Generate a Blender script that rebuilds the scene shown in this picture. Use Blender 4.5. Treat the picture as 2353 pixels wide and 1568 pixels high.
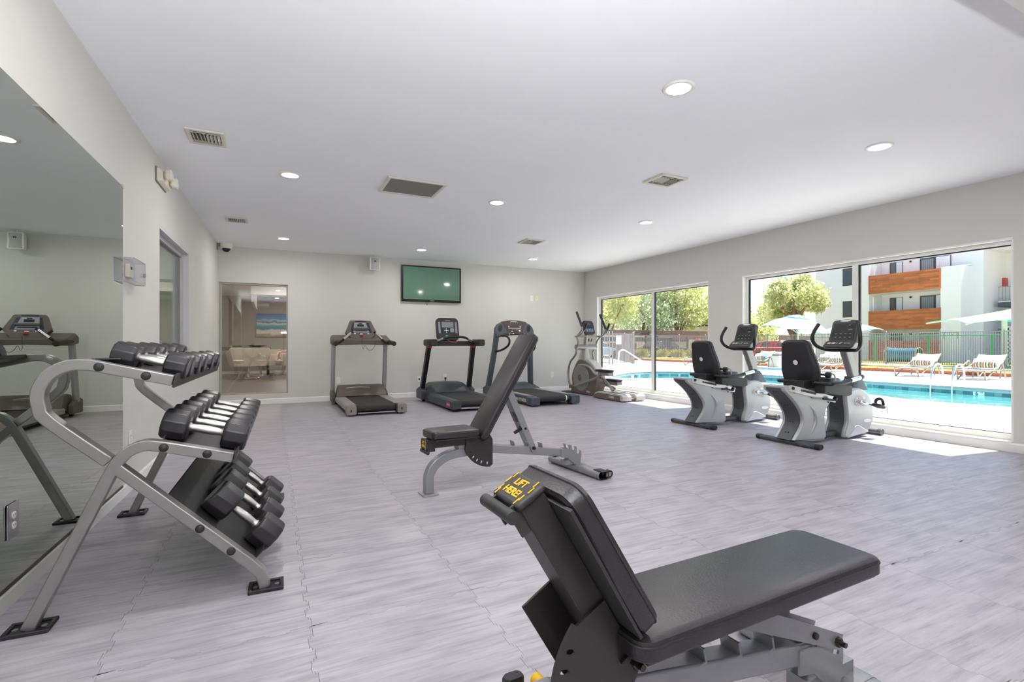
import bpy, math, random
from mathutils import Vector, Matrix
random.seed(7)
D = bpy.data
SC = bpy.context.scene
COL = SC.collection
PI = math.pi
R = math.radians
for o in list(D.objects):
    D.objects.remove(o)

# ------------------------------------------------------------------ camera
cam_data = D.cameras.new('camera')
cam = D.objects.new('camera', cam_data)
COL.objects.link(cam)
cam.location = (0, 0, 1.013)
cam.rotation_euler = (R(90), 0, R(-25.6))
cam_data.sensor_width = 36
cam_data.lens = 36 * 1149 / 2353
cam_data.shift_y = 6 / 2353
cam_data.clip_start = 0.05
cam_data.clip_end = 400
SC.camera = cam

# ------------------------------------------------------------------ world, sun, exposure
SUN_STRENGTH = 11.0
SKY_STRENGTH = 0.27
LAMP_POWER = 10.5
FLASH_POWER = 118.0
SC.view_settings.view_transform = 'Standard'
SC.view_settings.look = 'None'
SC.view_settings.gamma = 1.0
SC.view_settings.exposure = 0.25
SC.view_settings.use_curve_mapping = False
W = D.worlds.new('sky_world')
SC.world = W
W.use_nodes = True
wn = W.node_tree.nodes
bgn = wn['Background']
sky = wn.new('ShaderNodeTexSky')
sky.sky_type = 'NISHITA'
sky.sun_disc = False
sky.sun_elevation = R(64)
sky.sun_rotation = R(97)
sky.air_density = 1.0
sky.dust_density = 1.2
sky.ozone_density = 1.0
W.node_tree.links.new(sky.outputs[0], bgn.inputs[0])
bgn.inputs[1].default_value = SKY_STRENGTH
sun_data = D.lights.new('sun', 'SUN')
sun_data.energy = SUN_STRENGTH
sun_data.color = (1.0, 0.96, 0.89)
sun_data.angle = R(0.6)
sun = D.objects.new('sun', sun_data)
COL.objects.link(sun)
sun.rotation_euler = Vector((0.92, -0.115, 2.0)).to_track_quat('Z', 'Y').to_euler()
sun.location = (20, 0, 30)


# ------------------------------------------------------------------ helpers: materials
def lin(h):
    h = h.lstrip('#')
    out = []
    for i in (0, 2, 4):
        c = int(h[i:i + 2], 16) / 255
        out.append(c / 12.92 if c <= 0.04045 else ((c + 0.055) / 1.055) ** 2.4)
    return (*out, 1)


def mat(name, col, rough=0.5, metal=0.0, var=0.06, vscale=6.0, bump=0.0, bscale=60.0, spec=None, coat=0.0, emit=None, es=0.0, stretch=(1, 1, 1)):
    m = D.materials.new(name)
    m.use_nodes = True
    nt = m.node_tree
    b = nt.nodes['Principled BSDF']
    c = lin(col) if isinstance(col, str) else (*col, 1)
    b.inputs['Roughness'].default_value = rough
    b.inputs['Metallic'].default_value = metal
    if spec is not None:
        b.inputs['Specular IOR Level'].default_value = spec
    if coat:
        b.inputs['Coat Weight'].default_value = coat
        b.inputs['Coat Roughness'].default_value = 0.15
    tc = nt.nodes.new('ShaderNodeTexCoord')
    mp = nt.nodes.new('ShaderNodeMapping')
    mp.inputs['Scale'].default_value = stretch
    nt.links.new(tc.outputs['Object'], mp.inputs[0])
    nz = nt.nodes.new('ShaderNodeTexNoise')
    nz.inputs['Scale'].default_value = vscale
    nz.inputs['Detail'].default_value = 4
    nt.links.new(mp.outputs[0], nz.inputs['Vector'])
    rp = nt.nodes.new('ShaderNodeValToRGB')
    rp.color_ramp.elements[0].position = 0.3
    rp.color_ramp.elements[1].position = 0.7
    rp.color_ramp.elements[0].color = (*[max(0, x * (1 - var)) for x in c[:3]], 1)
    rp.color_ramp.elements[1].color = (*[min(1, x * (1 + var)) for x in c[:3]], 1)
    nt.links.new(nz.outputs['Fac'], rp.inputs[0])
    nt.links.new(rp.outputs[0], b.inputs['Base Color'])
    if bump:
        n2 = nt.nodes.new('ShaderNodeTexNoise')
        n2.inputs['Scale'].default_value = bscale
        n2.inputs['Detail'].default_value = 3
        nt.links.new(mp.outputs[0], n2.inputs['Vector'])
        bp = nt.nodes.new('ShaderNodeBump')
        bp.inputs['Strength'].default_value = bump
        bp.inputs['Distance'].default_value = 0.01
        nt.links.new(n2.outputs['Fac'], bp.inputs['Height'])
        nt.links.new(bp.outputs[0], b.inputs['Normal'])
    if emit:
        b.inputs['Emission Color'].default_value = lin(emit)
        b.inputs['Emission Strength'].default_value = es
    return m


def glass_mat(name, tint=(1, 1, 1), refl=0.04, rough=0.0):
    m = D.materials.new(name)
    m.use_nodes = True
    nt = m.node_tree
    nt.nodes.remove(nt.nodes['Principled BSDF'])
    out = nt.nodes['Material Output']
    tr = nt.nodes.new('ShaderNodeBsdfTransparent')
    tr.inputs[0].default_value = (*tint, 1)
    gl = nt.nodes.new('ShaderNodeBsdfGlossy')
    gl.inputs['Roughness'].default_value = rough
    lw = nt.nodes.new('ShaderNodeLayerWeight')
    lw.inputs[0].default_value = 0.25
    ma = nt.nodes.new('ShaderNodeMath')
    ma.operation = 'MULTIPLY_ADD'
    ma.inputs[1].default_value = 0.28
    ma.inputs[2].default_value = refl
    nt.links.new(lw.outputs['Fresnel'], ma.inputs[0])
    mx = nt.nodes.new('ShaderNodeMixShader')
    nt.links.new(ma.outputs[0], mx.inputs[0])
    nt.links.new(tr.outputs[0], mx.inputs[1])
    nt.links.new(gl.outputs[0], mx.inputs[2])
    nt.links.new(mx.outputs[0], out.inputs[0])
    return m


def nd(m, kind, **kw):
    n = m.node_tree.nodes.new(kind)
    for k, v in kw.items():
        setattr(n, k, v)
    return n


# ------------------------------------------------------------------ helpers: meshes
class B:
    """collects geometry for ONE mesh object"""

    def __init__(s):
        s.v, s.f = [], []

    def add(s, vs, fs, M=None):
        k = len(s.v)
        s.v += [tuple(M @ Vector(p)) if M else tuple(p) for p in vs]
        s.f += [tuple(k + i for i in f) for f in fs]
        return s

    def box(s, x0, x1, y0, y1, z0, z1, M=None):
        vs = [(x, y, z) for z in (z0, z1) for y in (y0, y1) for x in (x0, x1)]
        return s.add(vs, [(0, 2, 3, 1), (4, 5, 7, 6), (0, 1, 5, 4), (2, 6, 7, 3), (0, 4, 6, 2), (1, 3, 7, 5)], M)

    def prism(s, poly, a, b, axis='y', M=None):
        """polygon extruded along an axis: 'y' takes (x,z), 'x' takes (y,z), 'z' takes (x,y)"""
        n = len(poly)
        ar = sum(poly[i][0] * poly[(i + 1) % n][1] - poly[(i + 1) % n][0] * poly[i][1] for i in range(n))
        if ar < 0:
            poly = poly[::-1]

        def P(p, t):
            return (p[0], t, p[1]) if axis == 'y' else (t, p[0], p[1]) if axis == 'x' else (p[0], p[1], t)
        vs = [P(p, a) for p in poly] + [P(p, b) for p in poly]
        flip = (axis == 'y')
        fs = [tuple(range(n))[::-1], tuple(range(n, 2 * n))] + [(i, (i + 1) % n, n + (i + 1) % n, n + i) for i in range(n)]
        if flip:
            fs = [f[::-1] for f in fs]
        if b < a:
            fs = [f[::-1] for f in fs]
        return s.add(vs, fs, M)

    def loft(s, secs, cap=True, closed=False, M=None):
        n = len(secs[0])
        vs = [p for sec in secs for p in sec]
        fs = []
        m = len(secs)
        for i in range(m if closed else m - 1):
            j = (i + 1) % m
            for k in range(n):
                l = (k + 1) % n
                fs.append((i * n + k, i * n + l, j * n + l, j * n + k))
        if cap and not closed:
            fs.append(tuple(range(n))[::-1])
            fs.append(tuple(range((m - 1) * n, m * n)))
        return s.add(vs, fs, M)

    def tube(s, pts, r=0.02, n=10, prof=None, up=(0, 0, 1), closed=False, cap=True, M=None):
        """sweep a circle (radius or list of radii) or a profile [(side, up)] along points"""
        pts = [Vector(p) for p in pts]
        m = len(pts)
        up = Vector(up)
        secs = []
        last = None
        for i, p in enumerate(pts):
            a = pts[i - 1] if (i > 0 or closed) else None
            c = pts[(i + 1) % m] if (i < m - 1 or closed) else None
            d1 = (p - a).normalized() if a is not None else None
            d2 = (c - p).normalized() if c is not None else None
            t = d2 if d1 is None else d1 if d2 is None else (d1 + d2)
            if t.length < 1e-6:
                t = d1
            t.normalize()
            u = up if last is None or prof else last
            sd = t.cross(u)
            if sd.length < 1e-4:
                u = Vector((1, 0, 0)) if abs(t.x) < 0.9 else Vector((0, 1, 0))
                sd = t.cross(u)
            sd.normalize()
            u2 = sd.cross(t).normalized()
            last = u2
            k = 1.0
            if prof and d1 is not None and d2 is not None:
                k = 1 / max(0.5, math.sqrt(max(0.05, (1 + d1.dot(d2)) / 2)))
            rr = r[i] if isinstance(r, (list, tuple)) else r
            if prof:
                secs.append([p + sd * a_ + u2 * b_ * k for a_, b_ in prof])
            else:
                secs.append([p + (sd * math.cos(q) + u2 * math.sin(q)) * rr for q in (2 * PI * j / n for j in range(n))])
        k0 = len(s.v)
        s.loft(secs, cap=cap and not closed, closed=closed, M=M)
        return s

    def cyl(s, p, q, r, n=16, r2=None):
        return s.tube([p, q], [r, r if r2 is None else r2], n=n)

    def lathe(s, prof, n=24, M=None):
        """profile [(r,z)] turned about local z"""
        secs = []
        for r, z in prof:
            secs.append([(r * math.cos(2 * PI * j / n), r * math.sin(2 * PI * j / n), z) for j in range(n)])
        return s.loft(secs, M=M)

    def ball(s, c, rx, ry=None, rz=None, n=12, M=None):
        ry = rx if ry is None else ry
        rz = rx if rz is None else rz
        prof = [(max(1e-4, math.sin(PI * i / 8)), -math.cos(PI * i / 8)) for i in range(9)]
        secs = [[(c[0] + rx * r * math.cos(2 * PI * j / n), c[1] + ry * r * math.sin(2 * PI * j / n), c[2] + rz * z) for j in range(n)] for r, z in prof]
        return s.loft(secs, M=M)

    def mesh(s, name, m, smooth=35):
        me = D.meshes.new(name)
        me.from_pydata(s.v, [], s.f)
        me.materials.append(m)
        if smooth:
            me.polygons.foreach_set('use_smooth', [True] * len(me.polygons))
            me.set_sharp_from_angle(angle=R(smooth))
        me.update()
        return me

    def out(s, name, m, parent=None, bevel=0, smooth=35, seg=2, **tags):
        o = D.objects.new(name, s.mesh(name, m, smooth))
        COL.objects.link(o)
        if parent is not None:
            o.parent = parent
        if bevel:
            md = o.modifiers.new('bevel', 'BEVEL')
            md.width = bevel
            md.segments = seg
            md.limit_method = 'ANGLE'
            md.angle_limit = R(32)
        for k, v in tags.items():
            o[k] = v
        return o


def thing(name, label, cat, loc=(0, 0, 0), rz=0, group=None):
    o = D.objects.new(name, None)
    COL.objects.link(o)
    o.empty_display_size = 0.1
    o.location = loc
    o.rotation_euler = (0, 0, rz)
    o['label'] = label
    o['category'] = cat
    if group:
        o['group'] = group
    return o


def tag(o, label, cat, group=None):
    o['label'] = label
    o['category'] = cat
    if group:
        o['group'] = group
    return o


def struct(o):
    o['kind'] = 'structure'
    return o


def dup(root, label=None, loc=None, rz=None, group=None):
    r = root.copy()
    COL.objects.link(r)
    if label:
        r['label'] = label
    if group:
        r['group'] = group
    if loc is not None:
        r.location = loc
    if rz is not None:
        r.rotation_euler = (0, 0, rz)
    for ch in list(root.children):
        c = ch.copy()
        COL.objects.link(c)
        c.parent = r
        for g in list(ch.children):
            d = g.copy()
            COL.objects.link(d)
            d.parent = c
    return r


def inst(name, me, parent, loc=(0, 0, 0), rot=(0, 0, 0), scale=(1, 1, 1)):
    o = D.objects.new(name, me)
    COL.objects.link(o)
    o.parent = parent
    o.location = loc
    o.rotation_euler = rot
    o.scale = scale
    return o


def text(s, size, M, m, parent, name='lettering', depth=0.001, bold=0.0, align='CENTER'):
    cu = D.curves.new(name, 'FONT')
    cu.body = s
    cu.size = size
    cu.align_x = align
    cu.align_y = 'CENTER'
    cu.extrude = depth
    cu.offset = bold
    t = D.objects.new(name, cu)
    COL.objects.link(t)
    dg = bpy.context.evaluated_depsgraph_get()
    me = D.meshes.new_from_object(t.evaluated_get(dg))
    D.objects.remove(t)
    me.name = name
    me.materials.clear()
    me.materials.append(m)
    o = D.objects.new(name, me)
    COL.objects.link(o)
    if parent is not None:
        o.parent = parent
    o.matrix_local = M
    return o


def frame(o, ex, ey):
    """matrix with local x along ex, local y along ey, origin o"""
    ex = Vector(ex).normalized()
    ez = ex.cross(Vector(ey)).normalized()
    ey = ez.cross(ex)
    M = Matrix((ex, ey, ez)).transposed().to_4x4()
    M.translation = Vector(o)
    return M


def rrect(w, h, r, n=4, cx=0, cy=0):
    """rounded rectangle outline"""
    out = []
    for sx, sy, a in ((1, 1, 0), (-1, 1, 90), (-1, -1, 180), (1, -1, 270)):
        for i in range(n + 1):
            q = R(a + 90 * i / n)
            out.append((cx + sx * (w / 2 - r) + r * math.cos(q), cy + sy * (h / 2 - r) + r * math.sin(q)))
    return out


def arc(cx, cy, r, a0, a1, n=8, ry=None):
    ry = r if ry is None else ry
    return [(cx + r * math.cos(R(a0 + (a1 - a0) * i / n)), cy + ry * math.sin(R(a0 + (a1 - a0) * i / n))) for i in range(n + 1)]


def smoothpath(pts, n=6):
    """Catmull-Rom through points (2D or 3D)"""
    P = [Vector(p) for p in pts]
    P = [P[0] * 2 - P[1]] + P + [P[-1] * 2 - P[-2]]
    out = []
    for i in range(1, len(P) - 2):
        for k in range(n):
            t = k / n
            a, b, c, d = P[i - 1:i + 3]
            out.append(tuple(0.5 * ((2 * b) + (c - a) * t + (2 * a - 5 * b + 4 * c - d) * t * t + (3 * b - a - 3 * c + d) * t ** 3)))
    out.append(tuple(P[-2]))
    return out


def rect(w, h):
    return [(-w / 2, -h / 2), (w / 2, -h / 2), (w / 2, h / 2), (-w / 2, h / 2)]


# ------------------------------------------------------------------ common materials
wall_m = mat('wall_paint', '#d2d1cb', 0.85, var=0.012, vscale=1.5, bump=0.06, bscale=120)
ceil_m = mat('ceiling_paint', '#f5f6f9', 0.9, var=0.012, vscale=1.2, bump=0.22, bscale=9)
trim_m = mat('white_trim', '#eeeeea', 0.45, var=0.01)
frame_m = mat('window_frame_white', '#e9e9e4', 0.4, var=0.01)
gasket_m = mat('black_gasket', '#1a1817', 0.6)
black_m = mat('black_plastic', '#1c1b1c', 0.45)
dark_m = mat('dark_plastic', '#2f2e2e', 0.5)
rubber_m = mat('black_rubber', '#211f21', 0.55, bump=0.05, bscale=300)
vinyl_m = mat('black_vinyl', '#211e21', 0.36, var=0.1, vscale=12, bump=0.12, bscale=180, spec=0.6)
silver_m = mat('silver_paint', '#9a9896', 0.36, metal=0.65, var=0.03)
steelgrey_m = mat('grey_paint', '#a3a4a8', 0.4, metal=0.35, var=0.02)
chrome_m = mat('chrome', '#d8d6d6', 0.16, metal=1.0, var=0.04, vscale=40)
white_m = mat('white_plastic', '#e8e7e0', 0.4, var=0.01)
almond_m = mat('almond_plastic', '#e3ddc9', 0.45, var=0.01)
taupe_m = mat('taupe_plastic', '#5d554e', 0.5, var=0.03)
red_m = mat('red_plastic', '#c4232b', 0.4)
yellow_m = mat('yellow_print', '#e8b517', 0.5)
green_m = mat('green_print', '#5fae4a', 0.5)
whiteprint_m = mat('white_print', '#e9e9e6', 0.5)
bluegrey_m = mat('blue_grey_plastic', '#8b949a', 0.45)

# ================================================================== ROOM SHELL
RW, BW, FW, CH = 6.262, 9.34, -2.6, 2.6          # right wall x, back wall y, front wall y, ceiling height
LA = math.atan2(0.138, 6.84)                      # the left wall leans 1.2 degrees off the others
LM = Matrix.Translation((-0.925, 2.5, 0)) @ Matrix.Rotation(-LA, 4, 'Z')   # local x: into the room, y: along the wall


def xl(y):
    return -0.925 + (y - 2.5) * math.tan(LA)


def leftwall(o):
    o.matrix_world = LM @ o.matrix_basis
    return o


# floor slab with interlocking tiles
floor = struct(B().box(-1.3, RW + 0.15, FW - 0.15, BW + 0.15, -0.1, -0.012).out('floor', mat('floor_underlay', '#3a3838', 0.9)))
tile_m = mat('wood_print_foam_tile', '#a9a5aa', 0.42, spec=0.45)


def wood_tile_nodes(m, c_light, c_mid, c_dark, grain=(1.6, 26, 1)):
    nt = m.node_tree
    b = nt.nodes['Principled BSDF']
    for l in list(b.inputs['Base Color'].links):
        nt.links.remove(l)
    tc = nd(m, 'ShaderNodeTexCoord')
    oi = nd(m, 'ShaderNodeObjectInfo')
    sc = nd(m, 'ShaderNodeVectorMath', operation='SCALE')
    cb = nd(m, 'ShaderNodeCombineXYZ')
    nt.links.new(oi.outputs['Random'], cb.inputs[0])
    nt.links.new(oi.outputs['Random'], cb.inputs[1])
    sc.inputs['Scale'].default_value = 37
    nt.links.new(cb.outputs[0], sc.inputs[0])
    ad = nd(m, 'ShaderNodeVectorMath', operation='ADD')
    nt.links.new(tc.outputs['Object'], ad.inputs[0])
    nt.links.new(sc.outputs[0], ad.inputs[1])
    # a little waviness in the grain
    wv = nd(m, 'ShaderNodeTexNoise')
    wv.inputs['Scale'].default_value = 5
    nt.links.new(ad.outputs[0], wv.inputs['Vector'])
    wsc = nd(m, 'ShaderNodeVectorMath', operation='SCALE')
    wsc.inputs['Scale'].default_value = 0.014
    nt.links.new(wv.outputs['Color'], wsc.inputs[0])
    ad2 = nd(m, 'ShaderNodeVectorMath', operation='ADD')
    nt.links.new(ad.outputs[0], ad2.inputs[0])
    nt.links.new(wsc.outputs[0], ad2.inputs[1])
    mp = nd(m, 'ShaderNodeMapping')
    mp.inputs['Scale'].default_value = grain
    nt.links.new(ad2.outputs[0], mp.inputs[0])
    n1 = nd(m, 'ShaderNodeTexNoise')
    n1.inputs['Scale'].default_value = 1.6
    n1.inputs['Detail'].default_value = 8
    n1.inputs['Roughness'].default_value = 0.68
    nt.links.new(mp.outputs[0], n1.inputs['Vector'])
    r1 = nd(m, 'ShaderNodeValToRGB')
    e = r1.color_ramp.elements
    e[0].position, e[0].color = 0.30, lin(c_dark)
    e[1].position, e[1].color = 0.66, lin(c_light)
    k = e.new(0.47)
    k.color = lin(c_mid)
    nt.links.new(n1.outputs['Fac'], r1.inputs[0])
    # cloudy patches
    n2 = nd(m, 'ShaderNodeTexNoise')
    n2.inputs['Scale'].default_value = 4.0
    n2.inputs['Detail'].default_value = 5
    mp2 = nd(m, 'ShaderNodeMapping')
    mp2.inputs['Scale'].default_value = (1, 3.2, 1)
    nt.links.new(ad.outputs[0], mp2.inputs[0])
    nt.links.new(mp2.outputs[0], n2.inputs['Vector'])
    r2 = nd(m, 'ShaderNodeValToRGB')
    r2.color_ramp.elements[0].position = 0.33
    r2.color_ramp.elements[0].color = (0.8, 0.8, 0.82, 1)
    r2.color_ramp.elements[1].position = 0.62
    r2.color_ramp.elements[1].color = (1.03, 1.03, 1.04, 1)
    nt.links.new(n2.outputs['Fac'], r2.inputs[0])
    mx = nd(m, 'ShaderNodeMix', data_type='RGBA', blend_type='MULTIPLY')
    mx.inputs[0].default_value = 1.0
    nt.links.new(r1.outputs[0], mx.inputs[6])
    nt.links.new(r2.outputs[0], mx.inputs[7])
    # fine dark flecks along the grain
    n3 = nd(m, 'ShaderNodeTexNoise')
    mp3 = nd(m, 'ShaderNodeMapping')
    mp3.inputs['Scale'].default_value = (5, 60, 1)
    nt.links.new(ad2.outputs[0], mp3.inputs[0])
    n3.inputs['Scale'].default_value = 1.5
    n3.inputs['Detail'].default_value = 3
    nt.links.new(mp3.outputs[0], n3.inputs['Vector'])
    r3 = nd(m, 'ShaderNodeValToRGB')
    r3.color_ramp.elements[0].position = 0.25
    r3.color_ramp.elements[0].color = (0.8, 0.8, 0.8, 1)
    r3.color_ramp.elements[1].position = 0.42
    r3.color_ramp.elements[1].color = (1, 1, 1, 1)
    nt.links.new(n3.outputs['Fac'], r3.inputs[0])
    mx2 = nd(m, 'ShaderNodeMix', data_type='RGBA', blend_type='MULTIPLY')
    mx2.inputs[0].default_value = 1.0
    nt.links.new(mx.outputs[2], mx2.inputs[6])
    nt.links.new(r3.outputs[0], mx2.inputs[7])
    nt.links.new(mx2.outputs[2], b.inputs['Base Color'])


wood_tile_nodes(tile_m, '#b9b4ba', '#ada8ae', '#938f96', grain=(1.3, 26, 1))
TL = 0.6095
NT = 9


def edge_curve():
    """one jigsaw edge: (t, offset)"""
    pts = [(0.0, 0.0)]
    p = TL / NT
    for i in range(NT):
        c = p * (i + 0.5)
        s = 1 if i % 2 == 0 else -1
        w1, w2, d = p * 0.36, p * 0.46, 0.0085
        pts += [(c - w1, s * 0.001), (c - w2, s * d), (c + w2, s * d), (c + w1, s * 0.001)]
    pts.append((TL, 0.0))
    return pts


ec = edge_curve()
outline = [(t, d) for t, d in ec[:-1]] + [(TL + d, t) for t, d in ec[:-1]] + \
          [(t, TL + d) for t, d in ec[::-1][:-1]] + [(d, t) for t, d in ec[::-1][:-1]]
ctr = TL / 2
outline = [(ctr + (x - ctr) * 0.9981, ctr + (y - ctr) * 0.9981) for x, y in outline]


def clip(poly, f):
    out = []
    for i in range(len(poly)):
        a, b = poly[i - 1], poly[i]
        fa, fb = f(a), f(b)
        if (fa >= 0) != (fb >= 0):
            t = fa / (fa - fb)
            out.append((a[0] + (b[0] - a[0]) * t, a[1] + (b[1] - a[1]) * t))
        if fb >= 0:
            out.append(b)
    return out


tile_me = B().prism(outline, -0.012, 0.0, 'z').mesh('floor_tile', tile_m, smooth=0)
X0, Y0 = 2.557 - 6 * TL, 1.92 - 8 * TL
for i in range(12):
    for j in range(21):
        ox, oy = X0 + i * TL, Y0 + j * TL
        if oy > BW or oy + TL < FW:
            continue
        inside = ox > xl(oy + TL) + 0.02 and ox + TL < RW - 0.01 and oy + TL < BW - 0.02 and oy > FW + 0.02
        if inside:
            inst('floor_tile', tile_me, floor, (ox, oy, 0))
        else:
            pl = clip(outline, lambda p: p[0] + ox - xl(p[1] + oy) - 0.004)
            pl = clip(pl, lambda p: BW - 0.004 - (p[1] + oy)) if pl else pl
            pl = clip(pl, lambda p: p[1] + oy - FW - 0.004) if pl else pl
            pl = clip(pl, lambda p: RW - 0.004 - (p[0] + ox)) if pl else pl
            if len(pl) > 2:
                inst('floor_tile', B().prism(pl, -0.012, 0.0, 'z').mesh('floor_tile', tile_m, smooth=0), floor, (ox, oy, 0))

# ceiling with round can openings
LX, LY = (0.15, 2.27, 4.4), (-0.45, 2.35, 5.13, 8.27)
hh = 0.0705
xs = sorted([-1.3, RW + 0.15] + [x + s * hh for x in LX for s in (-1, 1)])
ys = sorted([FW - 0.15, BW + 0.15] + [y + s * hh for y in LY for s in (-1, 1)])
bc = B()
for i in range(len(xs) - 1):
    for j in range(len(ys) - 1):
        if i % 2 == 1 and j % 2 == 1:
            continue
        bc.box(xs[i], xs[i + 1], ys[j], ys[j + 1], CH, CH + 0.12)
ceiling = struct(bc.out('ceiling', ceil_m, smooth=0))

# left wall (openings in its own frame), mirror side
w_ = B()
w_.box(-0.15, 0, -5.3, 2.645, 0, CH)
w_.box(-0.15, 0, 4.12, 6.86, 0, CH)
w_.box(-0.15, 0, 2.645, 4.12, 0, 0.95)
w_.box(-0.15, 0, 2.645, 4.12, 2.03, CH)
leftwall(struct(w_.out('wall_left', wall_m, smooth=0)))
bb = B().prism([(0, 0), (0.014, 0), (0.014, 0.06), (0.008, 0.07), (0, 0.07)], -5.08, 6.82, 'y')
leftwall(struct(bb.out('baseboard_left', trim_m, smooth=0)))

# back wall with the lounge window
w_ = B()
w_.box(0.241, RW + 0.15, BW, BW + 0.15, 0, CH)
w_.box(-0.95, -0.78, BW, BW + 0.15, 0, CH)
w_.box(-0.78, 0.241, BW, BW + 0.15, 0, 0.17)
w_.box(-0.78, 0.241, BW, BW + 0.15, 2.015, CH)
struct(w_.out('wall_back', wall_m, smooth=0))
bb = B().prism([(BW, 0), (BW - 0.014, 0), (BW - 0.014, 0.078), (BW - 0.008, 0.088), (BW, 0.088)], -0.77, 6.2, 'x')
struct(bb.out('baseboard_back', trim_m, smooth=0))

# right wall with two wide windows
w_ = B()
WT = 0.15
HEAD = 2.01
for y0, y1 in ((FW, 2.195), (5.199, 5.829), (8.874, BW + 0.1)):
    w_.box(RW, RW + WT, y0, y1, 0, CH)
for y0, y1 in ((2.195, 5.199), (5.829, 8.874)):
    w_.box(RW, RW + WT, y0, y1, HEAD, CH)
    w_.box(RW, RW + WT, y0, y1, -0.1, 0.082)
struct(w_.out('wall_right', wall_m, smooth=0))
bb = B().prism([(RW, 0), (RW - 0.05, 0), (RW - 0.05, 0.072), (RW - 0.042, 0.083), (RW, 0.083)], FW, BW - 0.015, 'y')
struct(bb.out('baseboard_right', trim_m, smooth=0))
struct(B().box(-1.3, RW + 0.15, FW - 0.15, FW, 0, CH).out('wall_front', wall_m, smooth=0))
struct(B().box(0.9, RW, 0.35, 1.0, 2.45, CH).out('trim_1', wall_m, smooth=0))

pane_m = glass_mat('clear_glass', (0.97, 0.985, 0.98), 0.012)


def big_window(n, y0, y1, ym):
    o = struct(B().box(RW + 0.001, RW + WT, y0, y0 + 0.012, 0.082, HEAD).box(RW + 0.001, RW + WT, y1 - 0.012, y1, 0.082, HEAD)
               .box(RW + 0.001, RW + WT, y0, y1, HEAD - 0.012, HEAD).box(RW - 0.004, RW + 0.006, y0, y1, HEAD - 0.014, HEAD + 0.004)
               .out('window_%d' % n, frame_m, smooth=0))
    fx0, fx1 = RW + 0.075, RW + 0.125
    zb, zt = 0.10, HEAD - 0.012
    fr = B()
    fr.box(fx0, fx1, y0 + 0.012, y1 - 0.012, zb - 0.018, zb + 0.05)
    fr.box(fx0, fx1, y0 + 0.012, y1 - 0.012, zt - 0.04, zt)
    fr.box(fx0, fx1, y0 + 0.012, y0 + 0.045, zb + 0.05, zt - 0.04)
    fr.box(fx0, fx1, y1 - 0.05, y1 - 0.012, zb + 0.05, zt - 0.04)
    fr.out('window_frame', frame_m, o, bevel=0.003, smooth=0)
    B().box(fx0 - 0.01, fx1, ym - 0.03, ym + 0.035, zb + 0.05, zt - 0.04).out('mullion', frame_m, o, bevel=0.003, smooth=0)
    for a, b in ((y0 + 0.045, ym - 0.03), (ym + 0.035, y1 - 0.05)):
        B().box(fx0 + 0.022, fx0 + 0.028, a, b, zb + 0.05, zt - 0.04).out('pane', pane_m, o, smooth=0)
        g = B().box(fx0 + 0.006, fx0 + 0.034, b - 0.016, b, zb + 0.05, zt - 0.04).box(fx0 + 0.012, fx0 + 0.032, a, b, zt - 0.052, zt - 0.04)
        g.box(fx0 + 0.016, fx0 + 0.032, a, b, zb + 0.05, zb + 0.056)
        g.out('gasket', gasket_m, o, smooth=0)
    B().box(RW - 0.045, RW + 0.075, y0, y1, 0.083, 0.092).out('window_sill', trim_m, o, bevel=0.003, smooth=0)


big_window(1, 5.829, 8.874, 7.20)
big_window(2, 2.195, 5.199, 3.645)

# lounge window in the back wall
g1 = struct(B().box(-0.776, -0.745, BW + 0.03, BW + 0.11, 0.17, 2.015).box(0.215, 0.241, BW + 0.03, BW + 0.11, 0.17, 2.015)
            .box(-0.745, 0.215, BW + 0.03, BW + 0.11, 1.985, 2.015).box(-0.745, 0.215, BW + 0.03, BW + 0.11, 0.17, 0.19)
            .out('window_3', mat('pale_grey_frame', '#a9a69c', 0.5, var=0.01), smooth=0))
B().box(-0.745, 0.215, BW + 0.062, BW + 0.07, 0.19, 1.985).out('pane', glass_mat('lounge_glass', (0.93, 0.93, 0.9), 0.10), g1, smooth=0)

# window with a cellular blind in the left wall
g2 = struct(B().box(-0.11, -0.001, 2.645, 2.67, 0.95, 2.03).box(-0.11, -0.001, 4.095, 4.12, 0.95, 2.03).box(-0.11, -0.001, 2.67, 4.095, 2.005, 2.03)
            .box(-0.11, 0.02, 2.645, 4.12, 0.95, 0.975).out('window_4', mat('cool_grey_frame', '#c6c4c8', 0.45, var=0.01), smooth=0))
leftwall(g2)
B().box(-0.10, -0.055, 2.67, 2.705, 0.975, 2.005).box(-0.10, -0.055, 4.05, 4.095, 0.975, 2.005).box(-0.10, -0.055, 2.705, 4.05, 1.965, 2.005) \
    .box(-0.10, -0.055, 2.705, 4.05, 0.975, 1.01).out('window_frame', mat('warm_grey_frame', '#b9b5b6', 0.5), g2, bevel=0.003, smooth=0)
B().box(-0.082, -0.076, 2.705, 4.05, 1.01, 1.965).out('pane', glass_mat('blind_glass', (0.92, 0.96, 0.93), 0.25), g2, smooth=0)
struct(leftwall(B().box(-0.9, -0.151, 2.3, 4.5, 0.7, 2.3).out('wall_office', mat('office_wall', '#8d8576', 0.9), smooth=0)))
O_ = D.objects['wall_office']
O_.data = B().box(-0.9, -0.88, 2.3, 4.5, 0.7, 2.3).box(-0.88, -0.151, 2.28, 2.3, 0.7, 2.3).box(-0.88, -0.151, 4.5, 4.52, 0.7, 2.3) \
    .box(-0.88, -0.151, 2.3, 4.5, 2.28, 2.3).box(-0.88, -0.151, 2.3, 4.5, 0.7, 0.72).mesh('wall_office', D.materials['office_wall'], 0)
bl = thing('pleated_blind', 'pale pleated cellular blind with a scalloped edge behind the left wall window', 'blind')
leftwall(bl)
blind_m = mat('blind_fabric', '#dfe3d8', 0.8, var=0.02, emit='#dfe3d8', es=0.0)
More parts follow.
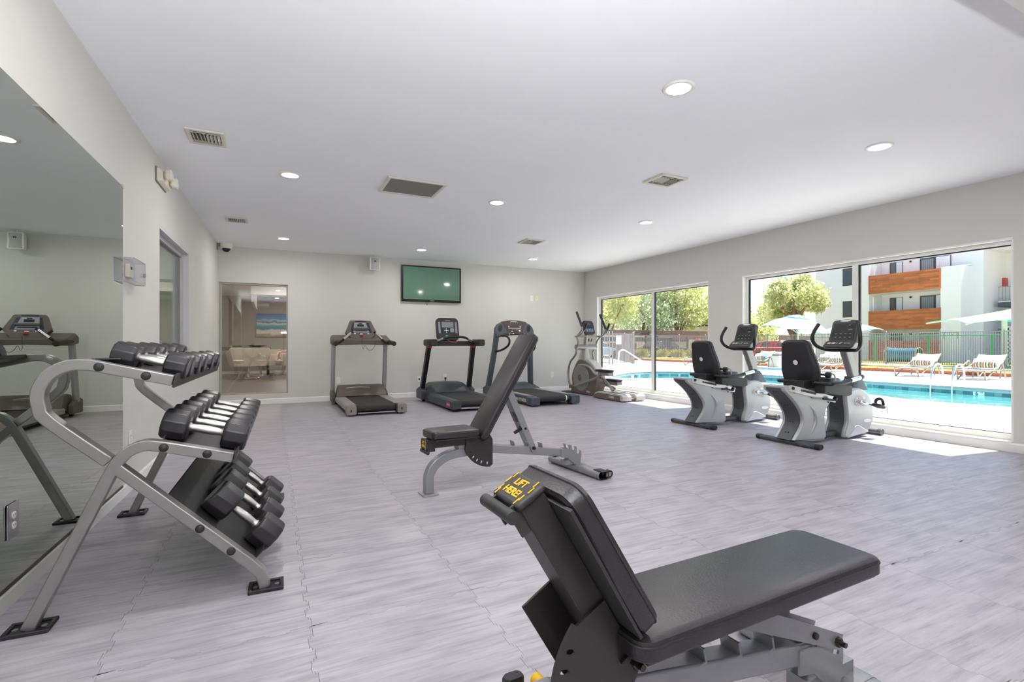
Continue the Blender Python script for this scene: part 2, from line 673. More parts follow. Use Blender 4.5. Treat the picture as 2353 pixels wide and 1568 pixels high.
for k in range(26):
    z0 = 1.0 + k * 0.0365
    e_ = 3.93
    B().prism([(2.72, z0), (e_, z0), (e_ + 0.022, z0 + 0.014), (e_ + 0.022, z0 + 0.022), (e_, z0 + 0.0362), (2.72, z0 + 0.0362)], -0.118, -0.104, 'x').out('blind_cell', blind_m, bl, smooth=0)

# mirror on the left wall
mir_m = D.materials.new('mirror_silver')
mir_m.use_nodes = True
mb = mir_m.node_tree.nodes['Principled BSDF']
mb.inputs['Base Color'].default_value = (0.56, 0.61, 0.555, 1)
mb.inputs['Metallic'].default_value = 1
mb.inputs['Roughness'].default_value = 0.0
mr = thing('wall_mirror', 'large unframed wall mirror behind the dumbbell rack on the left wall', 'mirror')
leftwall(mr)
B().box(0.003, 0.010, -3.2, 1.556, 0.085, 2.044).out('mirror_glass', mir_m, mr, smooth=0)
B().box(0.0005, 0.012, -3.2, 1.556, 0.07, 0.085).out('mirror_channel', mat('brown_channel', '#4a3c38', 0.5), mr, smooth=0)
B().box(0.003, 0.016, 1.535, 1.562, 2.03, 2.052).out('mirror_clip', glass_mat('clip_plastic', (0.9, 0.92, 0.9), 0.1), mr, smooth=0)

# ================================================================== LOUNGE beyond the back wall
lw_m = mat('lounge_wall', '#b3a89b', 0.85, var=0.02)
LY1 = 19.0
struct(B().box(-3.2, 3.6, LY1, LY1 + 0.12, 0, CH).out('wall_lounge_back', lw_m, smooth=0))
struct(B().box(-3.2, -3.05, BW + 0.15, LY1, 0, CH).out('wall_lounge_left', lw_m, smooth=0))
struct(B().box(3.45, 3.6, BW + 0.15, LY1, 0, CH).out('wall_lounge_right', lw_m, smooth=0))
struct(B().box(-3.2, -0.95, BW + 0.0, BW + 0.15, 0, CH).out('wall_lounge_front', lw_m, smooth=0))
struct(B().box(-3.2, 3.6, BW + 0.15, LY1, CH, CH + 0.12).out('ceiling_lounge', ceil_m, smooth=0))
struct(B().box(-0.43, 3.45, 12.4, 12.6, 2.1, 2.6).out('trim_2', trim_m, smooth=0))
struct(B().box(-0.43, -0.38, 12.6, 15.5, 1.95, 2.6).out('trim_3', trim_m, smooth=0))
struct(B().box(-3.05, 3.45, LY1 - 0.014, LY1, 0, 0.09).out('baseboard_lounge', trim_m, smooth=0))
lf = struct(B().box(-3.2, 3.6, BW + 0.15, LY1 + 0.1, -0.1, -0.004).out('floor_lounge', mat('lounge_underfloor', '#4a423c', 0.9), smooth=0))
plank_m = mat('lounge_plank', '#7f7468', 0.3, var=0.16, vscale=2.0, stretch=(0.5, 8, 1), spec=0.5)
wood_tile_nodes(plank_m, '#968b80', '#7d7268', '#62584f', grain=(1.0, 14, 1))
pk = B().box(0, 1.695, 0, 0.2375, -0.004, 0.0).mesh('plank', plank_m, 0)
for j in range(39):
    for i in range(5):
        x = -3.05 + i * 1.7 - (j * 0.61) % 1.7
        if x > -3.5 and x + 1.69 < 3.7:
            inst('plank', pk, lf, (x, BW + 0.15 + j * 0.24, 0.0))
for i, (x, y) in enumerate(((-1.3, 15.2), (1.0, 14.5), (1.4, 17.3), (0.4, 11.3))):
    l = D.lights.new('lounge_lamp', 'AREA')
    l.shape = 'DISK'
    l.size = 0.3
    l.energy = 30
    l.color = (1, 0.93, 0.85)
    lo = D.objects.new('lounge_lamp', l)
    COL.objects.link(lo)
    lo.location = (x, y, 2.56)
# painting
pt = thing('ocean_painting', 'canvas painting of a turquoise breaking wave under a blue sky on the lounge wall', 'painting', (0, 0, 0))
sea_m = D.materials.new('wave_picture')
sea_m.use_nodes = True
nt = sea_m.node_tree
tc = nd(sea_m, 'ShaderNodeTexCoord')
sp = nd(sea_m, 'ShaderNodeSeparateXYZ')
nt.links.new(tc.outputs['Generated'], sp.inputs[0])
nz = nd(sea_m, 'ShaderNodeTexNoise')
nz.inputs['Scale'].default_value = 4.5
nz.inputs['Detail'].default_value = 6
nt.links.new(tc.outputs['Generated'], nz.inputs['Vector'])
ma = nd(sea_m, 'ShaderNodeMath', operation='MULTIPLY_ADD')
ma.inputs[1].default_value = 0.26
nt.links.new(nz.outputs['Fac'], ma.inputs[0])
ma2 = nd(sea_m, 'ShaderNodeMath', operation='SUBTRACT')
ma2.inputs[1].default_value = 0.13
nt.links.new(sp.outputs['Z'], ma2.inputs[0])
nt.links.new(ma2.outputs[0], ma.inputs[2])
rp = nd(sea_m, 'ShaderNodeValToRGB')
e = rp.color_ramp.elements
e[0].position, e[0].color = 0.0, lin('#a08560')
e[1].position, e[1].color = 1.0, lin('#1c6cae')
for p, c in ((0.1, '#b59b78'), (0.15, '#ece6df'), (0.27, '#dfe3e4'), (0.32, '#137c8c'), (0.45, '#1c93a0'), (0.52, '#7cc7cf'), (0.6, '#d9e8ea'), (0.64, '#1a6a9c'), (0.7, '#b9d3e2'), (0.78, '#3f93cf')):
    k = e.new(p)
    k.color = lin(c)
nt.links.new(ma.outputs[0], rp.inputs[0])
nt.links.new(rp.outputs[0], nt.nodes['Principled BSDF'].inputs['Base Color'])
nt.nodes['Principled BSDF'].inputs['Roughness'].default_value = 0.6
B().box(-0.485, 0.9, LY1 - 0.05, LY1 - 0.001, 1.25, 2.03).out('canvas', sea_m, pt, smooth=0)
B().box(-0.492, -0.485, LY1 - 0.052, LY1 - 0.001, 1.24, 2.04).box(-0.492, 0.9, LY1 - 0.052, LY1 - 0.001, 1.24, 1.25) \
    .box(-0.492, 0.9, LY1 - 0.052, LY1 - 0.001, 2.03, 2.04).box(0.9, 0.907, LY1 - 0.052, LY1 - 0.001, 1.24, 2.04).out('canvas_edge', mat('canvas_edge', '#8a8174', 0.8), pt, smooth=0)
el = thing('lounge_emergency_light', 'small white emergency light on the lounge wall above the painting', 'emergency light')
B().box(-0.46, -0.1, LY1 - 0.07, LY1 - 0.001, 2.27, 2.38).out('housing', white_m, el, bevel=0.012)
for x in (-0.42, -0.14):
    B().cyl((x, LY1 - 0.075, 2.32), (x, LY1 - 0.12, 2.32), 0.05).out('lamp_head', white_m, el)
# console table
ct = thing('console_table', 'dark wood console table along the lounge wall', 'table', (-1.2, 18.2, 0))
dw = mat('dark_wood', '#38291f', 0.45, var=0.15, vscale=4, stretch=(1, 8, 8))
B().box(-1.3, 1.15, -0.3, 0.3, 0.8, 0.9).out('table_top', dw, ct, bevel=0.006)
for x in (-1.22, 1.07):
    for y in (-0.22, 0.22):
        B().box(x - 0.04, x + 0.04, y - 0.04, y + 0.04, 0, 0.8).out('leg', dw, ct, bevel=0.004)
bw = tag(B().lathe([(0.02, 0.0), (0.1, 0.0), (0.22, 0.07), (0.2, 0.07), (0.09, 0.02), (0.02, 0.02)]).out('bowl', dw), 'dark shallow bowl on the lounge console table', 'bowl')
bw.location = (-0.45, 18.2, 0.9)
bw.scale = (1.3, 1, 0.8)
gp = thing('table_greenery', 'small green tray of succulents on the lounge console table', 'plant', (-1.0, 18.1, 0.9))
B().box(-0.14, 0.14, -0.06, 0.06, 0, 0.03).out('tray', dark_m, gp)
gb = B()
for k in range(14):
    gb.ball((-0.12 + k * 0.0185, random.uniform(-0.03, 0.03), 0.05 + random.uniform(0, 0.03)), 0.02, n=6)
gb.out('succulents', mat('succulent_green', '#6c9646', 0.6), gp, kind='stuff')

cream_m = mat('cream_leather', '#e9dfcf', 0.45, var=0.03)


def swivel_chair(label, loc, rz, s):
    t = thing('swivel_chair', label, 'chair', loc, rz, 'cream lounge chairs')
    t.scale = (s, s, s)
    secs = []
    # shell: wide low back curving into arms; local -y is the back
    B().loft([[(x * w, y * d, z) for x, y in rrect(1, 1, 0.18, 3)] for w, d, z in ((0.5, 0.42, 0.30), (0.62, 0.5, 0.34), (0.72, 0.6, 0.42), (0.72, 0.6, 0.44))]).out('seat', cream_m, t, bevel=0.01)
    bk = B()
    prof = [(-0.02, 0.30), (0.02, 0.30), (0.03, 0.5), (0.02, 0.72), (-0.02, 0.72), (-0.05, 0.5)]
    pa = [(-0.42, 0.2), (-0.43, -0.05), (-0.37, -0.25), (0, -0.31), (0.37, -0.25), (0.43, -0.05), (0.42, 0.2)]
    lo = []
    for i, (x, y) in enumerate(pa):
        n = Vector((x, y + 0.1)).normalized()
        k = 1.0 if 1 < i < 5 else 0.72
        lo.append([(x * 0.8 + n.x * (a + (z - 0.3) * 0.22), y * 0.9 + n.y * (a + (z - 0.3) * 0.22), 0.28 + (z - 0.28) * k) for a, z in prof])
    bk.loft(lo).out('backrest', cream_m, t, bevel=0.008)
    B().cyl((0, 0, 0.03), (0, 0, 0.31), 0.028).out('column', chrome_m, t)
    for a in (20, 110):
        M = Matrix.Rotation(R(a), 4, 'Z')
        B().box(-0.3, 0.3, -0.025, 0.025, 0.005, 0.035, M).out('base_bar', chrome_m, t, bevel=0.004)
    return t


def stripe_mat(name, cols, axis, n, base='#f3efe8', lo=0.0, hi=1.0, mask_axis=None):
    m = mat(name, base, 0.8)
    nt = m.node_tree
    b = nt.nodes['Principled BSDF']
    tc = nd(m, 'ShaderNodeTexCoord')
    sp = nd(m, 'ShaderNodeSeparateXYZ')
    nt.links.new(tc.outputs['Generated'], sp.inputs[0])
    mu = nd(m, 'ShaderNodeMath', operation='MULTIPLY')
    mu.inputs[1].default_value = n
    nt.links.new(sp.outputs[axis], mu.inputs[0])
    fr = nd(m, 'ShaderNodeMath', operation='FRACT')
    nt.links.new(mu.outputs[0], fr.inputs[0])
    rp = nd(m, 'ShaderNodeValToRGB')
    rp.color_ramp.interpolation = 'CONSTANT'
    e = rp.color_ramp.elements
    e[0].color = lin(cols[0])
    e[1].position = 1 / len(cols)
    e[1].color = lin(cols[1])
    for i, c in enumerate(cols[2:]):
        k = e.new((i + 2) / len(cols))
        k.color = lin(c)
    nt.links.new(fr.outputs[0], rp.inputs[0])
    if mask_axis:
        lt = nd(m, 'ShaderNodeMath', operation='LESS_THAN')
        lt.inputs[1].default_value = hi
        nt.links.new(sp.outputs[mask_axis], lt.inputs[0])
        mx = nd(m, 'ShaderNodeMix', data_type='RGBA')
        nt.links.new(lt.outputs[0], mx.inputs[0])
        mx.inputs[6].default_value = lin(base)
        nt.links.new(rp.outputs[0], mx.inputs[7])
        nt.links.new(mx.outputs[2], b.inputs['Base Color'])
    else:
        nt.links.new(rp.outputs[0], b.inputs['Base Color'])
    return m


def cushion(w, h, t, n=10):
    b = B()
    top, bot = [], []
    secs = []
    for k, s in enumerate((-1, -0.7, 0, 0.7, 1)):
        sc = 1 if abs(s) < 1 else 0.93
        th = {-1: -0.25, -0.7: -0.8, 0: 0, 0.7: 0.8, 1: 0.25}[s]
    q = n
    for side in (1, -1):
        k0 = len(b.v)
        for j in range(q + 1):
            for i in range(q + 1):
                u, v = 2 * i / q - 1, 2 * j / q - 1
                f = max(0.0, (1 - u ** 4)) ** 0.5 * max(0.0, (1 - v ** 4)) ** 0.5
                px = 1 - 0.06 * (1 - v * v)
                py = 1 - 0.06 * (1 - u * u)
                b.v.append((u * w / 2 * py, side * t / 2 * f, v * h / 2 * px))
        for j in range(q):
            for i in range(q):
                a = k0 + j * (q + 1) + i
                f_ = (a, a + 1, a + q + 2, a + q + 1)
                b.f.append(f_[::-1] if side == 1 else f_)
    return b


swivel_chair('cream leather swivel chair seen from behind, left of the two in the lounge', (-0.62, 16.1, 0), R(12), 1.25)
swivel_chair('cream leather swivel chair at the right edge of the lounge window', (0.32, 17.3, 0), R(115), 1.15)
swivel_chair('cream swivel chair half hidden behind the left lounge chair', (-0.32, 17.25, 0), R(150), 1.15)
cs_m = stripe_mat('red_stripes', ['#b7433c', '#e9dfd2', '#8f2f2c', '#d9b9a4'], 'Z', 4)
for i, (x, y, a, lb) in enumerate(((-0.26, 17.2, 20, 'red striped cushion on the half hidden lounge chair'), (0.3, 17.3, 60, 'red striped cushion on the right lounge chair'))):
    c_ = tag(cushion(0.42, 0.32, 0.12).out('striped_cushion', cs_m), lb, 'cushion')
    c_.location = (x, y, 0.66)
    c_.rotation_euler = (R(-15), 0, R(a))

# ================================================================== CEILING FITTINGS
lens_m = mat('lamp_lens', '#ffffff', 0.4, emit='#fff6ea', es=7.0)
canin_m = mat('lamp_reflector', '#f4f1ea', 0.35, var=0.0)
ring_me = B()
secs = []
for r_, z_ in ((0.0705, -0.002), (0.074, -0.009), (0.09, -0.009), (0.1, -0.001)):
    secs.append([(r_ * math.cos(2 * PI * j / 32), r_ * math.sin(2 * PI * j / 32), z_) for j in range(32)])
ring_me.loft(secs, cap=False)
k0 = len(ring_me.v)
can_me = B()
secs = []
for r_, z_ in ((0.0705, -0.001), (0.068, 0.06)):
    secs.append([(r_ * math.cos(2 * PI * j / 32), r_ * math.sin(2 * PI * j / 32), z_) for j in range(32)])
can_me.loft(secs, cap=False)
ringM = ring_me.mesh('trim_ring', white_m)
canM = can_me.mesh('reflector', canin_m)
lensM = B().lathe([(0.001, 0.062), (0.0685, 0.06), (0.0685, 0.07), (0.001, 0.07)], 32).mesh('lens', lens_m)
LAB = {(0, 2.35): 'round recessed ceiling light just above the left edge of view over the dumbbell rack',
       (1, 2.35): 'largest round recessed ceiling light, above the seat of the foreground bench',
       (2, 2.35): 'round recessed ceiling light nearest the right window',
       (0, 5.13): 'round recessed ceiling light between the near left vent and the return grille',
       (1, 5.13): 'round recessed ceiling light right of the return air grille in mid ceiling',
       (2, 5.13): 'round recessed ceiling light near the right wall above the left exercise bike',
       (0, 8.27): 'round recessed ceiling light near the back wall left of the speaker',
       (1, 8.27): 'round recessed ceiling light above the wall television',
       (2, 8.27): 'round recessed ceiling light in the far right corner by the back wall',
       (0, -0.45): 'round recessed ceiling light behind the camera on the left side',
       (1, -0.45): 'round recessed ceiling light behind the camera in the middle',
       (2, -0.45): 'round recessed ceiling light behind the camera on the right side'}
for i, x in enumerate(LX):
    for y in LY:
        t = thing('recessed_light', LAB[(i, y)], 'ceiling light', (x, y, CH), 0, 'recessed ceiling lights')
        inst('trim_ring', ringM, t)
        inst('reflector', canM, t)
        inst('lens', lensM, t)
        l = D.lights.new('downlight_glow', 'AREA')
        l.shape = 'DISK'
        l.size = 0.12
        l.energy = LAMP_POWER
        l.color = (1.0, 0.965, 0.94)
        lo = D.objects.new('downlight_glow', l)
        COL.objects.link(lo)
        lo.parent = t
        lo.location = (0, 0, -0.004)
        l.use_shadow = True


ventin_m = mat('duct_dark', '#6b675f', 0.8)
vent_m = mat('vent_white', '#d9d5c9', 0.5, var=0.02)


def vent(label, x0, x1, y0, y1, kind, rz=0):
    t = thing('air_vent', label, 'air vent', ((x0 + x1) / 2, (y0 + y1) / 2, CH), rz, 'ceiling air vents')
    w, h = (x1 - x0) / 2, (y1 - y0) / 2
    b = 0.03
    f = B()
    for (a0, a1, c0, c1) in ((-w, w, -h, -h + b), (-w, w, h - b, h), (-w, -w + b, -h + b, h - b), (w - b, w, -h + b, h - b)):
        f.box(a0, a1, c0, c1, -0.016, -0.0005)
    f.out('vent_frame', vent_m, t, bevel=0.004, smooth=0)
    B().box(-w + b, w - b, -h + b, h - b, -0.003, -0.001).out('duct', ventin_m, t, smooth=0)
    tilt = Matrix.Rotation(R(35), 4, 'X')
    if kind == 'return':
        n = 30
        me = B().box(-w + b, w - b, -0.004, 0.004, -0.001, 0.0, Matrix.Rotation(R(40), 4, 'X')).mesh('slat', mat('grille_grey', '#b9b6b0', 0.5), 0)
        for k in range(n):
            inst('slat', me, t, (0, -h + b + (k + 0.5) * (2 * h - 2 * b) / n, -0.008))
    else:
        L = B().box(-w + b, w - b, -0.012, 0.012, -0.001, 0.001, Matrix.Rotation(R(50), 4, 'X')).mesh('slat', vent_m, 0)
        for yy in (h - b - 0.015, h - b - 0.04, -h + b + 0.015):
            inst('slat', L, t, (0, yy, -0.012))
        S1 = B().box(-0.012, 0.012, -h + b + 0.04, h - b - 0.06, -0.001, 0.001, Matrix.Rotation(R(55), 4, 'Y')).mesh('slat', vent_m, 0)
        n = 8
        for k in range(n):
            xx = -w + b + (k + 0.5) * (2 * w - 2 * b) / n
            o = inst('slat', S1, t, (xx, 0, -0.013))
            if k >= n // 2:
                o.scale = (-1, 1, 1)
    return t


vent('white ceiling vent with bent louvres nearest the left wall, above the mirror', -0.582, -0.328, 4.32, 4.62, 'a')
vent('small ceiling vent near the back left corner by the dome camera', -0.535, -0.288, 7.14, 7.4, 'a')
vent('large grey return air grille in the middle of the ceiling', 0.99, 1.568, 4.76, 5.265, 'return')
vent('square ceiling diffuser left of the exercise bikes', 3.275, 3.59, 3.585, 3.87, 'b')
vent('small ceiling diffuser near the back wall right of the television', 3.47, 3.78, 6.7, 7.04, 'b')

# dome camera in the back left corner
dc = thing('dome_camera', 'white dome security camera in the back left ceiling corner', 'security camera', (-0.66, 9.12, CH))
B().lathe([(0.001, 0), (0.085, 0), (0.09, -0.01), (0.09, -0.062), (0.08, -0.075), (0.062, -0.078), (0.001, -0.078)]).out('housing', white_m, dc)
B().ball((0, 0, -0.078), 0.06, 0.06, 0.055, 20).out('dome', mat('smoked_dome', '#141414', 0.08), dc)
B().box(-0.13, -0.08, -0.03, 0.19, -0.02, -0.001).box(-0.135, -0.115, -0.03, 0.03, -0.1, -0.02).out('bracket', mat('bracket_grey', '#87867e', 0.6), dc)

# wall speaker
sp_ = thing('wall_speaker', 'white box speaker on a bracket high on the back wall, left of the television', 'speaker', (1.658, 9.14, 2.445))
B().loft([[(x, 0.0, z) for x, z in rrect(0.18, 0.235, 0.02)], [(x * 1.0, 0.1, z) for x, z in rrect(0.17, 0.225, 0.02)], [(x, 0.15, z) for x, z in rrect(0.1, 0.16, 0.02)]]).out('cabinet', white_m, sp_, bevel=0.003)
gr = B()
n = 8
for j in range(n + 1):
    for i in range(n + 1):
        u, v = 2 * i / n - 1, 2 * j / n - 1
        gr.v.append((u * 0.075 * (1 - 0.1 * (1 - v * v)), -0.002 - 0.016 * (1 - u * u), v * 0.104))
for j in range(n):
    for i in range(n):
        a = j * (n + 1) + i
        gr.f.append((a, a + 1, a + n + 2, a + n + 1))
gr.out('grille', mat('speaker_grille', '#b9b9b6', 0.6, bump=0.2, bscale=900), sp_)
B().box(-0.016, 0.016, -0.0215, -0.0165, 0.03, 0.055).out('badge', black_m, sp_)
text('JBL', 0.012, frame((0, -0.0225, 0.0425), (1, 0, 0), (0, 0, 1)), whiteprint_m, sp_)
B().tube([(0, 0.12, 0), (0, 0.2, 0)], 0.02).box(-0.03, 0.03, 0.185, 0.199, -0.06, 0.06).out('bracket', white_m, sp_)
B().cyl((-0.01, 0.02, 0.115), (-0.01, 0.02, 0.155), 0.005, 8).out('cable', white_m, sp_)

# television
tv = thing('wall_television', 'black framed flat television with a blank greenish screen on the back wall', 'television', (2.75, 9.27, 2.145))
tv.rotation_euler = (R(0.5), 0, 0)
B().box(-0.585, 0.585, 0.0, 0.045, -0.34, 0.34).out('bezel', mat('gloss_black', '#151516', 0.2), tv, bevel=0.008)
B().box(-0.553, 0.553, -0.0025, 0.0, -0.285, 0.315).out('screen', mat('tv_screen', '#5a7f6c', 0.06, spec=0.9, var=0.01), tv)
B().box(-0.55, 0.55, -0.004, 0.0, -0.292, -0.286).out('trim_line', mat('tv_trim', '#8f9f97', 0.3), tv)
text('SAMSUNG', 0.016, frame((0.0, -0.002, -0.316), (1, 0, 0), (0, 0, 1)), whiteprint_m, tv)
B().box(-0.2, 0.2, 0.045, 0.06, -0.15, 0.15).out('mount', dark_m, tv)
B().tube(smoothpath([(-0.1, 0.04, -0.33), (-0.1, 0.04, -0.36), (-0.085, 0.042, -0.4)]), 0.003, 6).tube(smoothpath([(-0.07, 0.04, -0.33), (-0.07, 0.04, -0.36), (-0.082, 0.042, -0.39)]), 0.003, 6).out('cable', dark_m, tv)


def outlet(name, label, cat, M, w=0.07, h=0.115, m=white_m, kind='duplex'):
    t = thing(name, label, cat)
    t.matrix_world = M
    B().prism(rrect(w, h, 0.006), 0.0005, 0.006, 'z').out('cover_plate', m, t, bevel=0.002)
    if kind == 'duplex':
        for s in (-1, 1):
            r_ = B().prism(rrect(0.034, 0.028, 0.012, cy=s * 0.0195), 0.006, 0.0085, 'z').out('receptacle', m, t, bevel=0.001)
            B().box(-0.008, -0.0055, s * 0.0195 - 0.002, s * 0.0195 + 0.006, 0.0083, 0.009).box(0.0055, 0.008, s * 0.0195 - 0.002, s * 0.0195 + 0.006, 0.0083, 0.009).out('slots', dark_m, r_)
        B().cyl((0, 0, 0.006), (0, 0, 0.008), 0.003, 8).out('screw', silver_m, t)
    elif kind == 'jack':
        B().cyl((0, -0.004, 0.006), (0, -0.004, 0.012), 0.016, 16).out('jack', black_m, t)
    elif kind == 'coax':
        B().cyl((0, 0, 0.006), (0, 0, 0.014), 0.005, 10).out('jack', mat('brass', '#b98f45', 0.3, metal=1.0), t)
    return t


bwM = lambda x, z: frame((x, BW, z), (1, 0, 0), (0, 0, 1))
outlet('outlet', 'white duplex outlet high on the back wall right of the television', 'outlet', bwM(4.93, 1.97))
outlet('cable_plate', 'cream cable plate beside the high duplex outlet on the back wall', 'wall plate', bwM(5.055, 1.975), m=almond_m, kind='coax')
outlet('outlet', 'white plate with one round black jack, low on the back wall between two treadmills', 'outlet', bwM(2.516, 0.343), kind='jack')
op = outlet('outlet', 'low white outlet behind the middle treadmill with a black plug in it', 'outlet', bwM(3.029, 0.36))
outlet('outlet', 'low white duplex outlet on the back wall beside the elliptical', 'outlet', bwM(5.431, 0.347))
outlet('outlet', 'low white outlet behind the taupe treadmill', 'outlet', bwM(1.05, 0.36))
pg = thing('power_plug', 'black power plug and cord in the outlet behind the middle treadmill', 'plug', (3.029, BW, 0.34))
B().box(-0.016, 0.016, -0.05, -0.0095, -0.02, 0.02).out('plug', black_m, pg, bevel=0.006)
B().tube(smoothpath([(0, -0.045, -0.01), (0, -0.07, -0.08), (0.02, -0.1, -0.2), (0.03, -0.15, -0.32), (0.02, -0.3, -0.334)]), 0.005, 8).out('cord', black_m, pg)
lwM = lambda s, z, n=0.0: LM @ frame((n, s, z), (0, 1, 0), (0, 0, 1))
outlet('outlet', 'white outlet low on the left wall under the dumbbell rack', 'outlet', lwM(1.76, 0.355))
mp_ = outlet('mirror_outlet', 'outlet with a mirrored cover plate set low in the wall mirror', 'outlet', lwM(0.09, 0.327, 0.0105), w=0.09, h=0.135, m=mat('mirror_plate', '#b5b3b6', 0.1, metal=1.0, var=0.01))
for ch in mp_.children:
    if ch.name.startswith('receptacle'):
        ch.data.materials[0] = white_m

# emergency light on the left wall
em = thing('emergency_light', 'white twin head emergency light high on the left wall above the mirror edge', 'emergency light')
em.matrix_world = lwM(2.69, 2.425)
B().box(-0.19, 0.19, -0.062, 0.062, 0.001, 0.010).out('backplate', mat('backplate_grey', '#7d7870', 0.6), em, bevel=0.003)
B().loft([[(x, y, 0.010) for x, y in rrect(0.36, 0.115, 0.02)], [(x, y - 0.006, 0.05) for x, y in rrect(0.32, 0.085, 0.02)]]).out('housing', almond_m, em, bevel=0.004)
for s in (-1, 1):
    h_ = B().loft([[(x + s * 0.11, y + 0.012, 0.05) for x, y in rrect(0.05, 0.05, 0.012)], [(x + s * 0.115, y + 0.012, 0.07) for x, y in rrect(0.095, 0.085, 0.02)], [(x + s * 0.12, y + 0.01, 0.105) for x, y in rrect(0.095, 0.085, 0.02)]]).out('lamp_head', almond_m, em, bevel=0.004)
    B().loft([[(x + s * 0.12, y + 0.01, 0.106) for x, y in rrect(0.085, 0.075, 0.016)], [(x + s * 0.12, y + 0.01, 0.112) for x, y in rrect(0.075, 0.065, 0.016)]]).out('lens', mat('ribbed_lens', '#dfe0de', 0.12, bump=0.4, bscale=90), h_)

# thermostat in a clear guard box
tg = thing('thermostat', 'white thermostat inside a clear locking guard box on the left wall beside the mirror', 'thermostat')
tg.matrix_world = lwM(1.725, 1.505)
gx = glass_mat('guard_plastic', (0.95, 0.95, 0.965), 0.03)
B().box(-0.145, 0.145, -0.078, 0.078, 0.06, 0.064).out('guard_front', gx, tg)
B().box(-0.145, 0.145, 0.074, 0.078, 0.001, 0.06).box(-0.145, 0.145, -0.078, -0.074, 0.001, 0.06).box(-0.145, -0.141, -0.074, 0.074, 0.001, 0.06).box(0.141, 0.145, -0.074, 0.074, 0.001, 0.06).out('guard_sides', gx, tg)
ed = B()
for a in (-0.145, 0.145):
    for c in (-0.078, 0.078):
        ed.box(a - 0.002, a + 0.002, c - 0.002, c + 0.002, 0.001, 0.066)
for c in (-0.078, 0.078):
    ed.box(-0.145, 0.145, c - 0.002, c + 0.002, 0.062, 0.066)
for a in (-0.145, 0.145):
    ed.box(a - 0.002, a + 0.002, -0.078, 0.078, 0.062, 0.066)
ed.out('guard_edges', mat('guard_edge', '#9fa0b6', 0.2, var=0.01), tg)
b_ = B().box(-0.09, 0.03, -0.045, 0.045, 0.001, 0.028).out('thermostat_body', almond_m, tg, bevel=0.004)
B().box(-0.065, -0.03, 0.01, 0.03, 0.0275, 0.029).out('display', black_m, b_)
B().cyl((0.0, 0.02, 0.0275), (0.0, 0.02, 0.031), 0.008, 12).out('dial', steelgrey_m, b_)
B().cyl((0.1, -0.01, 0.064), (0.1, -0.01, 0.078), 0.013, 14).out('lock', mat('lock_grey', '#a9a9aa', 0.3, metal=0.6), tg)

# photographer's flash on a stand beside the camera, thrown up at the ceiling (its glare shows in the lounge window)
fl = thing('photo_flash', 'photographer flash head on a thin light stand beside the camera, aimed at the ceiling', 'flash', (0.36, -0.42, 0))
B().cyl((0, 0, 0.25), (0, 0, 1.3), 0.011, 10).out('stand_pole', dark_m, fl)
for k in range(3):
    a = 2 * PI * k / 3 + 0.4
    B().tube([(0, 0, 0.55), (0.3 * math.cos(a), 0.3 * math.sin(a), 0.012)], 0.009, 8).out('stand_leg', dark_m, fl)
FM = Matrix.Translation((0, 0, 1.34)) @ Matrix.Rotation(R(-22), 4, 'X')
B().loft([[(x * k, y * k, z) for x, y in rrect(0.08, 0.06, 0.008)] for z, k in ((-0.07, 0.8), (0.02, 0.85), (0.05, 1.0))], M=FM).out('flash_head', black_m, fl)
B().prism(rrect(0.07, 0.05, 0.006), 0.05, 0.053, 'z', FM).out('flash_lens', mat('flash_lens', '#ffffff', 0.4, emit='#ffffff', es=30.0), fl)
l = D.lights.new('flash_burst', 'AREA')
l.shape = 'RECTANGLE'
l.size = 0.16
l.size_y = 0.12
l.energy = FLASH_POWER
l.color = (0.97, 0.98, 1.0)
lo = D.objects.new('flash_burst', l)
COL.objects.link(lo)
lo.parent = fl
lo.matrix_local = FM @ Matrix.Translation((0, 0, 0.06)) @ Matrix.Rotation(PI, 4, 'X')

# ================================================================== DUMBBELL RACK
rackframe_m = mat('rack_silver', '#9c9998', 0.34, metal=0.6, var=0.03)
tray_m = mat('rack_tray', '#2c2b2c', 0.5, var=0.03)
RO = Vector((-0.775, 2.33, 0))
rack = thing('dumbbell_rack', 'three tier silver framed dumbbell rack in front of the wall mirror', 'dumbbell rack', RO, -LA)
C1 = smoothpath([(0.229, 0.575), (0.06, 0.735), (0.033, 0.79), (0.03, 0.845), (0.052, 0.893), (0.085, 0.922), (0.125, 0.936), (0.174, 0.935)], 5) + [(0.429, 0.87)]
C2 = [(0.0, 0.006), (0.222, 0.505)] + smoothpath([(0.232, 0.527), (0.256, 0.572), (0.29, 0.608), (0.34, 0.627), (0.395, 0.618)], 4) + [(0.632, 0.5545)]
C3 = [(0.24, 0.562), (0.69, 0.118)] + smoothpath([(0.705, 0.1), (0.733, 0.063), (0.748, 0.006)], 4)
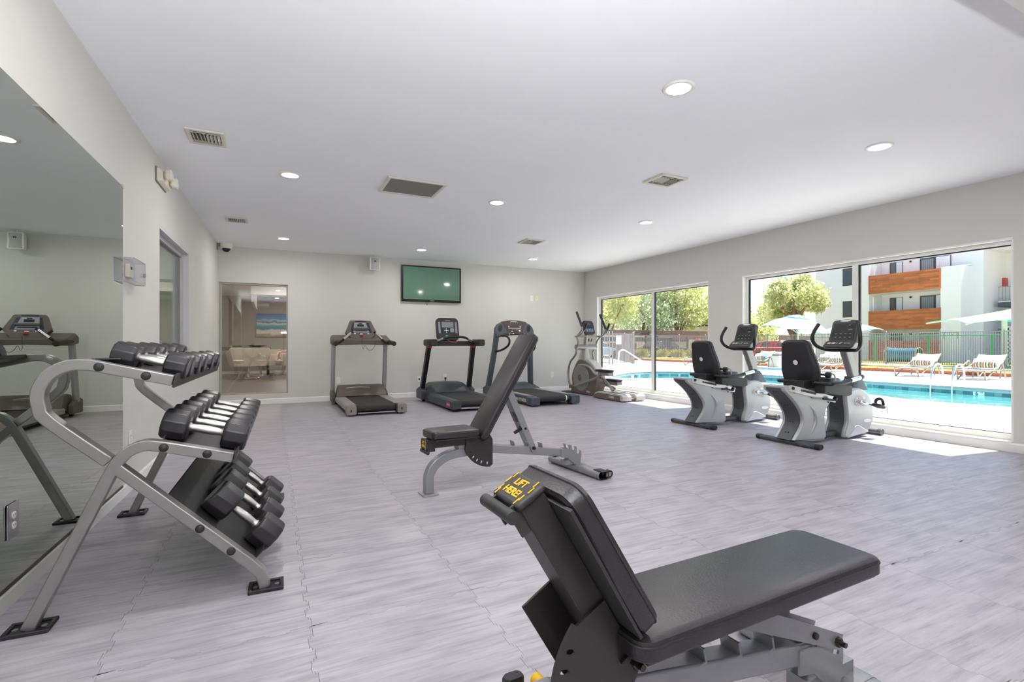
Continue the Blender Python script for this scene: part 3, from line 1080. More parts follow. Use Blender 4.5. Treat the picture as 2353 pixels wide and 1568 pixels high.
for v in (0.0, 1.32):
    p3 = lambda L: [(x, v, z) for x, z in L]
    pr = rect(0.05, 0.041)
    for nm, path in (('top_arm', C1), ('rear_leg', C2), ('front_leg', C3)):
        B().tube(p3(path), prof=[(b_, a_) for a_, b_ in rect(0.05, 0.041)][::-1], up=(0, 1, 0)).out(nm, rackframe_m, rack, bevel=0.004, smooth=28)
    for x in (0.002, 0.752):
        f = B()
        for a0, a1, c0, c1, h in ((-0.066, 0.066, -0.05, -0.036, 0.014), (-0.066, 0.066, 0.036, 0.05, 0.014), (-0.066, -0.052, -0.036, 0.036, 0.014), (0.052, 0.066, -0.036, 0.036, 0.014), (-0.052, 0.052, -0.036, 0.036, 0.006)):
            f.box(x + a0, x + a1, v + c0, v + c1, 0.0002, h)
        ft = f.out('foot_pad', rubber_m, rack, bevel=0.003)
        for s in (-1, 1):
            B().cyl((x + s * 0.04, v, 0.006), (x + s * 0.04, v, 0.01), 0.009, 12).out('screw', silver_m, ft)
    sgn = -1 if v == 0 else 1
    for x, z in ((0.203, 0.927), (0.345, 0.891), (0.401, 0.615), (0.544, 0.578), (0.519, 0.287), (0.626, 0.181)):
        B().ball((x, v + sgn * 0.025, z), 0.0165, 0.010, 0.0165, 14).out('bolt_cap', rubber_m, rack)
# trays: (start, end, lip) in x,z
T1, T2, T3 = ((0.18, 0.934), (0.428, 0.869)), ((0.385, 0.622), (0.632, 0.557)), ((0.40, 0.415), (0.708, 0.112))
for (a, b), lip, back in ((T1, 0.022, 0.02), (T2, 0.022, 0.03), (T3, 0.05, 0.0)):
    a, b = Vector(a), Vector(b)
    d = (b - a).normalized()
    n = Vector((-d.y, d.x))
    t = 0.004
    poly = [a + n * back, a, b, b + n * lip, b + n * lip - d * t, b - d * t + n * t, a + n * t + d * t, a + n * back + d * t]
    tr = B().prism([tuple(p) for p in poly], 0.026, 1.294, 'y').out('tray', tray_m, rack, smooth=0)
    if lip < 0.03:
        lp = [b + d * 0.004 - n * 0.024, b + d * 0.012 - n * 0.024, b + d * 0.012 + n * 0.03, b + d * 0.004 + n * 0.03]
        B().prism([tuple(p) for p in lp], -0.02, 1.34, 'y').out('front_lip', tray_m, tr, smooth=0)
    bo = B()
    for k in range(4):
        p = b + n * (lip * 0.55)
        bo.cyl((p.x, 0.1 + k * 0.37, p.y), (p.x + 0.014 * d.x, 0.1 + k * 0.37, p.y + 0.014 * d.y), 0.006, 8)
    bo.out('tray_rivets', silver_m, tr)
B().box(0.165, 0.255, 0.03, 0.10, 0.952, 0.958, Matrix.Translation((0, 0, 0.0))).out('name_plate', dark_m, rack, bevel=0.002)

dbl_m = mat('dumbbell_urethane', '#262427', 0.34, var=0.05, spec=0.55)
dgrip_m = mat('knurled_chrome', '#c6c2c1', 0.22, metal=1.0, var=0.06, vscale=120, bump=0.15, bscale=700)
dprint_m = mat('dumbbell_print', '#6d6b70', 0.5)


def dumbbell(label, Lg, hl, r, grp):
    t = thing('dumbbell', label, 'dumbbell', (0, 0, 0), 0, grp)
    n = 10
    for s in (-1, 1):
        secs = []
        for q, k in ((0, 0.84), (0.09, 0.97), (0.2, 1), (0.8, 1), (0.92, 0.96), (1, 0.84)):
            x = s * (Lg / 2 - hl + hl * q)
            secs.append([(x, r * k * math.cos(PI / n + 2 * PI * j / n), r * k * math.sin(PI / n + 2 * PI * j / n)) for j in range(n)][::s])
        h = B().loft(secs).out('weight_head', dbl_m, t, bevel=0.003, smooth=24)
        xe = s * (Lg / 2)
        B().lathe([(r * 0.56, 0.0), (r * 0.66, 0.0), (r * 0.66, 0.0012), (r * 0.56, 0.0012)], 20, Matrix.Translation((xe, 0, 0)) @ Matrix.Rotation(s * PI / 2, 4, 'Y')).out('end_ring', dprint_m, h)
    hw = Lg / 2 - hl
    g = []
    for k in range(13):
        u = -1 + 2 * k / 12
        x = u * (hw + 0.002)
        rr = 0.0165 + 0.0018 * math.cos(u * PI) if abs(u) < 0.85 else 0.021
        g.append((rr, x))
    B().lathe(g, 14, Matrix.Rotation(PI / 2, 4, 'Y')).out('handle', dgrip_m, t)
    return t


def put(t, tier, v, roll, off):
    a, b = (Vector(p) for p in tier)
    d = (b - a).normalized()
    n = Vector((-d.y, d.x))
    c = (a + b) / 2 + n * off[0] + d * off[1]
    M = Matrix.Translation(RO) @ Matrix.Rotation(-LA, 4, 'Z') @ Matrix.Translation((c.x, v, c.y)) @ Matrix.Rotation(math.atan2(-d.y, d.x), 4, 'Y') @ Matrix.Rotation(roll, 4, 'X')
    t.matrix_world = M


ORD = ['nearest', 'second', 'third', 'fourth', 'fifth', 'farthest']
apo = math.cos(PI / 10)
SPEC = (('top', T1, (0.09, 0.205, 0.42, 0.60, 0.87, 1.12), (0.255, 0.08, 0.050), 0.045, (0.02, 0.024)),
        ('middle', T2, (0.115, 0.29, 0.47, 0.67, 0.88, 1.10), (0.315, 0.095, 0.064), 0.064, (0.004, 0.0)),
        ('lowest', T3, (0.155, 0.40, 0.62, 0.86), (0.33, 0.105, 0.0735), 0.07, (0.0, 0.078)))
for nm, tier, vs, (Lg, hl, r), _, (gap, dx) in SPEC:
    proto = None
    for i, v in enumerate(vs):
        o_ = ORD[i] if len(vs) == 6 or i < 3 else 'farthest'
        lb = '%s black dumbbell with chrome handle on the %s tier of the rack' % (o_, nm)
        if proto is None:
            proto = dumbbell(lb, Lg, hl, r, 'dumbbells on the %s tier' % nm)
            t = proto
        else:
            t = dup(proto, lb)
        sc = 1.0 - 0.02 * i if nm == 'lowest' else 1.0 - 0.012 * i
        put(t, tier, v, 0.0 if nm != 'lowest' else 0.0, (r * sc * apo + 0.005, dx))
        t.scale = (1, sc, sc)

# ================================================================== BENCHES
benchgrey_m = mat('bench_grey_paint', '#96979b', 0.36, metal=0.45, var=0.02)
benchdark_m = mat('bench_dark_metal', '#322f2e', 0.5, metal=0.2, var=0.05)


def pad(length, width, z0, z1, x0, taper=1.0, r=0.035):
    """upholstered pad running from x0 along +x"""
    cx = x0 + length / 2
    ol = rrect(length, width, r, 5, cx, 0)
    ol = [(x, y * (taper + (1 - taper) * min(1, max(0, (x - x0) / (length * 0.6))))) for x, y in ol]
    secs = []
    for z, k in ((z0, 0.006), (z0 + 0.006, 0.0), (z1 - 0.014, 0.0), (z1 - 0.005, 0.003), (z1, 0.014)):
        secs.append([(cx + (x - cx) * (1 - 2 * k / length), y * (1 - 2 * k / width), z) for x, y in ol])
    b = B().loft(secs)
    ring = [(x, y, z1 - 0.0135) for x, y in ol]
    return b, B().tube(ring, 0.0022, 6, closed=True)


def plate2d(outer, holes, th, M, name, m, parent):
    cu = D.curves.new(name, 'CURVE')
    cu.dimensions = '2D'
    cu.fill_mode = 'BOTH'
    cu.extrude = th / 2
    for L in [outer] + holes:
        sp = cu.splines.new('POLY')
        sp.points.add(len(L) - 1)
        for p, q in zip(sp.points, L):
            p.co = (q[0], q[1], 0, 1)
        sp.use_cyclic_u = True
    t = D.objects.new(name, cu)
    COL.objects.link(t)
    me = D.meshes.new_from_object(t.evaluated_get(bpy.context.evaluated_depsgraph_get()))
    D.objects.remove(t)
    me.materials.clear()
    me.materials.append(m)
    o = D.objects.new(name, me)
    COL.objects.link(o)
    o.parent = parent
    o.matrix_local = M
    return o


def bench(label, loc, rz, back_deg, seat_deg, pivot, attach, hx=0.0):
    t = thing('weight_bench', label, 'bench', loc, rz, 'adjustable benches')
    pr = [(a, b) for a, b in rect(0.06, 0.06)]
    path = [(-0.012, 0.008), (-0.012, 0.10)] + smoothpath([(-0.01, 0.125), (0.015, 0.175), (0.06, 0.215), (0.13, 0.246), (0.2, 0.257)], 4) + [(0.43, 0.266), (1.09, 0.163)]
    B().tube([(x, 0, z) for x, z in path], prof=[(b_, a_) for a_, b_ in pr][::-1], up=(0, 1, 0)).out('main_frame', benchgrey_m, t, bevel=0.006, smooth=28)
    B().prism(rrect(0.11, 0.13, 0.015, 3, -0.012, 0), 0.0003, 0.009, 'z').out('front_foot', benchgrey_m, t, bevel=0.002)
    rb = B()
    for y in (-0.036, 0.03):
        rb.prism([(x_ + hx, z_) for x_, z_ in [(1.06, 0.195), (1.135, 0.19), (1.13, 0.212), (1.12, 0.222), (1.148, 0.216), (1.155, 0.185), (1.185, 0.172), (1.19, 0.192), (1.182, 0.206), (1.207, 0.198), (1.212, 0.165), (1.205, 0.15),
                  (1.232, 0.14), (1.24, 0.158), (1.234, 0.17), (1.255, 0.16), (1.255, 0.125), (1.245, 0.062), (1.19, 0.062), (1.155, 0.09), (1.12, 0.12), (1.06, 0.13)]], y, y + 0.006, 'y')
    rb.box(1.10 + hx, 1.24, -0.03, 0.03, 0.064, 0.1).out('rear_bracket', benchgrey_m, t, smooth=0)
    oval = rrect(0.10, 0.06, 0.029, 6)
    B().loft([[(1.235 + a, y, 0.034 + b_) for a, b_ in oval] for y in (-0.33, 0.33)], cap=False).out('rear_crossbar', benchgrey_m, t)
    B().loft([[(1.235 + a * 1.06, y, 0.034 + b_ * 1.06) for a, b_ in oval] for y in (-0.07, 0.07)]).out('sleeve', benchgrey_m, t)
    i_ = B().loft([[(1.235 + a * 0.94, y, 0.034 + b_ * 0.9) for a, b_ in oval] for y in (-0.33, -0.24)], cap=False)
    i_.loft([[(1.235 + a * 0.94, y, 0.034 + b_ * 0.9) for a, b_ in oval] for y in (0.33, 0.24)], cap=False)
    i_.box(1.20, 1.27, -0.242, -0.24, 0.012, 0.056).out('tube_inside', dark_m, t)
    for y in (-0.3, 0.3):
        w = B().cyl((1.305, y - 0.018, 0.034), (1.305, y + 0.018, 0.034), 0.028, 18).out('wheel', black_m, t)
        B().box(1.262, 1.31, y - 0.026, y - 0.02, 0.02, 0.05).box(1.262, 1.31, y + 0.02, y + 0.026, 0.02, 0.05).out('wheel_fork', benchgrey_m, w)
        B().box(1.2, 1.265, y - 0.05, y + 0.05, 0.0635, 0.068).out('grip_pad', rubber_m, t)
    for k, x in enumerate((0.645, 0.765, 0.89)):
        zz = 0.266 - (x - 0.43) * 0.156 + 0.029
        M = Matrix.Translation((x, 0, zz)) @ Matrix.Rotation(R(-12), 4, 'Y')
        B().box(-0.003, 0.003, -0.03, 0.03, -0.002, 0.036, M).box(-0.03, 0.0, -0.03, -0.026, -0.002, 0.006, M).out('notch_plate', benchgrey_m, t, bevel=0.0015)
    B().box(0.196, 0.246, -0.03, 0.03, 0.285, 0.318).box(0.37, 0.41, -0.028, 0.028, 0.29, 0.352).out('seat_post', benchgrey_m, t, bevel=0.003)
    H = Vector((0.40, 0, 0.355))
    # seat assembly, swung about the hinge
    SM = Matrix.Translation(H) @ Matrix.Rotation(R(seat_deg), 4, 'Y') @ Matrix.Translation(-H)
    p, pp = pad(0.345, 0.25, 0.378, 0.428, -0.022, 0.86)
    p.v = [tuple(SM @ Vector(q)) for q in p.v]
    pp.v = [tuple(SM @ Vector(q)) for q in pp.v]
    po = p.out('seat_pad', vinyl_m, t)
    pp.out('piping', vinyl_m, po)
    B().box(-0.005, 0.315, -0.115, 0.115, 0.37, 0.377, SM).out('seat_board', dark_m, t)
    ch = B().box(-0.03, 0.40, -0.043, 0.043, 0.312, 0.37, SM).out('seat_channel', benchdark_m, t, bevel=0.002)
    cp = B().box(-0.048, -0.03, -0.054, 0.054, 0.304, 0.374, SM).out('end_cap', dark_m, t, bevel=0.008, seg=3)
    fm = SM @ frame((-0.0485, 0, 0.352), (0, -1, 0), (0, 0, 1))
    text('LIFT', 0.024, fm, yellow_m, cp, depth=0.0006, bold=0.0006)
    text('HERE!', 0.023, SM @ frame((-0.0485, 0, 0.328), (0, -1, 0), (0, 0, 1)), yellow_m, cp, depth=0.0006, bold=0.0006)
    dc_ = B()
    for s in (-1, 1):
        for k, (a, c) in enumerate(((0.041, 0.364), (0.046, 0.348), (0.043, 0.326), (0.04, 0.315))):
            dc_.box(-0.0492, -0.0482, s * a - 0.0016, s * a + 0.0016, c - 0.008, c + 0.008, SM)
    dc_.out('label_border', yellow_m, cp)
    B().cyl(SM @ Vector((-0.038, -0.062, 0.288)), SM @ Vector((-0.038, 0.062, 0.288)), 0.0125, 16).box(-0.045, 0.02, -0.04, -0.034, 0.29, 0.315, SM).box(-0.045, 0.02, 0.034, 0.04, 0.29, 0.315, SM).out('lift_handle', dark_m, t)
    q = [(0.246, 0.367), (0.242, 0.29)] + [(0.43 + 0.208 * math.cos(R(a)), 0.35 + 0.208 * math.sin(R(a))) for a in range(198, 276, 6)] + [(0.45, 0.156), (0.45, 0.335), (0.43, 0.367), (0.39, 0.367), (0.39, 0.33), (0.355, 0.33), (0.355, 0.367)]
    holes = []
    for a in (212, 224, 236, 248, 263):
        cx, cz = 0.43 + 0.182 * math.cos(R(a)), 0.35 + 0.182 * math.sin(R(a))
        holes.append([(cx + 0.011 * math.cos(u) * math.cos(R(a)) - 0.0065 * math.sin(u) * math.sin(R(a)), cz + 0.011 * math.cos(u) * math.sin(R(a)) + 0.0065 * math.sin(u) * math.cos(R(a))) for u in (2 * PI * k / 12 for k in range(12))])
    plate2d(q, holes, 0.006, SM @ frame((0, -0.048, 0), (1, 0, 0), (0, 0, 1)), 'hinge_plate', benchdark_m, t)
    B().prism([(0.20, 0.367), (0.20, 0.235), (0.34, 0.235), (0.45, 0.235), (0.45, 0.335), (0.43, 0.367)], 0.046, 0.052, 'y', SM).out('stop_plate', benchdark_m, t, bevel=0.001)
    # backrest assembly
    BM = Matrix.Translation(H) @ Matrix.Rotation(-R(back_deg), 4, 'Y')
    p, pp = pad(0.85, 0.25, 0.028, 0.076, -0.035)
    p.v = [tuple(BM @ Vector(q_)) for q_ in p.v]
    pp.v = [tuple(BM @ Vector(q_)) for q_ in pp.v]
    po = p.out('backrest_pad', vinyl_m, t)
    pp.out('piping', vinyl_m, po)
    B().box(-0.01, 0.79, -0.112, 0.112, 0.021, 0.0275, BM).out('backrest_board', dark_m, t)
    B().box(-0.01, 0.62, -0.03, 0.03, -0.03, 0.0205, BM).out('backrest_rail', benchdark_m, t, bevel=0.004)
    A_ = BM @ Vector((attach, 0, -0.012))
    P_ = Vector((pivot[0], 0, pivot[1]))
    dr = (P_ - A_).normalized()
    st = B()
    for y in (-0.042, 0.036):
        a0, a1 = A_ - dr * 0.02, P_ + dr * 0.022
        nrm = Vector((-dr.z, 0, dr.x)) * 0.027
        st.prism([((a0 + nrm).x, (a0 + nrm).z), ((a0 - nrm).x, (a0 - nrm).z), ((a1 - nrm * 0.8).x, (a1 - nrm * 0.8).z), ((a1 + nrm * 0.8).x, (a1 + nrm * 0.8).z)], y, y + 0.006, 'y')
    u0, u1 = A_ + dr * 0.08, A_ + dr * 0.24
    st.tube([u0, u1], prof=rect(0.07, 0.004), up=(0, 1, 0))
    so = st.out('support_strut', benchgrey_m, t, smooth=0)
    mid = A_ + dr * 0.19
    n_ = Vector((dr.z, 0, -dr.x))
    if n_.x > 0:
        n_ = -n_
    B().tube([mid - dr * 0.04 + n_ * 0.028, mid + dr * 0.04 + n_ * 0.028], prof=rect(0.07, 0.004) if False else [(-0.032, -0.002), (0.032, -0.002), (0.032, 0.002), (-0.032, 0.002)], up=n_).out('strut_label', dark_m, so)
    hp = A_ + dr * 0.30
    B().cyl(hp + n_ * 0.0, hp + n_ * 0.075, 0.0125, 14).out('strut_handle', rubber_m, t)
    B().cyl(hp + Vector((0, -0.05, 0)), hp + Vector((0, 0.05, 0)), 0.009, 12).out('strut_pin', black_m, t)
    for c, y1 in ((H + Vector((0, 0, 0.0)), 0.088), (P_, 0.066)):
        for s in (-1, 1):
            b0 = B()
            b0.cyl(c + Vector((0, s * (y1 - 0.026), 0)), c + Vector((0, s * (y1 - 0.014), 0)), 0.0135, 6)
            b0.cyl(c + Vector((0, s * (y1 - 0.014), 0)), c + Vector((0, s * y1, 0)), 0.0075, 12)
            b0.out('hinge_bolt', mat('dark_bolt', '#4a4540', 0.3, metal=0.9) if 'dark_bolt' not in D.materials else D.materials['dark_bolt'], t)
    return t


bench('upright adjustable bench with raised black backrest in the middle of the floor', (0.959, 3.28, 0), R(4.5), 58.3, 0, (0.80, 0.232), 0.36)
b1 = bench('foreground adjustable bench with flat black backrest and tilted seat', (0.275, 0.875, 0), R(1.5), 0.5, 59, (1.14, 0.185), 0.36, hx=-0.075)
# pull pin and accessory post seen at the foot of the near bench
B().cyl((0.250, 0.055, 0.276), (0.250, 0.088, 0.276), 0.014, 16).cyl((0.250, 0.03, 0.276), (0.250, 0.055, 0.276), 0.008, 10).out('pull_pin_knob', yellow_m, b1)
B().loft([[(0.20 + a, 0.10 + c, z) for a, c in rrect(0.048, 0.028, 0.0138, 5)] for z in (0.25, 0.27)]).box(0.18, 0.22, 0.03, 0.115, 0.235, 0.25).out('accessory_post', benchgrey_m, b1)
B().loft([[(0.20 + a * k, 0.10 + c * k, z) for a, c in rrect(0.05, 0.03, 0.0148, 5)] for z, k in ((0.27, 1), (0.286, 1), (0.291, 0.85))]).out('post_cap', black_m, b1)

# ================================================================== TREADMILLS
belt_m = mat('treadmill_belt', '#2b2927', 0.7, bump=0.1, bscale=400)
tread1 = thing('treadmill', 'taupe treadmill with silver uprights and side rails, left of the three', 'treadmill', (1.34, 7.2, 0), 0)
alu_m = mat('brushed_rail', '#a6a6a4', 0.4, metal=0.55, var=0.02)
taupelt_m = mat('light_taupe', '#8e857b', 0.4, metal=0.3, var=0.02)


def belt(x0, x1, y0, y1, zt, zb, parent):
    r = (zt - zb) / 2
    zc = (zt + zb) / 2
    L = arc(y0 + r, zc, r, 90, 270, 8) + arc(y1 - r, zc, r, 270, 450, 8)
    return B().prism(L, x0, x1, 'x').out('running_belt', belt_m, parent)


T = tread1
belt(-0.262, 0.262, 0.035, 1.5, 0.142, 0.052, T)
for s in (-1, 1):
    rl = [(s * x, z) for x, z in ((0.268, 0.075), (0.42, 0.075), (0.42, 0.13), (0.405, 0.148), (0.30, 0.15), (0.268, 0.146))]
    B().prism(rl, 0.12, 1.36, 'y').out('side_rail', alu_m, T, bevel=0.003)
    ec_ = B().loft([[(s * 0.352 + x * k, y, 0.084 + z * k) for x, z in rrect(0.135, 0.135, 0.025, 4)] for y, k in ((0.0, 0.93), (0.008, 1.0), (0.13, 1.0))]).out('end_cap', taupelt_m, T, bevel=0.003)
    B().box(s * 0.352 - 0.014, s * 0.352 + 0.004, -0.002, 0.01, 0.06, 0.095).out('adjuster_slot', black_m, ec_)
    B().box(s * 0.276 - 0.008 if s > 0 else s * 0.276 - 0.03, s * 0.276 + 0.03 if s > 0 else s * 0.276 + 0.008, 0.02, 0.16, 0.03, 0.147).out('roller_guard', dark_m, T, bevel=0.008)
    B().cyl((s * 0.34, 0.09, 0.0003), (s * 0.34, 0.09, 0.012), 0.045, 18).cyl((s * 0.34, 0.09, 0.012), (s * 0.34, 0.09, 0.03), 0.012, 10).out('foot', black_m, T)
    B().cyl((s * 0.37 - 0.02, 1.72, 0.04), (s * 0.37 + 0.02, 1.72, 0.04), 0.04, 18).out('wheel', black_m, T)
    B().prism([(1.5, 0.04), (1.85, 0.04), (1.85, 0.22), (1.72, 0.26), (1.62, 0.22), (1.5, 0.17)], s * 0.40, s * 0.458, 'x').out('upright_foot', taupe_m, T, bevel=0.01)
    B().tube([(s * 0.428, 1.70, 0.2), (s * 0.425, 1.56, 1.0)], prof=rrect(0.062, 0.095, 0.012, 3), up=(0, 1, 0.15)).out('upright', alu_m, T)
    B().tube(smoothpath([(s * 0.44, 1.48, 1.04), (s * 0.447, 1.25, 1.03), (s * 0.45, 0.98, 1.012)], 5), 0.038, 16).out('handlebar', rubber_m, T, bevel=0.006)
    g0, g1, g2, g3 = Vector((s * 0.36, 1.28, 1.03)), Vector((s * 0.30, 1.24, 1.09)), Vector((s * 0.19, 1.22, 1.19)), Vector((s * 0.17, 1.22, 1.21))
    gp_ = B().tube([Vector((s * 0.43, 1.3, 1.03)), g0, g1, g2, g3], 0.02, 12).out('sensor_grip', black_m, T)
    B().tube([g1 + Vector((0, -0.006, 0)), g2 + Vector((0, -0.006, 0))], 0.0205, 12).out('chrome_sleeve', chrome_m, gp_)
B().box(-0.4, 0.4, 0.14, 1.75, 0.045, 0.075).out('deck_frame', dark_m, T)
B().box(-0.26, 0.26, 0.03, 0.06, 0.03, 0.045).out('rear_strip', alu_m, T)
hd = B()
hd.loft([[(-0.40, 1.32, 0.15), (0.40, 1.32, 0.15), (0.40, 1.32, 0.158), (-0.40, 1.32, 0.158)],
         [(-0.40, 1.5, 0.08), (0.40, 1.5, 0.08), (0.37, 1.45, 0.285), (-0.37, 1.45, 0.285)],
         [(-0.40, 1.65, 0.06), (0.40, 1.65, 0.06), (0.36, 1.6, 0.32), (-0.36, 1.6, 0.32)],
         [(-0.39, 1.85, 0.06), (0.39, 1.85, 0.06), (0.34, 1.8, 0.29), (-0.34, 1.8, 0.29)]])
hd.out('motor_hood', taupe_m, T, bevel=0.02, seg=3)
B().tube([(x, 1.44 - 0.0 + 0.012 * (1 - (x / 0.2) ** 2) * -1, 0.262 + 0.02 * (1 - ((x + 0.05) / 0.2) ** 2)) for x in (-0.24, -0.19, -0.12, -0.04, 0.04, 0.11, 0.14)], prof=rect(0.02, 0.03), up=(0, -0.3, 1)).out('hood_badge', mat('badge_silver', '#b5b2aa', 0.3, metal=0.6), T, bevel=0.003)
cb = B()
cb.loft([[(x, y, z) for y, z in ((1.30, z0), (1.30, z1 - 0.03), (1.36, z1), (1.60, z1 + 0.06), (1.66, z1 + 0.03), (1.66, z0 + 0.02), (1.5, z0))]
         for x, z0, z1 in ((-0.472, 1.0, 1.07), (-0.44, 0.985, 1.10), (-0.25, 0.99, 1.10), (0, 1.0, 1.10), (0.25, 0.99, 1.10), (0.44, 0.985, 1.10), (0.472, 1.0, 1.07))])
cb.out('console_bridge', taupe_m, T, bevel=0.008)
# head, tilted plane from (1.36,1.1) up to (1.56,1.38)
CM = frame((0, 1.40, 1.115), (1, 0, 0), (0, 0.42, 0.9))
h_ = B().prism([(-0.15, -0.03), (0.15, -0.03), (0.2, 0.02), (0.255, 0.09), (0.175, 0.30), (0.16, 0.312), (0, 0.318), (-0.16, 0.312), (-0.175, 0.30), (-0.255, 0.09), (-0.2, 0.02)], -0.06, 0.012, 'z', CM).out('console', taupe_m, T, bevel=0.008)
B().prism([(-0.175, 0.09), (0.175, 0.09), (0.165, 0.14), (0.13, 0.27), (-0.13, 0.27), (-0.165, 0.14)], 0.012, 0.0145, 'z', CM).out('display_panel', mat('panel_navy', '#2d333f', 0.3), h_)
B().prism([(-0.13, 0.085), (0.13, 0.085), (0.085, 0.268), (-0.105, 0.268)], 0.0145, 0.016, 'z', CM).out('panel_grey', bluegrey_m, h_)
B().prism(rrect(0.11, 0.04, 0.003, 2, -0.005, 0.215), 0.016, 0.018, 'z', CM).prism(rrect(0.055, 0.016, 0.003, 2, -0.005, 0.25), 0.016, 0.018, 'z', CM).out('display', mat('lcd_dark', '#2d2f26', 0.15), h_)
B().box(-0.13, 0.13, 0.14, 0.168, 0.012, 0.045, CM).out('reading_ledge', taupe_m, h_, bevel=0.004)
B().prism(rrect(0.2, 0.012, 0.003, 2, 0, 0.115), 0.016, 0.02, 'z', CM).prism(rrect(0.18, 0.018, 0.004, 2, 0, 0.293), 0.012, 0.0135, 'z', CM).out('slot', black_m, h_)
B().box(-0.12, -0.09, 0.055, 0.075, 0.012, 0.0145, CM).box(0.1, 0.125, 0.058, 0.074, 0.012, 0.0145, CM).box(-0.025, 0.02, 0.052, 0.066, 0.012, 0.0145, CM).box(0.03, 0.07, 0.247, 0.252, 0.016, 0.0175, CM).out('key_label', whiteprint_m, h_)
B().box(-0.025, 0.025, 0.018, 0.03, 0.012, 0.035, CM).box(-0.004, 0.004, 0.03, 0.045, 0.012, 0.035, CM).out('safety_key', red_m, h_)
B().tube(smoothpath([(0, 1.30, 1.11), (-0.005, 1.285, 1.05), (-0.01, 1.28, 0.95), (0.01, 1.28, 0.93), (0.02, 1.28, 0.96), (0.04, 1.28, 0.98), (0.08, 1.28, 0.92), (0.13, 1.28, 0.9), (0.18, 1.28, 0.95), (0.22, 1.285, 1.05)]), 0.003, 6).out('safety_cord', black_m, T)

# ---- middle treadmill
gun_m = mat('gunmetal_plastic', '#41464a', 0.42, metal=0.25, var=0.03)
T = thing('treadmill', 'dark grey treadmill with black uprights and red collars below its console, middle of the three', 'treadmill', (2.80, 7.0, 0), 0)
belt(-0.265, 0.265, 0.03, 1.45, 0.165, 0.07, T)
for s in (-1, 1):
    rl = [(s * x, z) for x, z in ((0.275, 0.045), (0.40, 0.03), (0.43, 0.045), (0.43, 0.15), (0.40, 0.172), (0.30, 0.172), (0.275, 0.16))]
    r_ = B().prism(rl, 0.0, 1.5, 'y').out('side_rail', gun_m, T, bevel=0.008)
    for k in range(2):
        B().cyl((s * (0.3 + 0.09 * k), -0.004, 0.12), (s * (0.3 + 0.09 * k), 0.006, 0.12), 0.009, 10).out('screw', black_m, r_)
    B().cyl((s * 0.33, 0.12, 0.0003), (s * 0.33, 0.12, 0.012), 0.04, 16).cyl((s * 0.33, 0.12, 0.012), (s * 0.33, 0.12, 0.05), 0.012, 10).out('foot', black_m, T)
    B().cyl((s * 0.4 - 0.025, 1.62, 0.045), (s * 0.4 + 0.025, 1.62, 0.045), 0.045, 18).out('wheel', black_m, T)
    B().tube([(s * 0.44, 1.62, 0.12), (s * 0.40, 1.28, 0.97)], prof=rrect(0.07, 0.10, 0.01, 3), up=(0, 1, 0.4)).out('upright', mat('upright_black', '#232325', 0.35, metal=0.3) if s < 0 else D.materials['upright_black'], T)
    B().tube([(s * 0.402, 1.29, 0.955), (s * 0.40, 1.28, 0.995)], prof=rrect(0.085, 0.115, 0.015, 3), up=(0, 1, 0.4)).out('red_collar', red_m, T)
    B().loft([[(s * 0.42 + x * k, y, 1.03 + z * k) for x, z in rrect(0.12, 0.115, 0.028, 4)] for y, k in ((0.9, 0.85), (0.92, 1.0), (1.32, 1.0), (1.36, 0.9))]).out('side_handle', dark_m, T, bevel=0.004)
    B().prism([(1.42, 0.05), (1.78, 0.05), (1.78, 0.2), (1.6, 0.26), (1.42, 0.2)], s * 0.40, s * 0.49, 'x').out('upright_foot', gun_m, T, bevel=0.012)
    g_ = B().tube(smoothpath([(s * 0.36, 1.14, 1.0), (s * 0.30, 1.1, 1.05), (s * 0.18, 1.04, 1.11), (s * 0.08, 1.03, 1.125), (0, 1.03, 1.125)], 4), 0.02, 12).out('front_grip', black_m, T)
    B().tube([(s * 0.31, 1.099, 1.055), (s * 0.215, 1.05, 1.1)], 0.0225, 12).out('chrome_sleeve', chrome_m, g_)
B().box(-0.28, 0.28, 0.03, 0.06, 0.035, 0.06).out('rear_strip', steelgrey_m, T)
B().box(-0.39, 0.39, 0.1, 1.7, 0.04, 0.07).out('deck_frame', dark_m, T)
hd = B()
prof = [(-0.43, 0.15), (-0.40, 0.21), (-0.33, 0.29), (-0.27, 0.325), (0.0, 0.335), (0.27, 0.325), (0.33, 0.29), (0.40, 0.21), (0.43, 0.15), (0.41, 0.08), (-0.41, 0.08)]
hd.loft([[(x * 0.99, y0, 0.08 + (z - 0.08) * k) for x, z in prof] for y0, k in ((1.3, 0.42), (1.36, 0.62), (1.44, 0.9), (1.5, 1.0), (1.75, 1.0), (1.85, 0.8))])
hd.out('motor_hood', gun_m, T, bevel=0.01)
B().box(-0.36, 0.36, 1.16, 1.28, 0.975, 1.06).out('console_bridge', dark_m, T, bevel=0.012)
CM = frame((-0.07, 1.22, 1.07), (1, 0, 0), (0, 0.25, 0.97))
h_ = B().loft([[tuple(CM @ Vector((x, y, z))) for x, y in rrect(0.40, 0.40, 0.075, 6, 0, 0.20)] for z in (-0.05, 0.0, 0.012)]).out("console", dark_m, T, bevel=0.006)
B().prism(rrect(0.21, 0.10, 0.004, 2, 0, 0.275), 0.012, 0.0145, 'z', CM).out('display', mat('lcd_grey', '#8b8f98', 0.15), h_)
kl = B().prism(rrect(0.034, 0.2, 0.004, 2, -0.15, 0.225), 0.012, 0.014, 'z', CM).prism(rrect(0.034, 0.2, 0.004, 2, 0.15, 0.225), 0.012, 0.014, 'z', CM).prism(rrect(0.07, 0.07, 0.008, 2, 0.075, 0.175), 0.012, 0.014, 'z', CM)
kl.out('key_panel', bluegrey_m, h_)
kd = B()
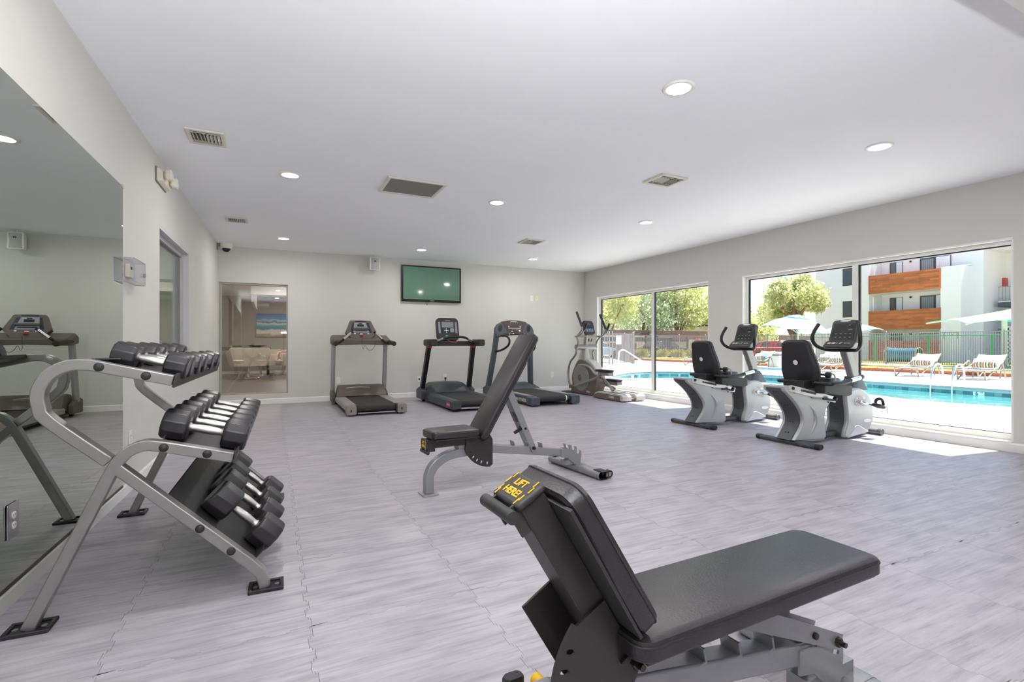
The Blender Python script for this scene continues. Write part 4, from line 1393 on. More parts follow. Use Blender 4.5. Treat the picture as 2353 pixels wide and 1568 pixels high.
for x, y in ((-0.03, 0.2), (-0.03, 0.14), (-0.06, 0.17), (0.0, 0.17)):
    kd.prism(rrect(0.014, 0.014, 0.003, 1, x, y), 0.012, 0.0145, 'z', CM)
kd.prism(rrect(0.024, 0.02, 0.003, 1, -0.03, 0.17), 0.012, 0.0145, 'z', CM)
kd.out('key_label', whiteprint_m, h_)
B().prism(rrect(0.045, 0.018, 0.006, 2, -0.03, 0.075), 0.012, 0.016, 'z', CM).out('start_key', mat('key_green', '#8fd45a', 0.5), h_)
B().prism(rrect(0.1, 0.016, 0.004, 2, 0.055, 0.062), 0.012, 0.02, 'z', CM).out('stop_bar', mat('key_red', '#e2492f', 0.5), h_)
B().prism(rrect(0.16, 0.008, 0.002, 1, 0, 0.372), 0.012, 0.013, 'z', CM).out('slot', black_m, h_)
text('STAR TRAC', 0.016, CM @ Matrix.Translation((0.01, 0.347, 0.0125)), whiteprint_m, h_)
B().prism(rrect(0.02, 0.013, 0.002, 1, -0.055, 0.347), 0.012, 0.0135, 'z', CM).out('badge', red_m, h_)
B().tube(smoothpath([(-0.17, 1.06, 1.1), (-0.1, 1.04, 1.05), (-0.02, 1.04, 1.035), (0.03, 1.05, 1.05), (0.06, 1.08, 1.1)]), 0.004, 6).out('safety_cord', mat('cord_red', '#e04a35', 0.5), T)
bd = B().box(-0.4315, -0.4295, 0.08, 0.24, 0.065, 0.135).out('side_badge', mat('badge_red', '#b8343a', 0.4), T)
text('STAR TRAC', 0.026, frame((-0.4322, 0.15, 0.1), (0, -1, 0), (0, 0, 1)), whiteprint_m, bd)

# ---- right treadmill
slate_m = mat('slate_plastic', '#50565b', 0.45, metal=0.2, var=0.03)
T = thing('treadmill', 'slate grey treadmill with an arched console half hidden by the upright bench', 'treadmill', (4.18, 7.05, 0), 0)
belt(-0.29, 0.29, 0.02, 1.5, 0.155, 0.065, T)
for s in (-1, 1):
    r_ = B().prism([(s * x, z) for x, z in ((0.30, 0.03), (0.43, 0.02), (0.455, 0.04), (0.455, 0.13), (0.43, 0.155), (0.30, 0.155))], 0.08, 1.5, 'y').out('side_rail', gun_m, T, bevel=0.006)
    B().box(s * 0.315 if s > 0 else -0.43, 0.43 if s > 0 else s * 0.315, 0.2, 1.45, 0.155, 0.161).out('tread_strip', alu_m, r_)
    e_ = B().loft([[(s * 0.38 + x * k, y, 0.085 + z * k) for x, z in rrect(0.165, 0.135, 0.022, 3)] for y, k in ((0.0, 0.92), (0.012, 1.0), (0.16, 1.0))]).out('end_cap', slate_m, T, bevel=0.003)
    for k in (0.05, 0.11):
        B().cyl((s * 0.39, -0.003, k), (s * 0.39, 0.006, k), 0.008, 8).out('screw', black_m, e_)
    B().cyl((s * 0.35, 0.15, 0.0003), (s * 0.35, 0.15, 0.012), 0.04, 16).cyl((s * 0.35, 0.15, 0.012), (s * 0.35, 0.15, 0.03), 0.012, 10).box(s * 0.35 - 0.03, s * 0.35 + 0.03, 0.1, 0.2, 0.03, 0.05).out('foot', black_m, T)
    up_ = B().tube(smoothpath([(s * 0.46, 1.78, 0.16), (s * 0.41, 1.70, 0.6), (s * 0.37, 1.63, 1.0), (s * 0.36, 1.60, 1.2)], 4), prof=rrect(0.075, 0.12, 0.015, 3), up=(0, 1, 0.15)).out('upright', slate_m, T)
    B().lathe([(0.008, 0), (0.014, 0), (0.014, 0.003), (0.008, 0.003)], 16, Matrix.Translation((s * 0.375 + 0.0, 1.57, 1.06)) @ Matrix.Rotation(PI / 2, 4, 'X')).out('round_badge', whiteprint_m, up_)
    B().tube(smoothpath([(s * 0.33, 1.45, 1.16), (s * 0.29, 1.30, 1.15), (s * 0.27, 1.22, 1.08), (s * 0.28, 1.25, 0.98), (s * 0.33, 1.4, 0.9), (s * 0.375, 1.6, 0.86)], 5), 0.02, 12).out('handrail', black_m, T)
    B().prism([(1.5, 0.05), (1.9, 0.05), (1.9, 0.17), (1.76, 0.22), (1.5, 0.16)], s * 0.42, s * 0.52, 'x').out('upright_foot', slate_m, T, bevel=0.012)
text('VISION FITNESS', 0.078, frame((-0.4565, 0.19, 0.083), (0, -1, 0), (0, 0, 1)), whiteprint_m, T, depth=0.0008, align='RIGHT')
rg = B().cyl((0.2, 0.06, 0.11), (0.22, 0.06, 0.11), 0.046, 20).out('roller_print', whiteprint_m, T)
hd = B()
prof = [(-0.44, 0.12), (-0.40, 0.2), (-0.30, 0.27), (0.30, 0.27), (0.40, 0.2), (0.44, 0.12), (0.42, 0.05), (-0.42, 0.05)]
hd.loft([[(x, y0, 0.05 + (z - 0.05) * k) for x, z in prof] for y0, k in ((1.42, 0.5), (1.56, 0.95), (1.7, 1.0), (1.85, 0.9), (1.92, 0.6))])
hd.out('motor_hood', slate_m, T, bevel=0.01)
CM = frame((0, 1.52, 1.13), (1, 0, 0), (0, 0.3, 0.95))
top = [(-0.40, 0.0), (-0.415, 0.12), (-0.40, 0.2), (-0.35, 0.265), (-0.24, 0.32), (-0.1, 0.345), (0, 0.35), (0.1, 0.345), (0.24, 0.32), (0.35, 0.265), (0.40, 0.2), (0.415, 0.12), (0.40, 0.0), (0.30, 0.015), (0.25, 0.06), (0, 0.075), (-0.25, 0.06), (-0.30, 0.015)]
h_ = B().prism(top, -0.06, 0.015, 'z', CM).out('console', slate_m, T, bevel=0.02, seg=3)
B().prism([(-0.27, 0.31), (-0.22, 0.23), (-0.16, 0.10), (0.16, 0.10), (0.22, 0.23), (0.27, 0.31), (0.12, 0.335), (-0.12, 0.335)], 0.015, 0.0175, 'z', CM).out('display_panel', mat('panel_brown', '#4e443d', 0.25), h_)
for s in (-1, 1):
    c_ = B().prism([(s * 0.30 + 0.045 * math.cos(a) + 0.02 * math.sin(a), 0.18 + 0.075 * math.sin(a)) for a in (2 * PI * k / 20 for k in range(20))], 0.015, 0.018, 'z', CM).out('bottle_well', dark_m, h_)
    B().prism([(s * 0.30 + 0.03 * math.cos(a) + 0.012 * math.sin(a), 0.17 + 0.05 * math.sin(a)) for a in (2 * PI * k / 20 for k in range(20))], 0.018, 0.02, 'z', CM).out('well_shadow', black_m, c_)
kb = B().tube([CM @ Vector((x, 0.178 - 0.25 * (x + 0.0) ** 2, 0.018)) for x in (-0.13, -0.065, 0, 0.065, 0.13)], 0.004, 6)
for x, y, w_2, h_2 in ((-0.12, 0.21, 0.018, 0.03), (0.12, 0.21, 0.018, 0.03), (-0.06, 0.118, 0.035, 0.014), (0.1, 0.13, 0.035, 0.035), (0, 0.318, 0.13, 0.006), (-0.07, 0.29, 0.02, 0.004), (-0.02, 0.29, 0.02, 0.004), (0.03, 0.29, 0.02, 0.004), (0.08, 0.29, 0.02, 0.004)):
    kb.prism(rrect(w_2, h_2, 0.002, 1, x, y), 0.0175, 0.019, 'z', CM)
kb.out('key_label', whiteprint_m, h_)
for x, m_, nm in ((-0.04, green_m, 'green_key'), (0.0, red_m, 'red_key'), (0.04, mat('key_blue', '#6a9cd0', 0.5), 'blue_key')):
    B().prism(rrect(0.03, 0.014, 0.003, 1, x, 0.155), 0.0175, 0.0195, 'z', CM).out(nm, m_, h_)
gbar = B().tube(smoothpath([(-0.28, 1.44, 1.17), (-0.15, 1.39, 1.185), (0, 1.38, 1.19), (0.15, 1.39, 1.185), (0.28, 1.44, 1.17)], 4), 0.018, 12).out('front_grip', black_m, T)
B().tube([(-0.2, 1.405, 1.181), (-0.1, 1.384, 1.19)], 0.0195, 12).tube([(0.2, 1.405, 1.181), (0.1, 1.384, 1.19)], 0.0195, 12).out('chrome_sleeve', chrome_m, gbar)
B().box(0.01, 0.04, 1.36, 1.38, 1.14, 1.175).out('safety_key', red_m, T)

# ================================================================== ELLIPTICAL
ellgrey_m = mat('elliptical_grey', '#8e8c88', 0.4, metal=0.35, var=0.03)
elltaupe_m = mat('elliptical_taupe', '#6b6159', 0.45, metal=0.1, var=0.03)
T = thing('elliptical_trainer', 'grey and taupe elliptical trainer in the back right corner beside the far window', 'elliptical trainer', (5.67, 6.95, 0), 0)
# rear rail housing
for s in (-1, 1):
    B().prism([(-0.02, 0.012), (-0.034, 0.03), (-0.03, 0.095), (0.03, 0.132), (0.69, 0.137), (0.79, 0.10), (0.86, 0.03), (0.86, 0.012)], s * 0.055, s * 0.25, 'x').out('rail_housing', mat('warm_silver', '#c6c2ba', 0.35, metal=0.3) if 'warm_silver' not in D.materials else D.materials['warm_silver'], T, bevel=0.018, seg=3)
    sp_p = B().prism([(0.05, 0.014), (0.05, 0.10), (0.68, 0.112), (0.80, 0.07), (0.84, 0.014)], s * 0.25, s * 0.262, 'x').out('side_panel', elltaupe_m, T, bevel=0.004)
    B().box(s * 0.12, s * 0.19, 0.06, 0.7, 0.134, 0.1375).out('roller_track', dark_m, T)
    for y in (0.06, 0.4, 0.78):
        B().cyl((s * 0.258, y, 0.03), (s * 0.266, y, 0.03), 0.007, 8).out('screw', chrome_m, sp_p)
    B().cyl((s * 0.15, 0.03, 0.0003), (s * 0.15, 0.03, 0.014), 0.02, 12).out('foot', black_m, T)
B().box(-0.06, 0.06, 0.0, 1.3, 0.014, 0.06).out('base_beam', elltaupe_m, T, bevel=0.01)
text('CE800', 0.055, frame((-0.2625, 0.27, 0.062), (0, -1, 0), (0, 0, 1)), whiteprint_m, T, depth=0.0008)
# flywheel housing
body = smoothpath([(1.08, 0.01), (1.0, 0.1), (0.93, 0.26), (0.97, 0.42), (1.1, 0.56), (1.27, 0.64), (1.42, 0.68), (1.58, 0.68), (1.70, 0.56), (1.79, 0.42), (1.82, 0.3), (1.80, 0.2), (1.84, 0.08), (1.86, 0.01)], 4)
hb = B().prism(body, -0.105, 0.105, 'x').out('flywheel_housing', elltaupe_m, T, bevel=0.02, seg=3)
for s in (-1, 1):
    dsk = B().lathe([(0.001, 0.02), (0.2, 0.022), (0.262, 0.015), (0.275, 0.0), (0.001, 0.0)], 36, Matrix.Translation((s * 0.105, 1.47, 0.335)) @ Matrix.Rotation(s * PI / 2, 4, 'Y')).out('side_disc', ellgrey_m, T)
    B().lathe([(0.001, 0.03), (0.06, 0.028), (0.07, 0.02), (0.001, 0.02)], 24, Matrix.Translation((s * 0.105, 1.49, 0.335)) @ Matrix.Rotation(s * PI / 2, 4, 'Y')).out('hub_cap', elltaupe_m, dsk)
B().prism(smoothpath([(0.96, 0.5), (1.1, 0.62), (1.27, 0.7), (1.34, 0.66), (1.1, 0.52), (0.99, 0.38)], 3), -0.085, 0.085, 'x').out('housing_cover', mat('pale_grey', '#b9b8b3', 0.4) if 'pale_grey' not in D.materials else D.materials['pale_grey'], T, bevel=0.012)
text('SPIRIT', 0.05, frame((-0.1065, 1.22, 0.07), (0, -1, 0), (0, 0, 1)), whiteprint_m, T, depth=0.0008)
B().box(-0.107, -0.1055, 1.335, 1.36, 0.05, 0.095).out('badge', red_m, T)
B().prism([(1.92, 0.004), (1.92, 0.03), (1.86, 0.05), (1.80, 0.05), (1.78, 0.004)], -0.30, 0.30, 'x').out('front_stabilizer', elltaupe_m, T, bevel=0.008)
# mast
B().loft([[(x, yc + y, z) for x, y in rrect(w, d_, 0.03, 3)] for yc, z, w, d_ in ((1.53, 0.6, 0.16, 0.30), (1.52, 0.72, 0.14, 0.24), (1.50, 0.86, 0.11, 0.16), (1.47, 0.98, 0.10, 0.13))]).out('mast_cover', mat('pale_grey2', '#aaa8a2', 0.4), T, bevel=0.006)
B().tube([(0, 1.47, 0.96), (0, 1.44, 1.20)], prof=rrect(0.07, 0.08, 0.02, 3), up=(0, 1, 0)).out('mast', ellgrey_m, T)
B().cyl((-0.24, 1.45, 0.945), (0.24, 1.45, 0.945), 0.052, 20).out('pivot_axle', ellgrey_m, T, bevel=0.006)
CM = frame((0, 1.30, 1.19), (1, 0, 0), (0, 0.35, 0.93))
h_ = B().loft([[tuple(CM @ Vector((x * k, 0.15 + (y - 0.15) * k, z))) for x, y in rrect(0.25, 0.30, 0.06, 5, 0, 0.15)] for z, k in ((-0.09, 0.6), (-0.03, 1.0), (0.0, 1.0), (0.01, 0.96))]).out('console', dark_m, T, bevel=0.004)
B().prism(rrect(0.17, 0.085, 0.01, 3, 0, 0.235), 0.01, 0.0125, 'z', CM).out('display', mat('lcd_blue', '#3b4654', 0.15), h_)
B().prism(rrect(0.19, 0.08, 0.02, 3, 0, 0.09), 0.01, 0.0125, 'z', CM).out('key_panel', mat('key_slate', '#55606b', 0.35), h_)
kl = B()
for k in range(6):
    kl.prism(rrect(0.016, 0.012, 0.003, 1, -0.06 + (k % 3) * 0.06, 0.105 - (k // 3) * 0.03), 0.0125, 0.014, 'z', CM)
kl.out('key_label', whiteprint_m, h_)
B().tube([(-0.28, 1.42, 1.155), (0.28, 1.42, 1.155)], 0.015, 10).out('handle_bar', ellgrey_m, T)
for s in (-1, 1):
    B().tube(smoothpath([(s * 0.24, 1.42, 1.155), (s * 0.28, 1.30, 1.165), (s * 0.285, 1.16, 1.22), (s * 0.27, 1.09, 1.30)], 4), 0.017, 12).out('fixed_handle', ellgrey_m, T)
    B().tube([(s * 0.2725, 1.11, 1.277), (s * 0.262, 1.03, 1.40)], 0.021, 12).out('fixed_grip', rubber_m, T)
B().tube([(x, 1.30 + 0.0, z) for x, z in ((-0.035, 1.11), (-0.035, 1.06), (0.035, 1.06), (0.035, 1.11))], 0.012, 8).out('bottle_cage', black_m, T)
for s, up_, lo_, px, crank, link in (
        (-1, [(1.38, 0.95), (1.32, 1.02), (1.37, 1.142), (1.30, 1.20), (1.195, 1.285), (1.192, 1.342)], [(1.38, 0.93), (1.40, 0.82), (1.50, 0.73), (1.61, 0.65), (1.68, 0.5), (1.69, 0.36), (1.65, 0.22), (1.59, 0.155)], 0.0, [(1.58, 0.155), (1.3, 0.23), (0.95, 0.33), (0.74, 0.40), (0.62, 0.45)], [(1.34, 0.59), (1.2, 0.585), (1.06, 0.54), (0.92, 0.44), (0.756, 0.385), (0.6, 0.33), (0.46, 0.24), (0.36, 0.165)]),
        (1, [(1.50, 0.95), (1.44, 1.06), (1.36, 1.13), (1.22, 1.19), (1.16, 1.24), (1.152, 1.30)], [(1.50, 0.93), (1.60, 0.83), (1.57, 0.72), (1.60, 0.62), (1.62, 0.4), (1.58, 0.25), (1.5, 0.19)], 0.27, [(1.5, 0.19), (1.3, 0.20), (1.1, 0.21), (0.95, 0.225), (0.85, 0.25)], [(1.3, 0.12), (1.15, 0.20), (1.0, 0.21), (0.84, 0.19), (0.72, 0.16)])):
    x = s * 0.265
    B().tube(smoothpath([(x, y, z) for y, z in up_], 4), 0.0185, 12).out('swing_arm', ellgrey_m, T)
    e = Vector((x, up_[-1][0], up_[-1][1]))
    B().tube([e, e + Vector((0, 0.195, 0.295))], [0.023, 0.022], 12).out('swing_grip', rubber_m, T, bevel=0.004)
    B().tube(smoothpath([(x, y, z) for y, z in lo_], 4), 0.02, 12).out('lower_arm', ellgrey_m, T)
    B().cyl((x - 0.03, lo_[-1][0], lo_[-1][1]), (x + 0.03, lo_[-1][0], lo_[-1][1]), 0.035, 16).out('arm_joint', elltaupe_m, T)
    x2 = s * 0.2
    B().tube(smoothpath([(x2, y, z) for y, z in crank], 4), 0.022, 12).out('foot_arm', ellgrey_m, T)
    B().tube(smoothpath([(x2 * 0.78, y, z) for y, z in link], 4), 0.024, 12).out('roller_link', ellgrey_m, T)
    yc, zc = (0.56, 0.475) if s < 0 else (0.83, 0.275)
    pb = B().loft([[(x2 + a, yc + c, zc + 0.02 + z) for a, c in rrect(0.15 * k, 0.44 * k, 0.05, 4)] for z, k in ((0.0, 0.93), (0.012, 1.0), (0.035, 1.0), (0.04, 0.95))]).out('foot_plate', rubber_m, T, bevel=0.004)
    B().box(x2 - 0.06, x2 + 0.06, yc - 0.2, yc + 0.12, zc - 0.045, zc + 0.019).out('plate_bracket', ellgrey_m, T, bevel=0.01)

# ================================================================== RECUMBENT BIKES
bikesil_m = mat('bike_silver', '#b3b5b6', 0.36, metal=0.3, var=0.02)
bikedark_m = mat('bike_charcoal', '#4c4e51', 0.45, metal=0.2, var=0.03)
bikecon_m = mat('console_graphite', '#3e403f', 0.45, var=0.03)


def bike(label, loc):
    t = thing('recumbent_bike', label, 'exercise bike', loc, 0, 'recumbent exercise bikes')
    hw = 0.115
    ov = rrect(0.075, 0.045, 0.021, 5)
    B().loft([[(a, y, 0.028 + b_) for a, b_ in ov] for y in (-0.325, 0.325)]).out('rear_bar', bikedark_m, t)
    for s in (-1, 1):
        B().loft([[(a * 1.04, y, 0.028 + b_ * 1.06) for a, b_ in ov] for y in (s * 0.295, s * 0.342)][::1]).out('bar_cap', black_m, t, bevel=0.004)
    B().tube([(0.02, 0, 0.052), (1.30, 0, 0.052)], prof=rrect(0.075, 0.07, 0.03, 4)).out('base_rail', bikedark_m, t)
    # seat pillar
    back = smoothpath([(-0.215, 0.60), (-0.205, 0.555), (-0.14, 0.51), (-0.03, 0.42), (0.06, 0.31), (0.075, 0.22), (0.02, 0.14), (-0.055, 0.055)], 4)
    frnt = smoothpath([(0.44, 0.03), (0.43, 0.14), (0.415, 0.25), (0.44, 0.335), (0.53, 0.43)], 4)
    sl = [(0.53, 0.455), (-0.1, 0.60)]
    prof = back + frnt + sl
    B().prism(prof, -hw, hw, 'y').out('seat_pillar', bikesil_m, t, bevel=0.022, seg=3)
    # dark rear spine along the back edge, shade painted into its charcoal
    sp = B()
    sp.loft([[(p[0] - 0.012, -0.075, p[1]), (p[0] - 0.012, 0.075, p[1]), (p[0] + 0.01, 0.085, p[1]), (p[0] + 0.01, -0.085, p[1])] for p in back[2:]])
    so = sp.out('shaded_spine', bikedark_m, t)
    for k in (6, 13, 20, 25):
        p = back[min(k, len(back) - 1)]
        B().cyl((p[0] - 0.016, -0.015, p[1]), (p[0] - 0.008, -0.015, p[1]), 0.006, 8).cyl((p[0] - 0.016, 0.015, p[1]), (p[0] - 0.008, 0.015, p[1]), 0.006, 8).out('spine_screw', black_m, so)
    for s in (-1, 1):
        rc = smoothpath([(0.16, 0.40), (0.24, 0.33), (0.27, 0.24), (0.235, 0.15), (0.15, 0.07)], 4)
        B().tube([(x, s * (hw - 0.004), z) for x, z in rc], [0.004 + 0.018 * math.sin(PI * i / (len(rc) - 1)) for i in range(len(rc))], 8).out('side_swell', bikesil_m, t)
        for x, z in ((-0.06, 0.535), (0.2, 0.475), (0.47, 0.41), (0.42, 0.045)):
            B().cyl((x, s * (hw - 0.002), z), (x, s * (hw + 0.006), z), 0.009, 10).out('screw', black_m, t)
    # seat rail and carriage
    rl = B().prism([(-0.14, 0.60), (-0.14, 0.545), (0.58, 0.40), (0.60, 0.455), (0.1, 0.565), (-0.1, 0.605)], -0.122, -0.1, 'y').prism([(-0.14, 0.60), (-0.14, 0.545), (0.58, 0.40), (0.60, 0.455), (0.1, 0.565), (-0.1, 0.605)], 0.1, 0.122, 'y')
    rl.out('seat_rail', mat('rail_white', '#cfd0cf', 0.3, metal=0.5) if 'rail_white' not in D.materials else D.materials['rail_white'], t, bevel=0.003)
    B().prism([(0.03, 0.56), (0.03, 0.54), (0.26, 0.495), (0.26, 0.515)], -0.1245, -0.12, 'y').out('rail_slot', black_m, t)
    B().cyl((-0.09, -0.13, 0.575), (-0.09, -0.118, 0.575), 0.016, 14).out('rail_knob', black_m, t)
    B().box(0.12, 0.30, -0.09, 0.09, 0.555, 0.64).out('carriage', black_m, t, bevel=0.006)
    B().prism([(0.24, 0.62), (0.24, 0.515), (0.64, 0.475), (0.69, 0.49), (0.69, 0.575), (0.64, 0.585)], -0.225, -0.125, 'y').out('seat_box', black_m, t, bevel=0.008)
    B().prism([(0.24, 0.62), (0.24, 0.515), (0.64, 0.475), (0.69, 0.49), (0.69, 0.575), (0.64, 0.585)], 0.125, 0.225, 'y').out('seat_box', black_m, t, bevel=0.008)
    B().cyl((0.30, -0.17, 0.46), (0.48, -0.17, 0.435), 0.012, 10).cyl((0.48, -0.17, 0.435), (0.5, -0.17, 0.46), 0.02, 10).out('adjust_lever', black_m, t)
    sc_ = B().loft([[(0.47 + (a) * k, c * k * 1.0 + 0.02, z + (0.47 - a - 0.47) * 0.05) for a, c in rrect(0.36, 0.40, 0.12, 6)] for z, k in ((0.605, 0.95), (0.615, 1.0), (0.65, 1.0), (0.665, 0.93))]).out('seat_cushion', vinyl_m, t)
    # seat back
    o2 = smoothpath([(0.10, 0.0), (0.155, 0.02), (0.185, 0.075), (0.195, 0.15), (0.18, 0.25), (0.155, 0.36), (0.14, 0.44), (0.115, 0.467), (0.07, 0.475)], 3)
    o2 = o2 + [(-x, z) for x, z in o2[::-1]]
    BM = Matrix.Translation((0.30, 0.045, 0.585)) @ Matrix.Rotation(R(-13), 4, 'Y')
    secs = []
    for d_, k in ((-0.035, 0.93), (-0.028, 0.985), (-0.015, 1.0), (0.0, 1.0), (0.012, 1.0), (0.04, 0.97), (0.055, 0.86)):
        dish = 0.0
        secs.append([(d_ - 0.03 * (1 - (y / 0.2) ** 2) * (1 if d_ < 0 else 0.6), y * k, 0.237 + (z - 0.237) * k) for y, z in o2])
    secs = [[tuple(BM @ Vector(p)) for p in s_] for s_ in secs]
    bk = B().loft(secs).out('seat_back', mat('bike_vinyl', '#242325', 0.42, bump=0.06, bscale=400) if 'bike_vinyl' not in D.materials else D.materials['bike_vinyl'], t)
    edge = [tuple(BM @ Vector((0.006 - 0.018 * (1 - (y / 0.2) ** 2), y * 1.008, 0.237 + (z - 0.237) * 1.006))) for y, z in o2]
    B().tube(edge, 0.006, 8, closed=True).out('piping', bikedark_m, bk)
    lg = BM @ Vector((-0.068, -0.005, 0.26))
    LMx = BM @ frame((-0.0665, -0.005, 0.255), (0, -1, 0), (0, 0, 1))
    B().lathe([(0.021, 0), (0.0255, 0), (0.0255, 0.002), (0.021, 0.002)], 24, LMx).prism([(-0.012, 0.012), (-0.012, 0.004), (0.006, -0.014), (0.013, -0.01), (0.0, 0.004), (0.004, 0.012)], 0, 0.002, 'z', LMx).out('round_emblem', whiteprint_m, bk)
    for y in (-0.05, 0.11):
        B().tube(smoothpath([(0.29, y, 0.67), (0.25, y, 0.63), (0.25, y, 0.6), (0.30, y, 0.575), (0.34, y, 0.56)], 3), prof=rect(0.035, 0.012), up=(0, 1, 0)).out('back_bracket', bikedark_m, t)
    B().cyl((0.31, -0.13, 0.70), (0.31, -0.19, 0.70), 0.012, 10).lathe([(0.001, 0), (0.022, 0.003), (0.03, 0.015), (0.028, 0.05), (0.001, 0.06)], 12, Matrix.Translation((0.31, -0.185, 0.70)) @ Matrix.Rotation(R(90), 4, 'X')).out('back_knob', black_m, t)
    B().tube(smoothpath([(0.33, -0.2, 0.72), (0.38, -0.23, 0.70), (0.39, -0.235, 0.64)], 3), 0.009, 8).out('release_lever', bikesil_m, t)
    for s in (-1, 1):
        hb_ = B().tube(smoothpath([(0.25, s * 0.12, 0.615), (0.24, s * 0.26, 0.615), (0.30, s * 0.285, 0.615), (0.45, s * 0.285, 0.622), (0.56, s * 0.28, 0.64)], 4), 0.02, 12).out('side_handle', black_m, t)
        B().tube([(0.56, s * 0.28, 0.64), (0.74, s * 0.275, 0.668)], 0.023, 12).out('chrome_grip', chrome_m, t)
        B().tube([(0.73, s * 0.275, 0.667), (0.765, s * 0.274, 0.672)], 0.027, 12).out('grip_end', bikedark_m, t)
    # drive shroud
    sh_b = smoothpath([(0.845, 0.505), (0.79, 0.49), (0.772, 0.44), (0.785, 0.36), (0.80, 0.26), (0.795, 0.17), (0.76, 0.10), (0.745, 0.018)], 4)
    sh_f = smoothpath([(1.16, 0.055), (1.21, 0.10), (1.262, 0.2), (1.262, 0.31), (1.22, 0.41), (1.13, 0.49), (1.0, 0.535), (0.90, 0.53)], 4)
    B().prism(sh_b + [(0.85, 0.012)] + sh_f, -hw, hw, 'y').out('drive_shroud', bikesil_m, t, bevel=0.03, seg=3)
    sp = B()
    sp.loft([[(p[0] - 0.006, -0.075, p[1]), (p[0] - 0.006, 0.075, p[1]), (p[0] + 0.02, 0.085, p[1]), (p[0] + 0.02, -0.085, p[1])] for p in sh_b[3:]])
    so = sp.out('shroud_spine', bikedark_m, t)
    for k in (8, 14, 20):
        p = sh_b[min(k, len(sh_b) - 1)]
        B().cyl((p[0] - 0.010, -0.012, p[1]), (p[0], -0.012, p[1]), 0.006, 8).cyl((p[0] - 0.010, 0.012, p[1]), (p[0], 0.012, p[1]), 0.006, 8).out('spine_screw', black_m, so)
    for s in (-1, 1):
        B().prism([(0.79, 0.013), (0.94, 0.135), (0.985, 0.14), (1.17, 0.062), (1.15, 0.05)], s * (hw - 0.02), s * (hw + 0.008), 'y').out('base_fairing', mat('pale_silver', '#cdd0d3', 0.32, metal=0.3) if 'pale_silver' not in D.materials else D.materials['pale_silver'], t, bevel=0.01)
        lb = B()
        for cx, cz, rx, rz in ((1.15, 0.175, 0.065, 0.018), (1.085, 0.425, 0.024, 0.016)):
            lb.prism([(cx + rx * math.cos(a), cz + rz * math.sin(a)) for a in (2 * PI * k / 24 for k in range(24))], s * (hw - 0.001), s * (hw + 0.002), 'y')
        lb.out('oval_label', whiteprint_m, t)
        ck = Matrix.Translation((0.97, s * hw, 0.39)) @ Matrix.Rotation(-s * PI / 2, 4, 'X')
        dk = B().lathe([(0.001, 0.008), (0.045, 0.008), (0.05, 0.0), (0.001, 0.0)], 28, ck).out('crank_disc', mat('disc_white', '#d9d8d6', 0.35, metal=0.2) if 'disc_white' not in D.materials else D.materials['disc_white'], t)
        bl_ = B()
        for k in range(8):
            a = 2 * PI * k / 8
            bl_.cyl((0.97 + 0.037 * math.cos(a), s * (hw + 0.006), 0.39 + 0.037 * math.sin(a)), (0.97 + 0.037 * math.cos(a), s * (hw + 0.0105), 0.39 + 0.037 * math.sin(a)), 0.004, 8)
        bl_.out('disc_bolts', black_m, dk)
        a0 = Vector((0.97, s * (hw + 0.03), 0.39))
        a1 = a0 + Vector((0.20, s * 0.005, -0.045)) * (1 if s < 0 else -1)
        B().cyl((0.97, s * hw, 0.39), a0 + Vector((0, s * 0.012, 0)), 0.02, 14).tube([a0, a1], [0.017, 0.012], 10).out('crank_arm', chrome_m if s < 0 else bikedark_m, t)
        pc = a1 + Vector((0, s * 0.065, 0))
        PM = Matrix.Translation(pc) @ Matrix.Rotation(R(18), 4, 'Y')
        pd = B().loft([[(x * k, y * k, z) for x, y in rrect(0.13, 0.09, 0.025, 4)] for z, k in ((-0.018, 0.8), (-0.01, 1.0), (0.008, 1.0), (0.014, 0.9))], M=PM).out('pedal', black_m, t)
        B().tube([PM @ Vector(p) for p in smoothpath([(0.0, -0.045, 0.01), (-0.02, -0.035, 0.06), (-0.01, 0.0, 0.075), (0.0, 0.035, 0.06), (0.02, 0.045, 0.01)], 4)], prof=rect(0.03, 0.004), up=(1, 0, 0.2)).out('pedal_strap', dark_m, pd)
        B().tube([PM @ Vector(p) for p in smoothpath([(0.05, -0.05, 0.02), (0.075, -0.052, -0.02), (0.09, -0.052, -0.06)], 3)], prof=rect(0.02, 0.003), up=(0, 1, 0)).out('strap_tail', steelgrey_m, pd)
    B().cyl((1.365, -0.14, 0.036), (1.365, 0.14, 0.036), 0.033, 18).out('front_bar', silver_m, t)
    for s in (-1, 1):
        B().cyl((1.365, s * 0.105, 0.0375), (1.365, s * 0.15, 0.0375), 0.037, 18).out('front_roller', mat('roller_steel', '#8b8c8e', 0.3, metal=0.8) if 'roller_steel' not in D.materials else D.materials['roller_steel'], t, bevel=0.004)
    # mast
    B().loft([[(xc + a, c, z) for a, c in rrect(w, d_, 0.025, 3)] for xc, z, w, d_ in ((1.08, 0.50, 0.34, 0.15), (1.085, 0.56, 0.25, 0.135), (1.09, 0.62, 0.17, 0.12), (1.075, 0.655, 0.135, 0.11))]).out('mast_boot', bikedark_m, t, bevel=0.004)
    B().tube([(1.08, -0.01, 0.64), (0.93, -0.01, 0.95)], prof=rrect(0.075, 0.12, 0.02, 3), up=(1, 0, 0.5)).out('mast', silver_m, t)
    B().box(0.865, 0.95, -0.06, 0.04, 0.925, 0.965).box(0.885, 0.93, -0.03, 0.01, 0.96, 1.0).out('console_clamp', black_m, t, bevel=0.006)
